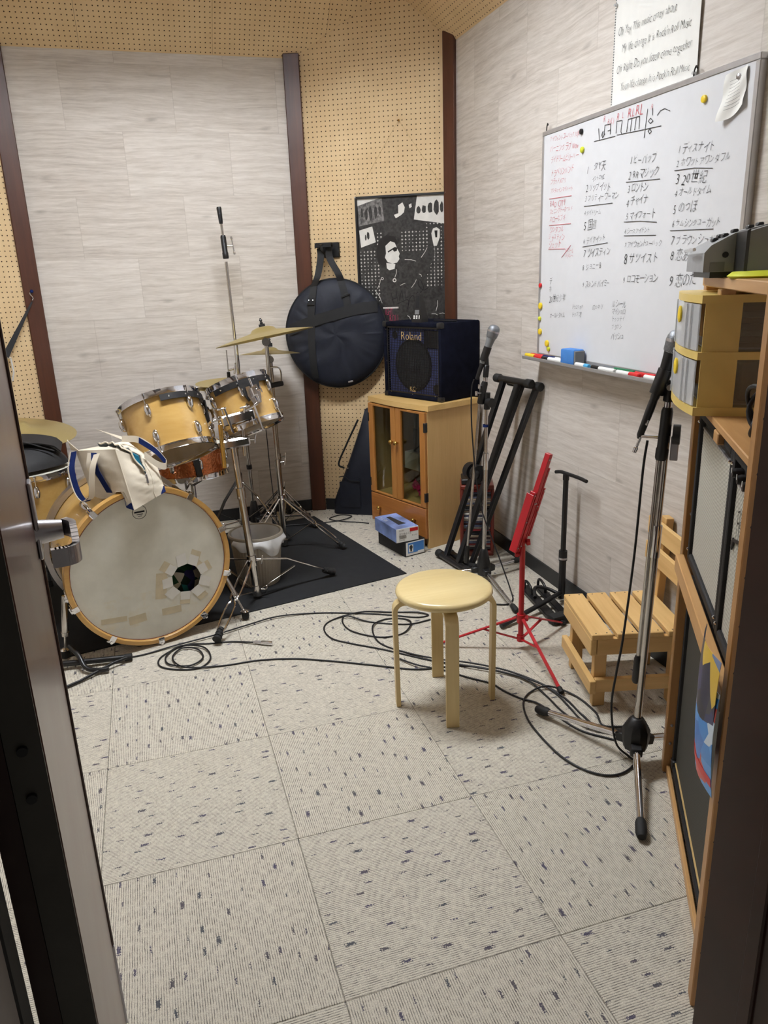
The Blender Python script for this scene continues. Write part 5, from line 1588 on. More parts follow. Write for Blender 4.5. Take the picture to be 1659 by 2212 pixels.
# strap hooked on the left post
t = thing('hanging_strap', 'black strap with a metal clip hooked on the dark post', 'strap', (-0.80, 2.85, 1.09), world=True)
a, b = Vector((-0.775, 2.852, 1.352)), Vector((-0.935, 2.752, 1.085))
P = [a.lerp(b, k / 10) for k in range(11)]
MB().grid(lambda u, v: P[int(round(u * 10))] + Vector((0.6, 0, -0.35)).normalized() * (0.008 + 0.026 * u) * (v - 0.5), 10, 2, 0.002).build('webbing', M['webbing'], t)
MB().tube([a + Vector((0.002, 0, 0.006 + 0.010 * k)) + Vector((0.007 * math.sin(k * 1.3), 0, 0)) for k in range(5)], 0.003, 8).build('clip', M['chrome'], t)
MB().ball(a + Vector((0.006, 0.006, 0.052)), 0.009, n=10).build('hook_pin', M['navy'], t)
t = thing('peg_shelf_hook', 'small clear plastic holder on the left pegboard beside the door edge', 'holder', (-0.92, 2.79, 0.98), world=True)
MB().tube([(-0.935, 2.77, 1.075), (-0.915, 2.775, 1.075), (-0.912, 2.772, 1.0), (-0.925, 2.768, 0.955)], 0.0045, 8).build('arm', M['film'], t)
MB().ball((-0.925, 2.772, 1.075), 0.010, (1.6, 0.6, 0.7), 10).build('knob', M['canvas'], t)
# ------------------------------------------------------------------ glazed cabinet in the corner
CA = math.radians(-70.1)
CC = Vector((1.1865, 2.2285, 0))
cx_ = Vector((math.cos(CA), math.sin(CA), 0))
cy_ = Vector((-math.sin(CA), math.cos(CA), 0))
def cw(x, y, z):
    return CC + cx_ * x + cy_ * y + UP * z
W2, D2 = 0.247, 0.18
t = thing('cabinet', 'light oak cabinet with two glazed red-brown doors and a drawer', 'cabinet', tuple(CC), CA)
B = lambda c, d, bev=0.0015: MB().box(c, d, bev)
B((W2 - 0.008, 0, 0.375), (0.016, 2 * D2, 0.75)).build('side_panel', M['cabside'], t, smooth=0)
B((-W2 + 0.008, 0, 0.375), (0.016, 2 * D2, 0.75)).build('side_panel', M['cabside'], t, smooth=0)
B((0, D2 - 0.004, 0.40), (2 * W2 - 0.034, 0.008, 0.69)).build('back_panel', M['cabside'], t, smooth=0)
B((0, 0.01, 0.222), (2 * W2 - 0.034, 2 * D2 - 0.03, 0.016)).build('bottom_board', M['cabtop'], t, smooth=0)
B((0, 0.012, 0.028), (2 * W2 - 0.034, 2 * D2 - 0.04, 0.056)).build('plinth', M['cabdrawer'], t, smooth=0)
B((-0.115, 0.09, 0.345), (0.22, 0.16, 0.005), 0).build('inner_shelf', M['steel'], t, smooth=0)
n = 12
top = [(-W2 - 0.012, D2), (-W2 - 0.012, -D2 - 0.004)] + [(-W2 - 0.012 + (2 * W2 + 0.024) * i / n, -D2 - 0.004 - 0.020 * math.sin(PI * i / n)) for i in range(1, n)] + [(W2 + 0.012, -D2 - 0.004), (W2 + 0.012, D2)]
bm_ = MB().prism(top, (0, 0, 0.750), (1, 0, 0), (0, 1, 0), 0.028)
bm_.build('top_board', M['cabtop'], t, smooth=30)
fy = -D2 - 0.009
for s_, x0, x1 in ((-1, -W2 + 0.002, -0.0015), (1, 0.0015, W2 - 0.002)):
    z0, z1 = 0.232, 0.744
    mb = MB()
    for a, b, c_, d_ in ((x0, x0 + 0.042, z0, z1), (x1 - 0.042, x1, z0, z1), (x0 + 0.042, x1 - 0.042, z1 - 0.012, z1), (x0 + 0.042, x1 - 0.042, z0, z0 + 0.010)):
        mb.box(((a + b) / 2, fy, (c_ + d_) / 2), (b - a, 0.018, d_ - c_), 0.002)
    do = mb.build('door', M['cabfront'], t, smooth=0)
    B(((x0 + x1) / 2, fy + 0.004, (z0 + z1) / 2), (x1 - x0 - 0.08, 0.003, z1 - z0 - 0.018), 0).build('pane', M['glass'], do, smooth=0)
    kx = -0.022 if s_ < 0 else 0.022
    MB().lathe([(0.005, 0), (0.005, 0.010), (0.011, 0.014), (0.0135, 0.021), (0.010, 0.027), (0, 0.029)], (kx, fy - 0.009, 0.555), (0, -1, 0), 18).build('knob', M['brass'], do, smooth=70)
    hx = x0 - 0.001 if s_ < 0 else x1 + 0.0005
    for hz_ in (0.29, 0.665):
        B((hx - 0.004 * s_, fy, hz_), (0.012, 0.021, 0.05)).build('hinge', M['black'], do, smooth=0)
dr = B((0, fy, 0.143), (2 * W2 - 0.004, 0.018, 0.168), 0.003).build('drawer', M['cabdrawer'], t, smooth=0)
for kx in (-0.155, 0.155):
    MB().lathe([(0.005, 0), (0.005, 0.010), (0.010, 0.014), (0.012, 0.020), (0.009, 0.025), (0, 0.027)], (kx, fy - 0.009, 0.150), (0, -1, 0), 18).build('knob', M['brass'], dr, smooth=70)
# things kept inside it
def inside(name, c, d, mat, label, cat, rz=0.0, bev=0.002):
    p = cw(*c)
    return tag(MB().box((p.x, p.y, p.z), d, bev, CA + rz).build(name, M[mat], smooth=0), label, cat, 'things stored in the cabinet')
inside('cardboard_box', (0.15, 0.03, 0.471), (0.15, 0.16, 0.125), 'cardb', 'large cardboard box behind the right glass door', 'box', 0.1)
inside('cardboard_box', (0.16, 0.05, 0.584), (0.12, 0.14, 0.10), 'cardb', 'small cardboard box stacked on another behind the glass door', 'box', -0.05)
p = cw(0.12, 0.03, 0.231)
mb = MB().grid(lambda u, v: p + cx_ * (0.10 * math.cos(2 * PI * u) * math.cos(v * 1.5)) + cy_ * (0.10 * math.sin(2 * PI * u) * math.cos(v * 1.5)) + UP * (0.177 * math.sin(v * 1.5) ** 0.6), 24, 8)
tag(mb.build('cloth_bundle', M['tolex'], smooth=60), 'black cloth bundle at the bottom of the cabinet under the boxes', 'cloth', 'things stored in the cabinet')
p = cw(0.185, -0.10, 0.293)
tag(MB().ball(p, 0.062, n=24).build('ball', M['blue']), 'blue rubber ball behind the right glass door', 'ball', 'things stored in the cabinet')
p = cw(0.075, -0.115, 0.30)
tag(MB().grid(lambda u, v: p + cx_ * (0.07 * (u - 0.5) + 0.01 * math.sin(9 * v)) + UP * (0.05 * (v - 0.5) + 0.02 * math.sin(6 * u)) + cy_ * 0.006 * math.sin(14 * u), 12, 8, 0.003).build('ribbon', M['pink'], base=False), 'crumpled pink ribbon on the black bundle in the cabinet', 'ribbon', 'things stored in the cabinet')
p = cw(0.075, -0.02, 0.60)
tag(MB().grid(lambda u, v: p + cx_ * (0.05 * (u - 0.5) * (1 - 0.6 * v)) - UP * 0.10 * v + cy_ * 0.008 * math.sin(12 * u + 4 * v), 10, 10, 0.003).build('red_cloth', M['redp'], base=False), 'red cloth hanging beside the cardboard in the cabinet', 'cloth', 'things stored in the cabinet')
inside('plastic_case', (-0.13, 0.10, 0.535), (0.13, 0.02, 0.33), 'grey', 'tall grey plastic sheet case behind the left glass door', 'case')
inside('white_carton', (-0.10, 0.04, 0.4), (0.12, 0.10, 0.10), 'paper', 'small white carton on the inner shelf of the cabinet', 'box')
inside('black_pouch', (-0.075, 0.03, 0.52), (0.045, 0.05, 0.135), 'tolex', 'narrow black pouch standing on the white carton in the cabinet', 'pouch')

# keyboard amplifier on the cabinet
AA = math.radians(-65.4)
ax_ = Vector((math.cos(AA), math.sin(AA), 0))
ay_ = Vector((-math.sin(AA), math.cos(AA), 0))
AC = Vector((1.033, 2.375, 0)).lerp(Vector((1.219, 1.969, 0)), 0.5) + ay_ * 0.155 + Vector((-0.02, 0.012, 0))
t = thing('keyboard_amp', 'navy black keyboard amplifier with gold lettering on top of the cabinet', 'amplifier', (AC.x, AC.y, 0.779), AA)
AW, AH, AD = 0.44, 0.40, 0.30
for c_, d_ in (((-AW / 2 + 0.011, 0, AH / 2), (0.022, AD, AH)), ((AW / 2 - 0.011, 0, AH / 2), (0.022, AD, AH))):
    MB().box(c_, d_, 0.008, 0, 2).build('side_wall', M['felt'], t)
for z in (0.011, AH - 0.011):
    MB().box((0, 0, z), (AW - 0.044, AD, 0.022), 0.006, 0, 2).build('end_wall', M['felt'], t)
MB().box((0, AD / 2 - 0.01, AH / 2), (AW - 0.044, 0.018, AH - 0.044)).build('back_board', M['black'], t, smooth=0)
bf = MB().box((0, -AD / 2 + 0.032, AH / 2), (AW - 0.044, 0.012, AH - 0.044)).build('baffle', M['baffle'], t, smooth=0)
fyA = -AD / 2 + 0.026
MB().lathe([(0.140, 0.0), (0.138, 0.004), (0.128, 0.005), (0.122, 0.001)], (-0.01, fyA, AH * 0.44), (0, -1, 0), 48).build('speaker_rim', M['black'], bf)
MB().lathe([(0.126, 0.003), (0.112, 0.004), (0.105, -0.002), (0.050, -0.006), (0.046, 0.004), (0.03, 0.010), (0, 0.012)], (-0.01, fyA - 0.003, AH * 0.44), (0, -1, 0), 48).build('speaker_cone', M['cone'], bf)
MB().box((0.13, fyA - 0.002, AH - 0.085), (0.11, 0.005, 0.09), 0.002).build('horn', M['black'], bf)
MB().lathe([(0.028, 0.001), (0.026, 0.003), (0.022, 0.001), (0, 0.0005)], (0.165, fyA - 0.001, 0.06), (0, -1, 0), 24).build('port', M['black'], bf)
MB().lathe([(0.022, 0.001), (0.02, 0.003), (0.016, 0.001), (0, 0.0005)], (-0.15, fyA - 0.001, AH - 0.07), (0, -1, 0), 24).build('port', M['black'], bf)
g = MB()
gy = -AD / 2 + 0.010
gx0, gx1, gz0, gz1 = -AW / 2 + 0.03, AW / 2 - 0.03, 0.03, AH - 0.03
for i in range(31):
    x = gx0 + (gx1 - gx0) * i / 30
    g.box((x, gy, (gz0 + gz1) / 2), (0.0026, 0.0018, gz1 - gz0))
for j in range(27):
    z = gz0 + (gz1 - gz0) * j / 26
    g.box(((gx0 + gx1) / 2, gy - 0.0004, z), (gx1 - gx0, 0.0018, 0.0026))
gr = g.build('grille', M['wire'], t, smooth=0)
for a, b, c_, d_ in ((gx0 - 0.006, gx0, gz0, gz1), (gx1, gx1 + 0.006, gz0, gz1), (gx0, gx1, gz0 - 0.006, gz0), (gx0, gx1, gz1, gz1 + 0.008)):
    MB().box(((a + b) / 2, gy, (c_ + d_) / 2), (b - a, 0.006, d_ - c_)).build('grille_frame', M['black'], gr, smooth=0)
mb = MB()
write(mb, 'Roland', (-0.085, gy - 0.004, AH - 0.068), (0.075, gy - 0.004, AH - 0.068), UP, (0, -1, 0), 0.062, hk=1.1)
write(mb, 'Roland', (-0.084, gy - 0.0042, AH - 0.068), (0.076, gy - 0.0042, AH - 0.068), UP, (0, -1, 0), 0.062, hk=1.1)
write(mb, '·KC·', (-0.03, gy - 0.004, 0.055), (0.03, gy - 0.004, 0.055), UP, (0, -1, 0), 0.03)
mb.box((0.0, gy - 0.003, 0.040), (0.042, 0.001, 0.002))
mb.build('lettering', M['gold'], t, smooth=0)
for sx in (-1, 1):
    for z in (0.012, AH - 0.012):
        MB().box((sx * (AW / 2 - 0.014), -AD / 2 + 0.012, z), (0.032, 0.03, 0.032), 0.007, 0, 2).build('corner_guard', M['black'], t)
for x, z in ((-0.17, 0.026), (0.0, 0.024), (0.17, 0.026), (-0.2, 0.19), (0.2, 0.19), (-0.2, 0.36), (0.2, 0.36)):
    MB().ball((x, gy - 0.004, z), 0.0032, n=8).build('screw', M['chrome'], gr)
# metronome on the amplifier
mp_ = AC + ax_ * 0.02 - ay_ * 0.10 + UP * (0.779 + AH)
t = thing('metronome', 'black tapered electronic metronome standing on the keyboard amplifier', 'metronome', tuple(mp_), AA + 0.15)
mb = MB()
for z0, z1, a, b in ((0.0, 0.02, 0.034, 0.033), (0.02, 0.140, 0.033, 0.013), (0.140, 0.148, 0.013, 0.009)):
    mb.add([(-a, -a * 0.8, z0), (a, -a * 0.8, z0), (a, a * 0.8, z0), (-a, a * 0.8, z0), (-b, -b * 0.8, z1), (b, -b * 0.8, z1), (b, b * 0.8, z1), (-b, b * 0.8, z1)], [(3, 2, 1, 0), (4, 5, 6, 7), (0, 1, 5, 4), (1, 2, 6, 5), (2, 3, 7, 6), (3, 0, 4, 7)])
mb.build('case', M['black'], t, smooth=0)
def mface(x, z, w_, h_, mat, nm):
    def q(xx, zz):
        k = (zz - 0.02) / 0.12
        return (xx, -(0.033 - 0.02 * k) * 0.8 - 0.0012, zz)
    MB().add([q(x - w_, z - h_), q(x + w_, z - h_), q(x + w_, z + h_), q(x - w_, z + h_)], [(0, 1, 2, 3)]).build(nm, M[mat], t, smooth=0)
mface(0, 0.052, 0.014, 0.011, 'grey', 'screen')
mface(0, 0.103, 0.010, 0.030, 'tolex', 'pendulum_window')
for x, z in ((-0.016, 0.032), (0.0, 0.032), (-0.016, 0.022), (0.0, 0.022)):
    mface(x, z, 0.005, 0.0035, 'paper', 'button')
mface(0.016, 0.027, 0.003, 0.009, 'paper', 'slider')
pw_ = AC + ax_ * 0.12 - ay_ * 0.02 + UP * (0.779 + AH + 0.004)
tag(MB().tube([pw_ - ax_ * 0.075, pw_ - ax_ * 0.02, pw_ + ax_ * 0.05, pw_ + ax_ * 0.09], [0.003, 0.004, 0.0035, 0.003], 8).build('power_lead', M['cable'], base=False), 'flat black lead lying on the keyboard amplifier beside the metronome', 'cable')
# stack beside the amplifier
z = 0.7785
random.seed(5)
for k, (h, mt, lb) in enumerate([(0.030, 'tolex', 'black slipcase at the bottom of the stack beside the amplifier'), (0.026, 'canvas', 'thick cream book in the stack beside the amplifier')] + [(0.0095, m_, 'thin %s songbook in the stack beside the amplifier' % c_) for m_, c_ in (('grey', 'grey'), ('paper', 'white'), ('lgrey', 'silver'), ('paper', 'white'), ('lgrey', 'silver'), ('grey', 'grey'), ('paper', 'white'))] + [(0.012, 'alu', 'shiny film sleeve near the top of the stack beside the amplifier'), (0.010, 'black', 'thin black folder topping the stack beside the amplifier')]):
    c = cw(-W2 + 0.02 + random.uniform(-0.004, 0.004), 0.045 + random.uniform(-0.004, 0.004), 0)
    if 'thin' in lb and 'songbook' in lb:
        lb = lb.replace('in the stack', '%s up in the stack' % ['', '', 'third', 'fourth', 'fifth', 'sixth', 'seventh', 'eighth', 'ninth'][k])
    tag(MB().box((c.x, c.y, z + h / 2), (0.070, 0.15, h - 0.0006), 0.0012, CA + random.uniform(-0.05, 0.05)).build('songbook', M[mt], smooth=0), lb, 'book', 'stack of books beside the amplifier')
    z += h
# boxed microphones on the floor
t = thing('microphone_box', 'flat black microphone carton with a blue end label on the carpet', 'box', (0.968, 2.012, 0.001), math.radians(14), group='microphone cartons')
MB().box((0, 0, 0.042), (0.126, 0.275, 0.084), 0.002).build('carton', M['tolex'], t, smooth=0)
MB().box((0, -0.138, 0.042), (0.116, 0.002, 0.074), 0).build('end_label', M['paper'], t, smooth=0)
MB().box((0.004, -0.1393, 0.046), (0.100, 0.001, 0.056), 0).build('blue_print', M['blue'], t, smooth=0)
MB().box((-0.028, -0.1400, 0.044), (0.028, 0.001, 0.04), 0).build('picture', M['paper'], t, smooth=0)
MB().add([(-0.028 + 0.010 * math.cos(a), -0.1408, 0.050 + 0.012 * math.sin(a)) for a in [2 * PI * i / 12 for i in range(12)]] + [(-0.034, -0.1408, 0.04), (-0.022, -0.1408, 0.04), (-0.024, -0.1408, 0.026), (-0.032, -0.1408, 0.026)], [tuple(range(12)), (15, 14, 13, 12)]).build('mic_picture', M['cone'], t, smooth=0)
MB().box((0.035, -0.1400, 0.016), (0.04, 0.001, 0.014), 0).build('stamp', M['paper'], t, smooth=0)
t = thing('microphone_box', 'blue and silver microphone carton lying on the black one', 'box', (0.938, 2.000, 0.086), math.radians(9), group='microphone cartons')
MB().box((0, 0, 0.038), (0.132, 0.255, 0.076), 0.002).build('carton', pm('blue_silver_card', (120, 140, 190), 0.35, var=0.45, scale=9), t, smooth=0)
MB().box((0, -0.1285, 0.038), (0.130, 0.002, 0.074), 0).build('end_label', M['paper'], t, smooth=0)
mb = MB()
write(mb, 'SM58-LCE', (-0.05, -0.1298, 0.046), (0.022, -0.1298, 0.046), UP, (0, -1, 0), 0.016)
write(mb, 'SHURE', (-0.05, -0.1298, 0.064), (-0.018, -0.1298, 0.064), UP, (0, -1, 0), 0.012)
write(mb, 'SHURE', (-0.05, -0.1298, 0.012), (-0.015, -0.1298, 0.012), UP, (0, -1, 0), 0.012)
for k in range(5):
    mb.box((-0.028, -0.1298, 0.037 - 0.004 * k), (0.044 - 0.006 * (k % 2), 0.0006, 0.0012))
write(mb, '8 x 42', (0.026, -0.1298, 0.030), (0.058, -0.1298, 0.030), UP, (0, -1, 0), 0.012)
mb.build('lettering', M['ink'], t, smooth=0)
MB().box((0.038, -0.1297, 0.061), (0.048, 0.001, 0.018), 0).build('red_label', M['redp'], t, smooth=0)
mb = MB()
write(mb, 'BETA', (-0.045, 0.02, 0.0768), (-0.045, 0.10, 0.0768), (-1, 0, 0), UP, 0.03)
mb.build('top_lettering', M['paper'], t, smooth=0)
MB().tube([(-0.005, 0.085, 0.0766), (0.0, -0.03, 0.0766), (0.004, -0.065, 0.0766)], [0.012, 0.019, 0.024], 8).add([], []).build('printed_microphone', M['cone'], t)
for o in [k for k in bpy.data.objects if k.name.startswith('printed_microphone')]:
    o.scale.z = 0.04
    o.location.z = 0.0766

# soft guitar bag between cabinet and wall
t = thing('gig_bag', 'black soft instrument bag leaning between the cabinet and the pegboard', 'bag', tuple(wpt(0.30, 0.0, 0.06)), world=True)
pr_ = [(0.115, 0.003), (0.118, 0.08), (0.155, 0.17), (0.215, 0.31), (0.265, 0.44), (0.31, 0.56), (0.34, 0.66), (0.42, 0.68), (0.45, 0.55), (0.47, 0.30), (0.47, 0.003)]
def gig(k, inset):
    c = (0.33, 0.30)
    return [(c[0] + (a - c[0]) * k, 0.003 + (b - 0.003) * (1 - (1 - k) * 0.4)) for a, b in pr_]
mb = MB()
L_ = [(0.93, 0.012), (1.0, 0.03), (1.0, 0.08), (0.93, 0.098)]
vs = []
for k, n_ in L_:
    vs += [wpt(a, b, n_) for a, b in gig(k, 0)]
m_ = len(pr_)
fs = [(i * m_ + j, i * m_ + (j + 1) % m_, (i + 1) * m_ + (j + 1) % m_, (i + 1) * m_ + j) for i in range(3) for j in range(m_)]
fs += [tuple(range(m_)), tuple(reversed(range(3 * m_, 4 * m_)))]
mb.add(vs, fs)
mb.build('body', M['nylon'], t, smooth=50)
MB().grid(lambda u, v: wpt(0.165 + 0.13 * u, 0.05 + 0.19 * v * (0.85 + 0.15 * u), 0.104 + 0.012 * math.sin(PI * u) * math.sin(PI * v)), 8, 8, 0.004).build('pocket', M['nylon'], t, smooth=60)
MB().tube(spline([wpt(0.165, 0.245, 0.112), wpt(0.20, 0.25, 0.116), wpt(0.24, 0.225, 0.116), wpt(0.295, 0.22, 0.112)], 5), 0.003, 6).build('pocket_piping', M['webbing'], t)
MB().tube(spline([wpt(0.20, 0.30, 0.10), wpt(0.17, 0.33, 0.115), wpt(0.22, 0.44, 0.115), wpt(0.30, 0.60, 0.10)], 6), 0.006, 8).build('strap', M['webbing'], t)
for a in (0.205, 0.225):
    MB().ball(wpt(a, 0.302, 0.108), 0.005, n=8).build('rivet', M['chrome'], t)

# folded keyboard stand against the wall
t = thing('keyboard_stand', 'folded black keyboard stand leaning against the right wall', 'stand', (1.13, 1.66, 0.003), world=True)
kd = Vector((0.14, -0.99, 0)).normalized()
f1, f2 = Vector((1.125, 1.655, 0.024)), Vector((1.175, 1.668, 0.024))
t1_, t2_ = Vector((1.392, 1.552, 0.930)), Vector((1.436, 1.52, 0.915))
for nm, c_, L_, r in (('foot_bar', f1, 0.30, 0.017), ('foot_bar', f2, 0.26, 0.017), ('top_bar', t1_, 0.28, 0.0165), ('top_bar', t2_, 0.24, 0.0165)):
    o = MB().cyl(c_ - kd * L_ / 2, c_ + kd * L_ / 2, r, n=16).build(nm, M['blackm'], t)
    for s_ in (-1, 1):
        e = c_ + kd * s_ * L_ / 2
        MB().tube([e - kd * s_ * 0.035, e - kd * s_ * 0.03, e + kd * s_ * 0.002, e + kd * s_ * 0.006], [r + 0.001, r + 0.0045, r + 0.0045, r], 16).build('end_cap', M['rubber'], o)
for a, b, off, w_ in ((f1, t1_, -0.075, 0.034), (f1, t1_, 0.045, 0.034), (f2, t2_, -0.02, 0.034), (f2, t2_, 0.095, 0.030)):
    MB().bar(a + kd * off, b + kd * off, 0.022, w_, (1, 0, 0), 0.003).build('long_bar', M['blackm'], t, smooth=0)
hb_ = f1.lerp(t1_, 0.50)
MB().cyl(hb_ - kd * 0.115, hb_ - kd * 0.075, 0.042, n=24).build('lock_disc', M['black'], t)
MB().cyl(hb_ - kd * 0.05, hb_ - kd * 0.022, 0.042, n=24).build('lock_disc', M['black'], t)
MB().lathe([(0.022, 0), (0.024, 0.01), (0.018, 0.028), (0.0, 0.03)], hb_ - kd * 0.022 + Vector((-0.02, 0, 0)), (-0.6, -0.8, 0), 14).build('lock_knob', M['black'], t)

# compact disc rack
t = thing('cd_rack', 'low mahogany disc tower in the corner behind the microphone stand', 'rack', (1.30, 1.80, 0.001), world=True)
dx_, dy_ = Vector((0.93, -0.36, 0)).normalized(), Vector((0.36, 0.93, 0)).normalized()
dc = Vector((1.325, 1.815, 0))
def dw(x, y, z):
    return dc + dx_ * x + dy_ * y + UP * z
ang = math.atan2(dx_.y, dx_.x)
b_ = dw(0, 0, 0.012)
MB().box(tuple(b_), (0.17, 0.16, 0.024), 0.004, ang).build('base', M['cdred'], t, smooth=0)
b_ = dw(0, 0, 0.372)
MB().box(tuple(b_), (0.17, 0.16, 0.022), 0.004, ang).build('top', M['cdred'], t, smooth=0)
for sx in (-1, 1):
    MB().cyl(dw(sx * 0.078, -0.072, 0.024), dw(sx * 0.078, -0.072, 0.361), 0.009, n=14).build('rod', M['cdred'], t)
    MB().cyl(dw(sx * 0.078, 0.072, 0.024), dw(sx * 0.078, 0.072, 0.361), 0.007, n=14).build('rod', M['cdred'], t)
cdc = [(40, 40, 44), (196, 192, 186), (150, 56, 60), (90, 96, 120), (226, 222, 214), (60, 40, 44), (176, 160, 140), (30, 30, 36)]
cdm = [pm('cd_spine_%d' % i, c_, 0.25, var=0.2, scale=60) for i, c_ in enumerate(cdc)]
nm_ = ['black', 'pale grey', 'red', 'slate blue', 'white', 'dark plum', 'tan', 'charcoal']
random.seed(11)
proto = None
for k in range(29):
    j = random.uniform(-0.006, 0.004)
    c_ = dw(0.0, j, 0.0265 + 0.0052 + k * 0.0112)
    if proto is None:
        proto = MB().box((0, 0, 0), (0.138, 0.124, 0.0096), 0.0008).build('cd_case', cdm[0], smooth=0)
        o = proto
    else:
        o = proto.copy()
        o.data = o.data.copy() if k < 8 else o.data
        COL.objects.link(o)
    if k < 8:
        o.data.materials[0] = cdm[k]
        cdd = globals().setdefault('cdd', [])
        cdd.append(o.data)
    i_ = k if k < 8 else random.randrange(8)
    o.data = cdd[i_]
    o.location = c_
    o.rotation_euler = (0, 0, ang + random.uniform(-0.06, 0.06))
    ORD = 'first second third fourth fifth sixth seventh eighth ninth tenth eleventh twelfth thirteenth fourteenth fifteenth sixteenth seventeenth eighteenth nineteenth twentieth'.split()
    pos = (ORD[k] + ' up from the base') if k < 15 else (ORD[28 - k] + ' down from the top' if k < 28 else 'topmost of all')
    tag(o, '%s disc case, %s of the mahogany tower' % (nm_[i_], pos), 'disc case', 'disc cases in the tower')
tag(MB().box(tuple(dw(0.055, -0.005, 0.410)), (0.035, 0.05, 0.05), 0.006, ang).build('power_adapter', M['canvas'], smooth=0), 'small cream power adapter on top of the disc tower', 'adapter')
tag(MB().box(tuple(dw(-0.03, 0.0, 0.398)), (0.10, 0.13, 0.028), 0.004, ang).build('black_case', M['black'], smooth=0), 'flat black case lying on top of the disc tower', 'case')

# red folding music stand
t = thing('music_stand', 'folded red music stand with its desk bars closed', 'music stand', (1.037, 0.745, 0.003), world=True)
rp = Vector((1.037, 0.745, 0))
MB().cyl(rp + UP * 0.035, rp + UP * 0.43, 0.0105, n=16).build('pole', M['red'], t)
MB().cyl(rp + UP * 0.40, rp + UP * 0.47, 0.0085, n=16).build('inner_pole', M['red'], t)
MB().cyl(rp + UP * 0.115, rp + UP * 0.15, 0.017, n=14).build('leg_collar', M['red'], t)
MB().cyl(rp + UP * 0.035, rp + UP * 0.06, 0.015, n=14).build('leg_collar', M['red'], t)
def red_knob(p, d):
    p, d = V(p), V(d).normalized()
    mb = MB().cyl(p, p + d * 0.015, 0.005, n=10)
    mb.tube([p + d * 0.012, p + d * 0.016, p + d * 0.028], [0.008, 0.014, 0.012], 5)
    mb.build('thumb_screw', M['red'], t, smooth=20)
red_knob(rp + UP * 0.40, (-0.8, 0.3, 0.0))
red_knob(rp + UP * 0.445, (0.9, -0.4, 0.1))
red_knob(rp + UP * 0.135, (0.7, -0.5, 0.0))
for f in ((0.735, 0.875, 0.012), (1.298, 0.862, 0.012), (1.012, 0.388, 0.012)):
    f = V(f)
    d = f - rp
    d.z = 0
    e = d.normalized()
    h = rp + UP * 0.135 + e * 0.018
    sd_ = Vector((-e.y, e.x, 0))
    mid = h.lerp(f, 0.42)
    lo = MB().bar(h, f, 0.012, 0.006, sd_, 0.001).build('leg', M['red'], t, smooth=0)
    MB().bar(rp + UP * 0.045 + e * 0.014, mid, 0.012, 0.004, sd_, 0.001).build('leg_brace', M['red'], lo, smooth=0)
    u = (f - h).normalized()
    MB().tube([f - u * 0.02, f - u * 0.016, f + u * 0.004], [0.008, 0.010, 0.010], 10).build('rubber_end', M['rubber'], lo)
da, db = Vector((1.018, 0.752, 0.412)), Vector((1.112, 0.703, 0.79))
dd = (db - da).normalized()
dn = Vector((0.45, -0.89, 0)).normalized()
ds = dd.cross(dn).normalized()
for i, (o1, o2, k0, k1) in enumerate(((-0.018, 0.0, 0.0, 0.62), (-0.006, 0.002, 0.0, 1.0), (0.006, 0.0, 0.0, 1.0), (0.018, 0.004, 0.08, 0.86), (0.028, 0.006, 0.16, 0.66))):
    a = da.lerp(db, k0) + ds * o1 + dn * o2
    b = da.lerp(db, k1) + ds * o1 + dn * o2
    br = MB().bar(a, b, 0.0105, 0.022 if i < 3 else 0.016, ds, 0.001).build('desk_bar', M['red'], t, smooth=0)
    for kk in (0.06, 0.5, 0.94):
        MB().ball(a.lerp(b, kk) - dn * 0.0 + dn * (0.012 if i < 3 else 0.009), 0.003, n=8).build('rivet', M['steel'], br)
pa, pb = da + ds * -0.030, da.lerp(db, 0.60) + ds * -0.034
MB().bar(pa, pb, 0.003, 0.032, ds, 0.0008).build('page_ledge', M['red'], t, smooth=0)
MB().cyl(da.lerp(db, 0.22) + ds * -0.034 + dn * 0.03, da.lerp(db, 0.52) + ds * 0.03 + dn * 0.012, 0.0013, n=6).build('page_wire', M['red'], t)
MB().bar(rp + UP * 0.455, da.lerp(db, 0.13), 0.03, 0.012, (0, 0, 1), 0.002).build('tilt_bracket', M['red'], t, smooth=0)

# black stand with a T-shaped handle
t = thing('tee_stand', 'black telescopic stand with a T-shaped handle by the skirting', 'stand', (1.41, 1.075, 0.003), world=True)
tp_ = Vector((1.408, 1.075, 0))
MB().cyl(tp_ + UP * 0.02, tp_ + UP * 0.22, 0.0155, n=16).build('lower_tube', M['blackm'], t)
MB().cyl(tp_ + UP * 0.20, tp_ + UP * 0.582, 0.0115, n=16).build('upper_tube', M['blackm'], t)
MB().cyl(tp_ + UP * 0.20, tp_ + UP * 0.245, 0.0185, n=16).build('collar', M['black'], t)
MB().cyl(tp_ + UP * 0.206, tp_ + UP * 0.214, 0.0195, n=16).build('collar_band', M['steel'], t)
MB().cyl(tp_ + UP * 0.566, tp_ + UP * 0.592, 0.0135, n=14).build('handle_socket', M['black'], t)
MB().tube(spline([tp_ + Vector((-0.006, 0.075, 0.584)), tp_ + Vector((-0.002, 0.04, 0.592)), tp_ + Vector((0, 0, 0.594)), tp_ + Vector((0.002, -0.10, 0.598)), tp_ + Vector((0.002, -0.155, 0.597))], 5), 0.0078, 12).build('tee_handle', M['black'], t)
MB().bar((1.318, 1.262, 0.014), (1.276, 0.905, 0.014), 0.045, 0.016, (1, 0, 0), 0.003).build('foot_bar', M['blackm'], t, smooth=0)
MB().bar((1.380, 1.235, 0.014), (1.338, 0.925, 0.014), 0.036, 0.016, (1, 0, 0), 0.003).build('foot_bar', M['blackm'], t, smooth=0)
MB().box((1.305, 0.895, 0.022), (0.115, 0.05, 0.038), 0.008, 0.12, 2).build('end_block', M['rubber'], t)
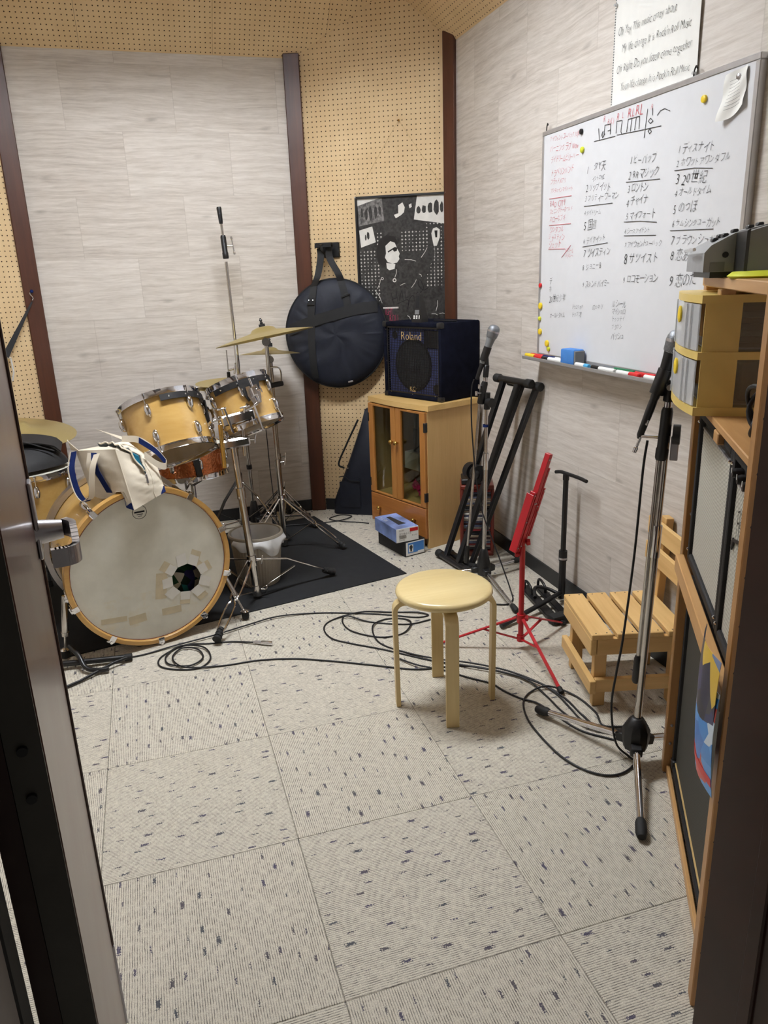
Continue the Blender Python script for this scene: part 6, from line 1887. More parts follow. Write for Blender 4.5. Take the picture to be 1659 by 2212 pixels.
MB().tube(spline([tp_ + UP * 0.045, (1.36, 1.045, 0.05), (1.25, 1.005, 0.035), (1.12, 0.955, 0.022), (1.04, 0.925, 0.014)], 5), 0.0105, 12).build('foot_tube', M['blackm'], t)
MB().tube(spline([tp_ + Vector((0, 0.02, 0.03)), (1.37, 1.14, 0.045), (1.32, 1.155, 0.05), (1.29, 1.10, 0.03)], 5), 0.008, 10).build('foot_tube', M['blackm'], t)
for y, x in ((1.20, 1.305), (1.195, 1.372)):
    MB().tube(spline([(x, y + 0.03, 0.02), (x, y + 0.025, 0.055), (x - 0.002, y, 0.064), (x - 0.004, y - 0.04, 0.05), (x - 0.005, y - 0.05, 0.02)], 5), 0.0062, 10).build('strap_loop', M['blackm'], t)

# slatted pine chair
t = thing('wooden_chair', 'low pine slat chair with a two-rail back by the right wall', 'chair', (1.046, 0.272, 0.001), math.radians(-14.6))
for k in range(4):
    x = 0.035 + k * 0.085
    s_ = MB().box((x, 0.1625, 0.271), (0.070, 0.335, 0.019), 0.0025).build('seat_slat', M['pine'], t, smooth=0)
    for y in (0.008, 0.317):
        for q in (-0.018, 0.018):
            MB().cyl((x + q, y, 0.2804), (x + q, y, 0.2811), 0.0026, n=8).build('nail_head', M['blackm'], s_)
MB().box((0.010, 0.1625, 0.232), (0.020, 0.325, 0.058), 0.002).build('apron', M['pine'], t, smooth=0)
MB().box((0.178, 0.010, 0.232), (0.312, 0.020, 0.058), 0.002).build('apron', M['pinex'], t, smooth=0)
MB().box((0.178, 0.315, 0.232), (0.312, 0.020, 0.058), 0.002).build('apron', M['pinex'], t, smooth=0)
for x, y in ((0.042, 0.035), (0.042, 0.29), (0.30, 0.035), (0.30, 0.29)):
    MB().box((x, y, 0.13), (0.042, 0.028, 0.26), 0.002).build('leg', M['pinez'], t, smooth=0)
MB().box((0.010, 0.1625, 0.088), (0.020, 0.345, 0.048), 0.002).build('lower_rail', M['pine'], t, smooth=0)
MB().box((0.178, 0.010, 0.088), (0.312, 0.020, 0.048), 0.002).build('lower_rail', M['pinex'], t, smooth=0)
MB().box((0.178, 0.315, 0.088), (0.312, 0.020, 0.048), 0.002).build('lower_rail', M['pinex'], t, smooth=0)
for y in (0.035, 0.290):
    MB().bar((0.332, y, 0.19), (0.350, y, 0.575), 0.028, 0.042, (1, 0, 0), 0.002).build('back_post', M['pinez'], t, smooth=0)
for z, dx in ((0.43, 0.0), (0.525, 0.004)):
    MB().bar((0.318 + dx, -0.005, z), (0.318 + dx, 0.372, z), 0.016, 0.066, (1, 0, 0), 0.002).build('back_slat', M['pine'], t, smooth=0)

# round birch stool
sx_, sy_ = 0.620, 0.500
t = thing('stool', 'round birch stool with four bent plywood legs', 'stool', (sx_, sy_, 0.001))
MB().lathe([(0.0, 0.4025), (0.150, 0.4025), (0.159, 0.408), (0.1625, 0.416), (0.160, 0.425), (0.151, 0.431), (0.0, 0.431)], (0, 0, 0), (0, 0, 1), 72).build('seat', M['birch'], t, smooth=50)
for px, py in ((-0.167, 0.034), (-0.04, -0.174), (0.166, -0.04), (0.04, 0.18)):
    e = Vector((px, py, 0)).normalized()
    sd_ = Vector((-e.y, e.x, 0))
    prof = [(0.172, 0.0), (0.1745, 0.34)] + [(0.1365 + 0.038 * math.cos(a), 0.356 + 0.038 * math.sin(a)) for a in [PI / 2 * k / 8 for k in range(9)]] + [(0.07, 0.394)]
    inn = [(0.157, 0.0), (0.1595, 0.34)] + [(0.1365 + 0.023 * math.cos(a), 0.356 + 0.023 * math.sin(a)) for a in [PI / 2 * k / 8 for k in range(9)]] + [(0.07, 0.379)]
    poly = prof + inn[::-1]
    mb = MB()
    n_ = len(prof)
    vs = []
    for s_ in (-1, 1):
        vs += [e * r + UP * z + sd_ * 0.021 * s_ for r, z in prof + inn]
    fs = []
    o_ = 2 * n_
    for i in range(n_ - 1):
        fs.append((i, i + 1, o_ + i + 1, o_ + i))
        fs.append((n_ + i + 1, n_ + i, o_ + n_ + i, o_ + n_ + i + 1))
        fs.append((i + 1, i, n_ + i, n_ + i + 1))
        fs.append((o_ + i, o_ + i + 1, o_ + n_ + i + 1, o_ + n_ + i))
    fs += [(0, n_, o_ + n_, o_)[::-1], (n_ - 1, 2 * n_ - 1, o_ + 2 * n_ - 1, o_ + n_ - 1)]
    mb.add(vs, fs)
    mb.build('leg', M['birchz'], t, smooth=30)
MB().lathe([(0.0, 0.394), (0.10, 0.394), (0.10, 0.403), (0.0, 0.403)], (0, 0, 0), (0, 0, 1), 32).build('seat_block', M['cabtop'], t, smooth=30)
BOARD_TEXT = [
 ('アイウォントユーバック JUJU',1.374,1.928,1.145,1.916,'r'),
 ('バーニングラブ New',1.372,1.89,1.148,1.877,'r'),
 ('デイドリームビリーバー',1.362,1.849,1.151,1.839,'r'),
 ('トラベリンバンド',1.359,1.797,1.18,1.797,'r'),
 ('プラウドメアリ',1.361,1.767,1.235,1.761,'r'),
 ('アンチェインマイハート',1.359,1.732,1.184,1.725,'r'),
 ('BAD CITY',1.359,1.68,1.231,1.679,'r'),
 ('スピニングトーホールド',1.36,1.65,1.178,1.652,'r'),
 ('スローなブギ',1.358,1.621,1.227,1.621,'r'),
 ('ワンダフル',1.355,1.579,1.24,1.577,'r'),
 ('ジャスティン',1.362,1.551,1.233,1.548,'r'),
 ('ジェット',1.36,1.52,1.261,1.52,'r'),
 ('サンコール',1.225,1.494,1.16,1.491,'r'),
 ('メドレー',1.223,1.475,1.158,1.473,'r'),
 ('1',1.084,1.776,1.074,1.775,'k'),
 ('ダY天',1.036,1.783,0.958,1.781,'k'),
 ('イントロMC',1.044,1.742,0.962,1.74,'k'),
 ('2 リップイット',1.084,1.713,0.922,1.704,'k'),
 ('3 プリティーウーマン',1.088,1.677,0.866,1.669,'k'),
 ('4 デイドリーム',1.089,1.624,0.974,1.622,'k'),
 ('5 国道',1.089,1.576,0.997,1.575,'k'),
 ('6 テイクイット',1.087,1.523,0.938,1.53,'k'),
 ('7 ツイスティン',1.083,1.477,0.897,1.48,'k'),
 ('8 ジョニーB',1.086,1.426,0.953,1.432,'k'),
 ('9 スタンドバイミー',1.08,1.36,0.892,1.367,'k'),
 ('1 ビーバップ',0.808,1.773,0.662,1.764,'k'),
 ('2 RRマジック',0.811,1.728,0.643,1.72,'k'),
 ('3 ロントン',0.812,1.683,0.699,1.681,'k'),
 ('4 チャイナ',0.815,1.637,0.694,1.64,'k'),
 ('5 マイフォート',0.813,1.594,0.648,1.591,'k'),
 ('6 シースアイドント',0.816,1.544,0.67,1.54,'k'),
 ('7 アイウォントユーバック',0.811,1.498,0.602,1.496,'k'),
 ('8 ザツイスト',0.811,1.449,0.615,1.451,'k'),
 ('9 ロコモーション',0.809,1.379,0.612,1.384,'k'),
 ('1 ディスナイト',0.552,1.771,0.387,1.757,'k'),
 ('2 ホワットアワンダフル',0.555,1.73,0.313,1.718,'k'),
 ('3 20世紀',0.554,1.684,0.403,1.676,'k'),
 ('4 オールドタイム',0.553,1.644,0.385,1.636,'k'),
 ('5 のっぽ',0.556,1.597,0.44,1.599,'k'),
 ('6 サムシングユーガット',0.555,1.552,0.334,1.542,'k'),
 ('7 ブラウンシュガー',0.554,1.501,0.323,1.492,'k'),
 ('8 恋あせ',0.551,1.452,0.431,1.449,'k'),
 ('9 恋のた',0.548,1.374,0.417,1.378,'k'),
 ('デ',1.345,1.372,1.317,1.374,'k'),
 ('ホ',1.346,1.341,1.322,1.343,'k'),
 ('20世紀少年',1.342,1.298,1.204,1.311,'k'),
 ('オールドタイム',1.333,1.23,1.209,1.24,'k'),
 ('ドゥユウォナ',1.153,1.274,1.069,1.276,'k'),
 ('トップオ',1.153,1.242,1.08,1.248,'k'),
 ('のっキリ',1.003,1.278,0.93,1.28,'k'),
 ('ルシール',0.871,1.291,0.781,1.294,'k'),
 ('マイショロ',0.87,1.263,0.783,1.266,'k'),
 ('トゥッティ',0.868,1.237,0.784,1.243,'k'),
 ('ブラウン',0.865,1.209,0.801,1.213,'k'),
 ('バッシュ',0.867,1.173,0.783,1.18,'k'),
 ('R',0.987,1.937,0.974,1.936,'r'),
 ('R(L)',0.959,1.923,0.918,1.92,'r'),
 ('R',0.903,1.927,0.888,1.926,'r'),
 ('L',0.871,1.925,0.857,1.924,'r'),
 ('RLRL',0.838,1.926,0.749,1.923,'r'),
 ('R',0.708,1.922,0.694,1.921,'r'),
]
BOARD_LINES = [
 ('r',[(1.367, 1.702), (1.19, 1.698)]),
 ('r',[(1.361, 1.598), (1.187, 1.594)]),
 ('r',[(1.362, 1.504), (1.225, 1.5)]),
 ('r',[(1.251, 1.467), (1.181, 1.512)]),
 ('k',[(1.095, 1.65), (0.902, 1.645)]),
 ('k',[(1.092, 1.502), (0.92, 1.51)]),
 ('k',[(0.825, 1.706), (0.635, 1.695)]),
 ('k',[(0.824, 1.575), (0.731, 1.572), (0.636, 1.562)]),
 ('k',[(0.819, 1.529), (0.636, 1.521)]),
 ('k',[(0.563, 1.711), (0.469, 1.707), (0.386, 1.696)]),
 ('k',[(0.563, 1.531), (0.359, 1.524)]),
 ('k',[(1.043, 1.87), (0.907, 1.866)]),
 ('k',[(0.897, 1.868), (0.773, 1.861), (0.648, 1.855)]),
 ('k',[(1.016, 1.909), (1.008, 1.867)]),
 ('k',[(0.998, 1.88), (0.986, 1.896), (0.988, 1.873), (0.973, 1.885)]),
 ('k',[(0.978, 1.88), (0.976, 1.913), (0.939, 1.911), (0.939, 1.877)]),
 ('k',[(0.956, 1.891), (0.937, 1.892)]),
 ('k',[(0.903, 1.874), (0.901, 1.913), (0.869, 1.91), (0.874, 1.875), (0.865, 1.865)]),
 ('k',[(0.839, 1.868), (0.833, 1.907), (0.768, 1.905), (0.768, 1.865)]),
 ('k',[(0.812, 1.905), (0.818, 1.866)]),
 ('k',[(0.787, 1.904), (0.793, 1.866)]),
 ('k',[(0.726, 1.919), (0.736, 1.833)]),
 ('k',[(0.719, 1.881), (0.707, 1.888), (0.693, 1.877), (0.707, 1.872), (0.719, 1.881)]),
 ('k',[(0.716, 1.851), (0.707, 1.856), (0.698, 1.847), (0.707, 1.841), (0.716, 1.851)]),
 ('k',[(0.699, 1.916), (0.698, 1.895)]),
 ('k',[(0.672, 1.89), (0.657, 1.901), (0.636, 1.903), (0.608, 1.891)]),
]
SHEET_TEXT = [
 ('Oh Yey This music crazy about',0.941,2.198,0.627,2.189),
 ("My life change It is Rock'n Roll Music",0.914,2.142,0.552,2.127),
 ('Oh Right Do you listen come together',0.939,2.083,0.541,2.068),
 ("Your life change It is Rock'n Roll Music",0.911,2.024,0.543,2.003),
]
# ------------------------------------------------------------------ whiteboard on the right wall
BX = 1.4515
by0, by1, bz0, bz1 = 0.232, 1.438, 1.052, 1.966
t = thing('whiteboard', 'white magnetic whiteboard covered with Japanese song lists on the right wall', 'whiteboard', (1.475, (by0 + by1) / 2, bz0), world=True)
MB().box((1.4635, (by0 + by1) / 2, (bz0 + bz1) / 2), (0.022, by1 - by0 - 0.01, bz1 - bz0 - 0.01)).build('board', M['white'], t, smooth=0)
for a, b, c_, d_ in ((by0, by1, bz1 - 0.018, bz1), (by0, by1, bz0, bz0 + 0.016), (by0, by0 + 0.018, bz0 + 0.016, bz1 - 0.018), (by1 - 0.016, by1, bz0 + 0.016, bz1 - 0.018)):
    MB().box((1.4625, (a + b) / 2, (c_ + d_) / 2), (0.025, b - a, d_ - c_), 0.002).build('frame_bar', M['alu'], t, smooth=0)
tr = MB().box((1.425, 0.87, 1.046), (0.085, 1.16, 0.006), 0.0015).box((1.384, 0.87, 1.051), (0.004, 1.16, 0.013), 0.001)
tr.build('pen_tray', M['alu'], t, smooth=0)
NB = Vector((-1, 0, 0))
random.seed(21)
ink = {'k': MB(), 'r': MB()}
for text, y0, z0, y1, z1, k in BOARD_TEXT:
    write(MB(), text, (BX, y0, z0), (BX, y1, z1), UP, NB, 0.044, jit=1.0, slant=0.2, hk=1.0, lift=0.0006, hmin=0.0215 if z0 > 1.33 else 0.0165).build('song_title', M['ink' if k == 'k' else 'redink'], t, smooth=0)
for k, pts in BOARD_LINES:
    P = [Vector((BX - 0.0006, a, b)) for a, b in pts]
    mb = MB()
    for p, q in zip(P, P[1:]):
        mb.bar(p, q, 0.0008, 0.0017, (1, 0, 0))
    mb.build('drawn_line', M['ink' if k == 'k' else 'redink'], t, smooth=0)
for y in (1.425, 0.52):
    MB().tube(spline([(1.462, y, 1.966), (1.462, y - 0.002, 1.985), (1.458, y - 0.014, 1.994), (1.455, y - 0.024, 1.986)], 4), 0.0025, 6).build('hanger', M['blackm'], t)
def magnet(y, z, r, mat, label):
    mb = MB().lathe([(r, 0.0), (r, 0.004), (r * 0.92, 0.0065), (r * 0.6, 0.008), (0, 0.0083)], (BX - 0.0002, y, z), NB, 20)
    tag(mb.build('magnet', M[mat], base=False), label, 'magnet', 'whiteboard magnets')
magnet(1.132, 1.918, 0.010, 'black', 'black round magnet near the red list heading on the whiteboard')
magnet(1.120, 1.853, 0.011, 'lime', 'yellow magnet just below the black one on the whiteboard')
magnet(1.419, 1.356, 0.010, 'redp', 'red magnet on the far edge of the whiteboard')
magnet(1.414, 1.270, 0.014, 'yellow', 'large yellow magnet below the red one on the whiteboard edge')
magnet(1.418, 1.216, 0.009, 'lime', 'small lime magnet on the whiteboard edge between two yellow ones')
magnet(1.412, 1.160, 0.013, 'yellow', 'yellow magnet below the small lime one on the whiteboard edge')
magnet(1.347, 1.113, 0.014, 'yellow', 'yellow magnet just above the pen tray end')
magnet(1.332, 1.090, 0.010, 'lime', 'lime magnet touching the markers at the pen tray end')
magnet(0.447, 1.893, 0.011, 'yellow', 'lone yellow magnet beside the pinned note on the whiteboard')
magnet(0.308, 1.922, 0.008, 'steel', 'silver magnet holding the crumpled note')
# crumpled note
def note(u, v):
    y = 0.360 - 0.085 * u + 0.012 * v * (1 - u)
    z = 1.936 + 0.008 * u - (0.118 - 0.02 * u) * v - 0.012 * math.sin(PI * u) * v
    return (BX - 0.0035 - 0.014 * v * v * (0.5 + 0.5 * math.sin(5 * u + 1)) - 0.003 * math.sin(9 * v + 6 * u), y, z)
no = tag(MB().grid(note, 12, 14, 0.0006).build('paper_note', M['paper'], smooth=70, base=False), 'crumpled white note held by a silver magnet on the whiteboard', 'paper')
mb = MB()
for k in range(9):
    v = 0.18 + k * 0.075
    P = [V(note(0.25 + 0.5 * q / 6, v)) + Vector((-0.0007, 0, 0)) for q in range(7)]
    mb.tube(P, 0.0004, 4)
mb.build('faint_writing', M['grey'], no, smooth=0)
# lyric sheet above
sh = MB()
def sheet(u, v):
    y = 0.972 - 0.456 * u
    z = 1.972 + 0.345 * v
    return (1.4695 - 0.003 * math.sin(PI * v) * (0.3 + 0.7 * u) - 0.0005, y, z)
so = tag(sh.grid(sheet, 12, 12, 0.0007).build('lyric_sheet', M['paper'], smooth=70, base=False), 'large white sheet of handwritten English lyrics above the whiteboard', 'paper')
mb = MB()
for text, y0, z0, y1, z1 in SHEET_TEXT:
    write(mb, text, (1.4655, y0, z0), (1.4655, y1, z1), UP, NB, 0.05, jit=0.6, slant=0.22, hk=1.2, lift=0.0010, hmin=0.029)
mb.build('handwriting', M['ink'], so, smooth=0)
mb = MB()
for k in range(40):
    z = 1.978 + k * 0.0083
    mb.box((1.4672, 0.9675, z), (0.0012, 0.004, 0.0042))
ho = mb.build('binding_holes', M['grey'], so, smooth=0)
for y, z in ((0.962, 2.285), (0.52, 1.978)):
    tag(MB().lathe([(0.005, 0), (0.005, 0.004), (0.003, 0.006), (0.0045, 0.010), (0, 0.011)], (1.4665, y, z), NB, 12).build('push_pin', M['film'], base=False), 'clear push pin at the %s corner of the lyric sheet' % ('torn upper' if z > 2.1 else 'lower whiteboard-side'), 'pin', 'pins in the lyric sheet')
# markers and eraser in the tray
def marker(y0, y1, x, body, cap, label, z=1.0585, capfrac=0.38, r=0.0085):
    t = thing('marker_pen', label, 'marker', (x, (y0 + y1) / 2, z - r), world=True, group='markers in the pen tray')
    a, b = Vector((x, y0, z)), Vector((x, y1, z))
    u = (b - a).normalized()
    L = (b - a).length
    MB().tube([a, a + u * 0.002, b - u * L * capfrac], [r * 0.7, r, r], 14).build('barrel', M[body], t)
    MB().tube([b - u * L * capfrac, b - u * 0.003, b], [r * 1.08, r * 1.08, r * 0.75], 14).build('cap', M[cap], t)
    return t
marker(1.36, 1.245, 1.400, 'redp', 'black', 'red marker with black cap lying in the far end of the pen tray')
marker(1.450, 1.372, 1.403, 'yellow', 'yellow', 'short yellow marker at the far tip of the pen tray')
marker(1.44, 1.33, 1.425, 'redp', 'redp', 'red marker behind the yellow one in the pen tray')
marker(1.33, 1.22, 1.425, 'navy', 'navy', 'dark blue marker behind the red one in the pen tray')
marker(1.243, 1.13, 1.402, 'paper', 'paper', 'plain white marker beside the blue eraser', capfrac=0.3)
marker(1.235, 1.14, 1.424, 'paper', 'pink', 'white marker with a pink cap behind the eraser end')
t = thing('eraser', 'blue whiteboard eraser standing in the pen tray', 'eraser', (1.418, 1.082, 1.0495), math.radians(4))
MB().box((0, 0, 0.032), (0.052, 0.092, 0.062), 0.006, 0, 2).build('body', M['blue'], t)
MB().box((0.0, -0.049, 0.030), (0.046, 0.010, 0.056), 0.002).build('felt', M['grey'], t, smooth=0)
marker(1.02, 0.925, 1.400, 'paper', 'sky', 'white marker with a sky blue cap beside the eraser', capfrac=0.3)
marker(0.752, 0.905, 1.401, 'paper', 'black', 'white marker with a black cap in the middle of the pen tray', capfrac=0.34)
marker(0.735, 0.60, 1.399, 'paper', 'redp', 'white marker with red cap and red label', capfrac=0.42)
marker(0.575, 0.45, 1.402, 'paper', 'redp', 'white marker with a red cap at the near end of the tray', capfrac=0.3)
gm = marker(0.795, 0.672, 1.428, 'green', 'green', 'all green marker lying against the whiteboard', z=1.0595)
marker(0.665, 0.55, 1.427, 'redp', 'redp', 'all red marker behind the white ones in the pen tray')

# ------------------------------------------------------------------ wooden rack with amplifiers
RA = math.atan2(-0.8552, -0.5183)
R0 = Vector((1.081, -0.076, 0))
rx = Vector((math.cos(RA), math.sin(RA), 0))
ry = Vector((-math.sin(RA), math.cos(RA), 0))
def rw_(x, y, z):
    return R0 + rx * x + ry * y + UP * z
t = thing('amp_rack', 'home-made wooden rack standing slantwise beside the doorway', 'rack', (R0.x, R0.y, 0.001), RA)
RD = 0.37
for x in (0.0, 0.768):
    for y in (0.018 if x < 0.1 else -0.010, RD):
        po = MB().box((x, y, 0.71), (0.036, 0.036 if y > 0.01 else 0.021, 1.42), 0.002).build('post', M['rack'], t, smooth=0)
        if y < 0.1:
            for z in ([0.10, 0.16, 0.58, 0.80, 1.13] if x < 0.1 else [0.14 + 0.088 * k for k in range(14)]):
                if x < 0.1:
                    MB().ball((x + 0.019, y - 0.004, z), 0.0045, n=8).build('screw', M['steel'], po)
                else:
                    MB().cyl((x + 0.0175, y, z), (x + 0.0186, y, z), 0.0035, n=8).build('peg_hole', M['blackm'], po)
            MB().cyl((x - 0.020, y, 0.70), (x - 0.024, y, 0.70), 0.007, n=10).build('bolt', M['steel'], po)
MB().box((0.40, -0.010, 0.676), (0.70, 0.021, 0.044), 0.002).build('front_beam', M['rackx'], t, smooth=0)
MB().box((0.3875, RD - 0.012, 0.672), (0.73, 0.022, 0.044), 0.002).build('back_beam', M['rackx'], t, smooth=0)
MB().box((0.3875, 0.20, 0.691), (0.73, 0.30, 0.014), 0.001).build('shelf_board', M['rackx'], t, smooth=0)
MB().box((0.40, 0.19, 1.1065), (0.73, 0.40, 0.016), 0.002).build('shelf_board', M['rackx'], t, smooth=0)
MB().box((0.3875, 0.005, 1.083), (0.05, 0.03, 0.024), 0.002).build('cleat', M['rackx'], t, smooth=0)
MB().box((0.41, 0.19, 1.386), (0.76, 0.40, 0.022), 0.002).build('top_board', M['rackx'], t, smooth=0)
MB().box((0.30, 0.0, 1.362), (0.04, 0.03, 0.026), 0.002).build('cleat', M['rackx'], t, smooth=0)
MB().box((0.385, 0.014, 0.014), (0.73, 0.010, 0.026), 0.002).build('bottom_rail', M['rackx'], t, smooth=0)
MB().box((0.3875, RD - 0.012, 0.020), (0.73, 0.02, 0.036), 0.002).build('bottom_rail', M['rackx'], t, smooth=0)

def combo(name, label, x0, x1, y0, d, z0, h, grille, knobs, logo=None, piping=None, panel_h=0.06):
    cx, w_ = (x0 + x1) / 2, x1 - x0
    p = rw_(cx, y0, z0)
    t = thing(name, label, 'amplifier', tuple(p), RA, group='amplifiers in the rack')
    for sx in (-1, 1):
        MB().box((sx * (w_ / 2 - 0.011), d / 2, h / 2), (0.022, d, h), 0.005, 0, 2).build('side_wall', M['tolex'], t)
    for z in (0.011, h - 0.011):
        MB().box((0, d / 2, z), (w_ - 0.044, d, 0.022), 0.004).build('end_wall', M['tolex'], t)
    MB().box((0, d - 0.012, h / 2), (w_ - 0.044, 0.016, h - 0.044)).build('back_board', M['tolex'], t, smooth=0)
    gz1 = h - 0.022 - panel_h
    MB().box((0, 0.014, (0.022 + gz1) / 2), (w_ - 0.044, 0.010, gz1 - 0.022)).build('grille_cloth', M[grille], t, smooth=0)
    if panel_h > 0:
        pn = MB().box((0, 0.018, gz1 + panel_h / 2), (w_ - 0.044, 0.012, panel_h)).build('control_panel', M['black'], t, smooth=0)
        MB().box((0, 0.012, gz1), (w_ - 0.046, 0.010, 0.004)).build('trim_strip', M['alu'], pn, smooth=0)
        for k in range(knobs):
            x = -w_ / 2 + 0.05 + (w_ - 0.09) * k / max(1, knobs - 1)
            MB().lathe([(0.010, 0), (0.010, 0.012), (0.008, 0.020), (0, 0.0205)], (x, 0.012, gz1 + panel_h * 0.58), (0, -1, 0), 14).build('knob', M['black'], pn)
            MB().box((x, -0.0088, gz1 + panel_h * 0.58 + 0.005), (0.003, 0.001, 0.010)).build('knob_pointer', M['paper'], pn, smooth=0)
            MB().box((x, 0.0115, gz1 + 0.010), (0.016, 0.001, 0.006)).build('knob_label', M['paper'], pn, smooth=0)
    if piping:
        for z in (0.030, gz1 - 0.006):
            MB().box((0, 0.0085, z), (w_ - 0.05, 0.006, 0.005)).build('piping', M[piping], t, smooth=0)
    for sx in (-1, 1):
        MB().ball((sx * (w_ / 2 - 0.012), -0.001, h - 0.03), 0.004, n=8).build('screw', M['chrome'], t)
        MB().ball((sx * (w_ / 2 - 0.012), -0.001, 0.03), 0.004, n=8).build('screw', M['chrome'], t)
    return t
combo('guitar_amp', 'black guitar amplifier with a silver woven grille at the far end of the rack', 0.080, 0.512, 0.003, 0.28, 0.6995, 0.390, 'grille1', 0, panel_h=0.020)
t = combo('guitar_amp', 'black guitar amplifier with silver grille, knobs and a script logo', 0.516, 0.800, 0.002, 0.30, 0.6995, 0.394, 'grille1', 5, panel_h=0.042)
mb = MB()
write(mb, 'Fender', (-0.075, 0.006, 0.262), (0.055, 0.006, 0.292), UP, (0, -1, 0), 0.075, jit=0.3, slant=0.35, hk=1.5)
for q in range(3):
    mb.bar((-0.085, 0.006 - 0.0006 * q, 0.225), (0.04, 0.006 - 0.0006 * q, 0.255), 0.006, 0.002, UP)
mb.bar((-0.085, 0.006, 0.226), (-0.098, 0.006, 0.205), 0.010, 0.003, UP)
mb.build('script_logo', M['blackm'], t, smooth=0)
t = combo('bass_amp', 'large black bass amplifier with dark grille on the floor of the rack', 0.025, 0.745, 0.021, 0.32, 0.0285, 0.605, 'grille2', 7, piping='gold', panel_h=0.055)
for z in (0.02, 0.575):
    MB().box((-0.345, 0.012, z), (0.03, 0.03, 0.03), 0.006, 0, 2).build('corner_guard', M['black'], t)

# plastic drawers
def drawer_unit():
    x0, x1, y0, z0 = -0.03, 0.318, -0.045, 1.1155
    p = rw_((x0 + x1) / 2, y0, z0)
    t = thing('storage_box', 'two-tier yellow plastic storage box with clear drawer fronts on the rack', 'storage box', tuple(p), RA)
    w_, d, h = x1 - x0, 0.30, 0.249
    bow = lambda x: -0.020 * (1 - (2 * x / w_) ** 2)
    n = 10
    def slab(z, th, grow=0.0):
        front = [(-w_ / 2 - grow + (w_ + 2 * grow) * i / n, bow(-w_ / 2 + w_ * i / n) - grow) for i in range(n + 1)]
        poly = front + [(w_ / 2 + grow, d), (-w_ / 2 - grow, d)]
        return MB().prism(poly, (0, 0, z), (1, 0, 0), (0, 1, 0), th)
    for z, th in ((0.0, 0.018), (0.118, 0.016), (h - 0.016, 0.016)):
        slab(z, th, 0.004).build('tier_plate', M['yplast'], t, smooth=30)
    MB().ring([(0.055, 0.0), (0.060, 0.0), (0.060, 0.003), (0.055, 0.003)], (0, 0.12, h - 0.001), (0, 0, 1), 40).build('lid_ring', M['yplast'], t)
    for sx in (-1, 1):
        for y0_, y1_ in ((0.004, 0.075), (d - 0.05, d)):
            for z_, zh in ((0.018, 0.100), (0.134, 0.099)):
                MB().box((sx * (w_ / 2 - 0.003), (y0_ + y1_) / 2, z_ + zh / 2), (0.006, y1_ - y0_, zh)).build('side_frame', M['yplast'], t, smooth=0)
        for z_, zh in ((0.018, 0.100), (0.134, 0.099)):
            MB().box((sx * (w_ / 2 - 0.004), (0.075 + d - 0.05) / 2, z_ + zh / 2), (0.003, d - 0.125, zh)).build('side_window', M['filmside'], t, smooth=0)
    for z_ in (0.020, 0.136):
        mb = MB()
        hh = 0.095
        vs, fs = [], []
        for k in (0, 1):
            for i in range(n + 1):
                x = -w_ / 2 + 0.008 + (w_ - 0.016) * i / n
                vs += [(x, bow(x) - 0.004 + 0.003 * k, z_), (x, bow(x) - 0.004 + 0.003 * k, z_ + hh)]
        m_ = 2 * (n + 1)
        for i in range(n):
            fs += [(2 * i, 2 * i + 2, 2 * i + 3, 2 * i + 1), (m_ + 2 * i + 1, m_ + 2 * i + 3, m_ + 2 * i + 2, m_ + 2 * i)]
        mb.add(vs, fs)
        mb.box((0, 0.14, z_ + 0.003), (w_ - 0.03, 0.25, 0.003))
        fo = mb.build('drawer', M['film'], t, smooth=40)
        MB().lathe([(0.017, 0.0), (0.019, 0.004), (0.015, 0.006), (0.0, 0.003)], (0.02, bow(0.02) - 0.004, z_ + 0.068), (0, -1, 0), 20).build('handle_cup', M['yellow'], fo)
        for x in (-w_ / 2 + 0.05, w_ / 2 - 0.05, -0.05, 0.09):
            MB().box((x, bow(x) - 0.0065, z_ + hh / 2), (0.005, 0.003, hh), 0.001).build('front_rib', M['film'], fo, smooth=0)
    random.seed(9)
    return t
drawer_unit()
for k in range(7):
    p = rw_(0.144, 0.13, 1.2545 + k * 0.0125)
    tag(MB().box((p.x, p.y, p.z + 0.0055), (0.29 - 0.006 * (k % 3), 0.20, 0.011), 0.001, RA).build('tape_case', [M['tolex'], M['cone'], M['greyline']][k % 3], smooth=0), '%s flat case, %s up in the upper plastic drawer' % (['black', 'charcoal', 'grey'][k % 3], ['lowest', 'second', 'third', 'fourth', 'fifth', 'sixth', 'seventh'][k]), 'case', 'cases in the upper drawer')
p = rw_(0.144, 0.14, 1.139)
tag(MB().box((p.x, p.y, p.z + 0.042), (0.27, 0.19, 0.082), 0.004, RA).build('dark_pouch', M['cone'], smooth=0), 'dark pouch filling the lower plastic drawer', 'pouch')
# small grey mixer on the top board
p = rw_(0.15, -0.05, 1.3975)
t = thing('mixer', 'grey wedge-shaped mixer desk on the top board of the rack', 'mixer', tuple(p), RA)
pf = [(0.0, 0.012), (0.0, 0.050), (0.012, 0.064), (0.055, 0.086), (0.11, 0.100), (0.30, 0.130), (0.30, 0.012)]
MB().prism(pf, (-0.11, 0, 0), (0, 1, 0), (0, 0, 1), 0.26).build('case', M['lgrey'], t, smooth=30)
MB().prism([(0.06, 0.012), (0.06, 0.084), (0.11, 0.098), (0.30, 0.128), (0.30, 0.012)], (0.1502, 0, 0), (0, 1, 0), (0, 0, 1), 0.10).build('side_cheek', M['grey'], t, smooth=30)
MB().box((0.02, 0.15, 0.006), (0.24, 0.27, 0.012)).build('foot_plate', M['black'], t, smooth=0)
MB().prism([(0.058, 0.013), (0.058, 0.086), (0.064, 0.09), (0.064, 0.013)], (0.1495, 0, 0), (0, 1, 0), (0, 0, 1), 0.103).build('seam', M['black'], t, smooth=0)
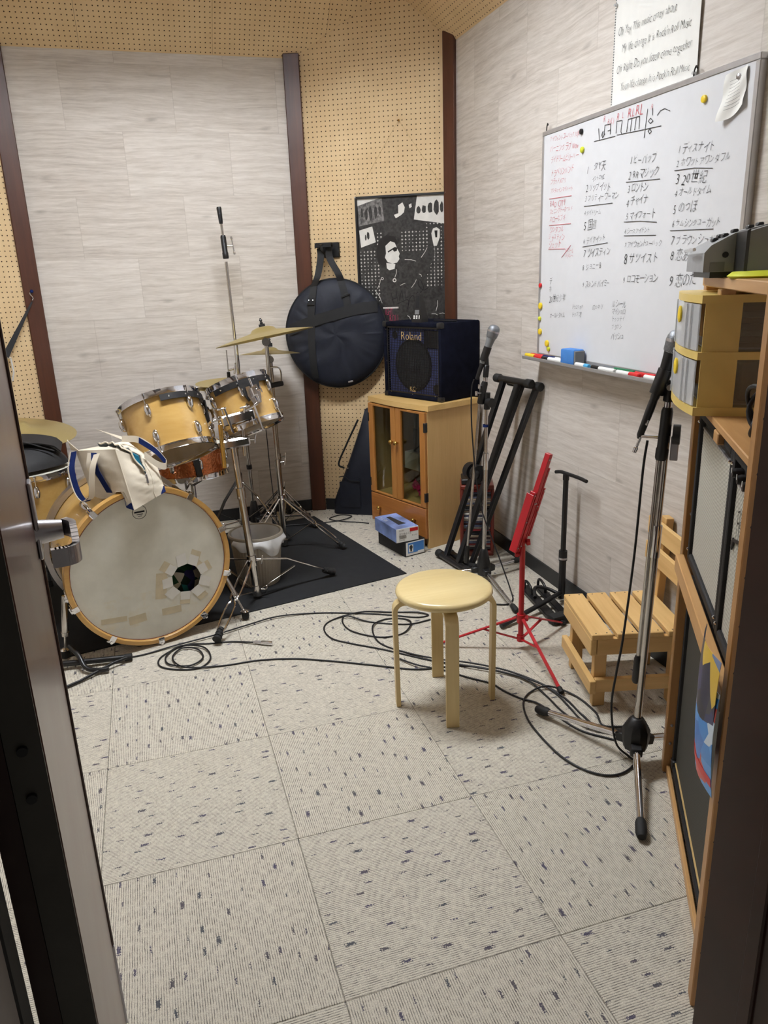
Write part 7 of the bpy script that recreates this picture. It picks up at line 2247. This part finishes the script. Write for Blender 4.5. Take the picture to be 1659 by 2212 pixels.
MB().cyl((0.150, 0.040, 0.045), (0.1525, 0.040, 0.045), 0.006, n=14).build('socket', M['black'], t)
MB().box((0.1505, 0.026, 0.022), (0.002, 0.028, 0.018)).build('label_plate', M['grey'], t, smooth=0)
def mtop(y):
    for (a, b), (c_, d_) in zip(pf[1:], pf[2:]):
        if a <= y <= c_:
            return b + (d_ - b) * (y - a) / (c_ - a)
    return 0.1
for y, x in ((0.03, 0.06), (0.045, 0.03), (0.045, 0.09), (0.07, 0.05), (0.09, 0.10), (0.12, 0.04), (0.14, 0.10)):
    MB().box((x, y, mtop(y) + 0.003), (0.030, 0.012, 0.008), 0.002).build('key', M['black'], t)
for k in range(9):
    y = 0.12 + k * 0.018
    MB().box((0.19, y, mtop(y) + 0.007), (0.012, 0.008, 0.022), 0.002).build('fader', M['black'], t)
p = rw_(0.22, -0.066, 1.455)
tag(MB().tube([p - rx * 0.10 - ry * 0.0, p + rx * 0.0, p + rx * 0.05], [0.0028, 0.0045, 0.0035], 10).build('drumstick', M['chrome_dull'], base=False), 'slim metal stick leaning on the front of the grey mixer', 'stick')
p = rw_(0.40, 0.06, 1.398)
tag(MB().lathe([(0.0, 0.0), (0.075, 0.0), (0.080, 0.004), (0.070, 0.012), (0.0, 0.014)], p, UP, 32).build('yellow_disc', M['lime']), 'yellow round lid lying beside the grey mixer', 'lid')
# cable bundle on the shelf
p = rw_(0.52, 0.03, 1.135)
mb = MB()
for k in range(4):
    mb.tube([p + rx * (0.045 * math.cos(a + k)) * (1 - 0.12 * k) + UP * (0.045 * math.sin(a + k) * (1 - 0.08 * k) + 0.028) + ry * (0.006 * k + 0.008 * math.sin(2 * a)) for a in [2 * PI * i / 24 for i in range(24)]], 0.0045, 8, True)
tag(mb.build('cable_bundle', M['cable'], smooth=80), 'coiled black cable bundle on the rack shelf beside the drawers', 'cable')
# leaflets hanging on the near post
pr1 = m_print('blue_leaflet_print', [(64, 140, 214), (90, 160, 226), (210, 226, 240), (54, 120, 200), (200, 70, 60)], 26, 0.35)
pr2 = m_print('dark_leaflet_print', [(24, 30, 66), (40, 50, 100), (60, 60, 70), (228, 190, 60), (20, 24, 50), (120, 140, 180)], 30, 0.35, (1, 1, 0.5))
def leaf(x0, w_, z0, z1, y0, amp):
    return lambda u, v: rw_(x0 + w_ * u + 0.01 * v, y0 - 0.014 * math.sin(PI * u) - amp * math.sin(2.4 * v), z0 + (z1 - z0) * v)
a = tag(MB().grid(leaf(0.665, 0.16, 0.53, 0.74, -0.034, 0.010), 8, 12, 0.0008).build('leaflet', pr1, smooth=70, base=False), 'light blue leaflet hanging lowest on the near rack post', 'leaflet', 'leaflets on the rack')
MB().grid(lambda u, v: leaf(0.665, 0.16, 0.53, 0.74, -0.034, 0.010)(u, 0.10 + 0.08 * v) - ry * 0.001, 8, 3, 0.0004).build('red_band', M['redp'], a)
tag(MB().grid(leaf(0.675, 0.15, 0.60, 0.80, -0.040, 0.006), 8, 12, 0.0008).build('leaflet', pr2, smooth=70, base=False), 'dark blue and yellow leaflet hanging on the near rack post', 'leaflet', 'leaflets on the rack')
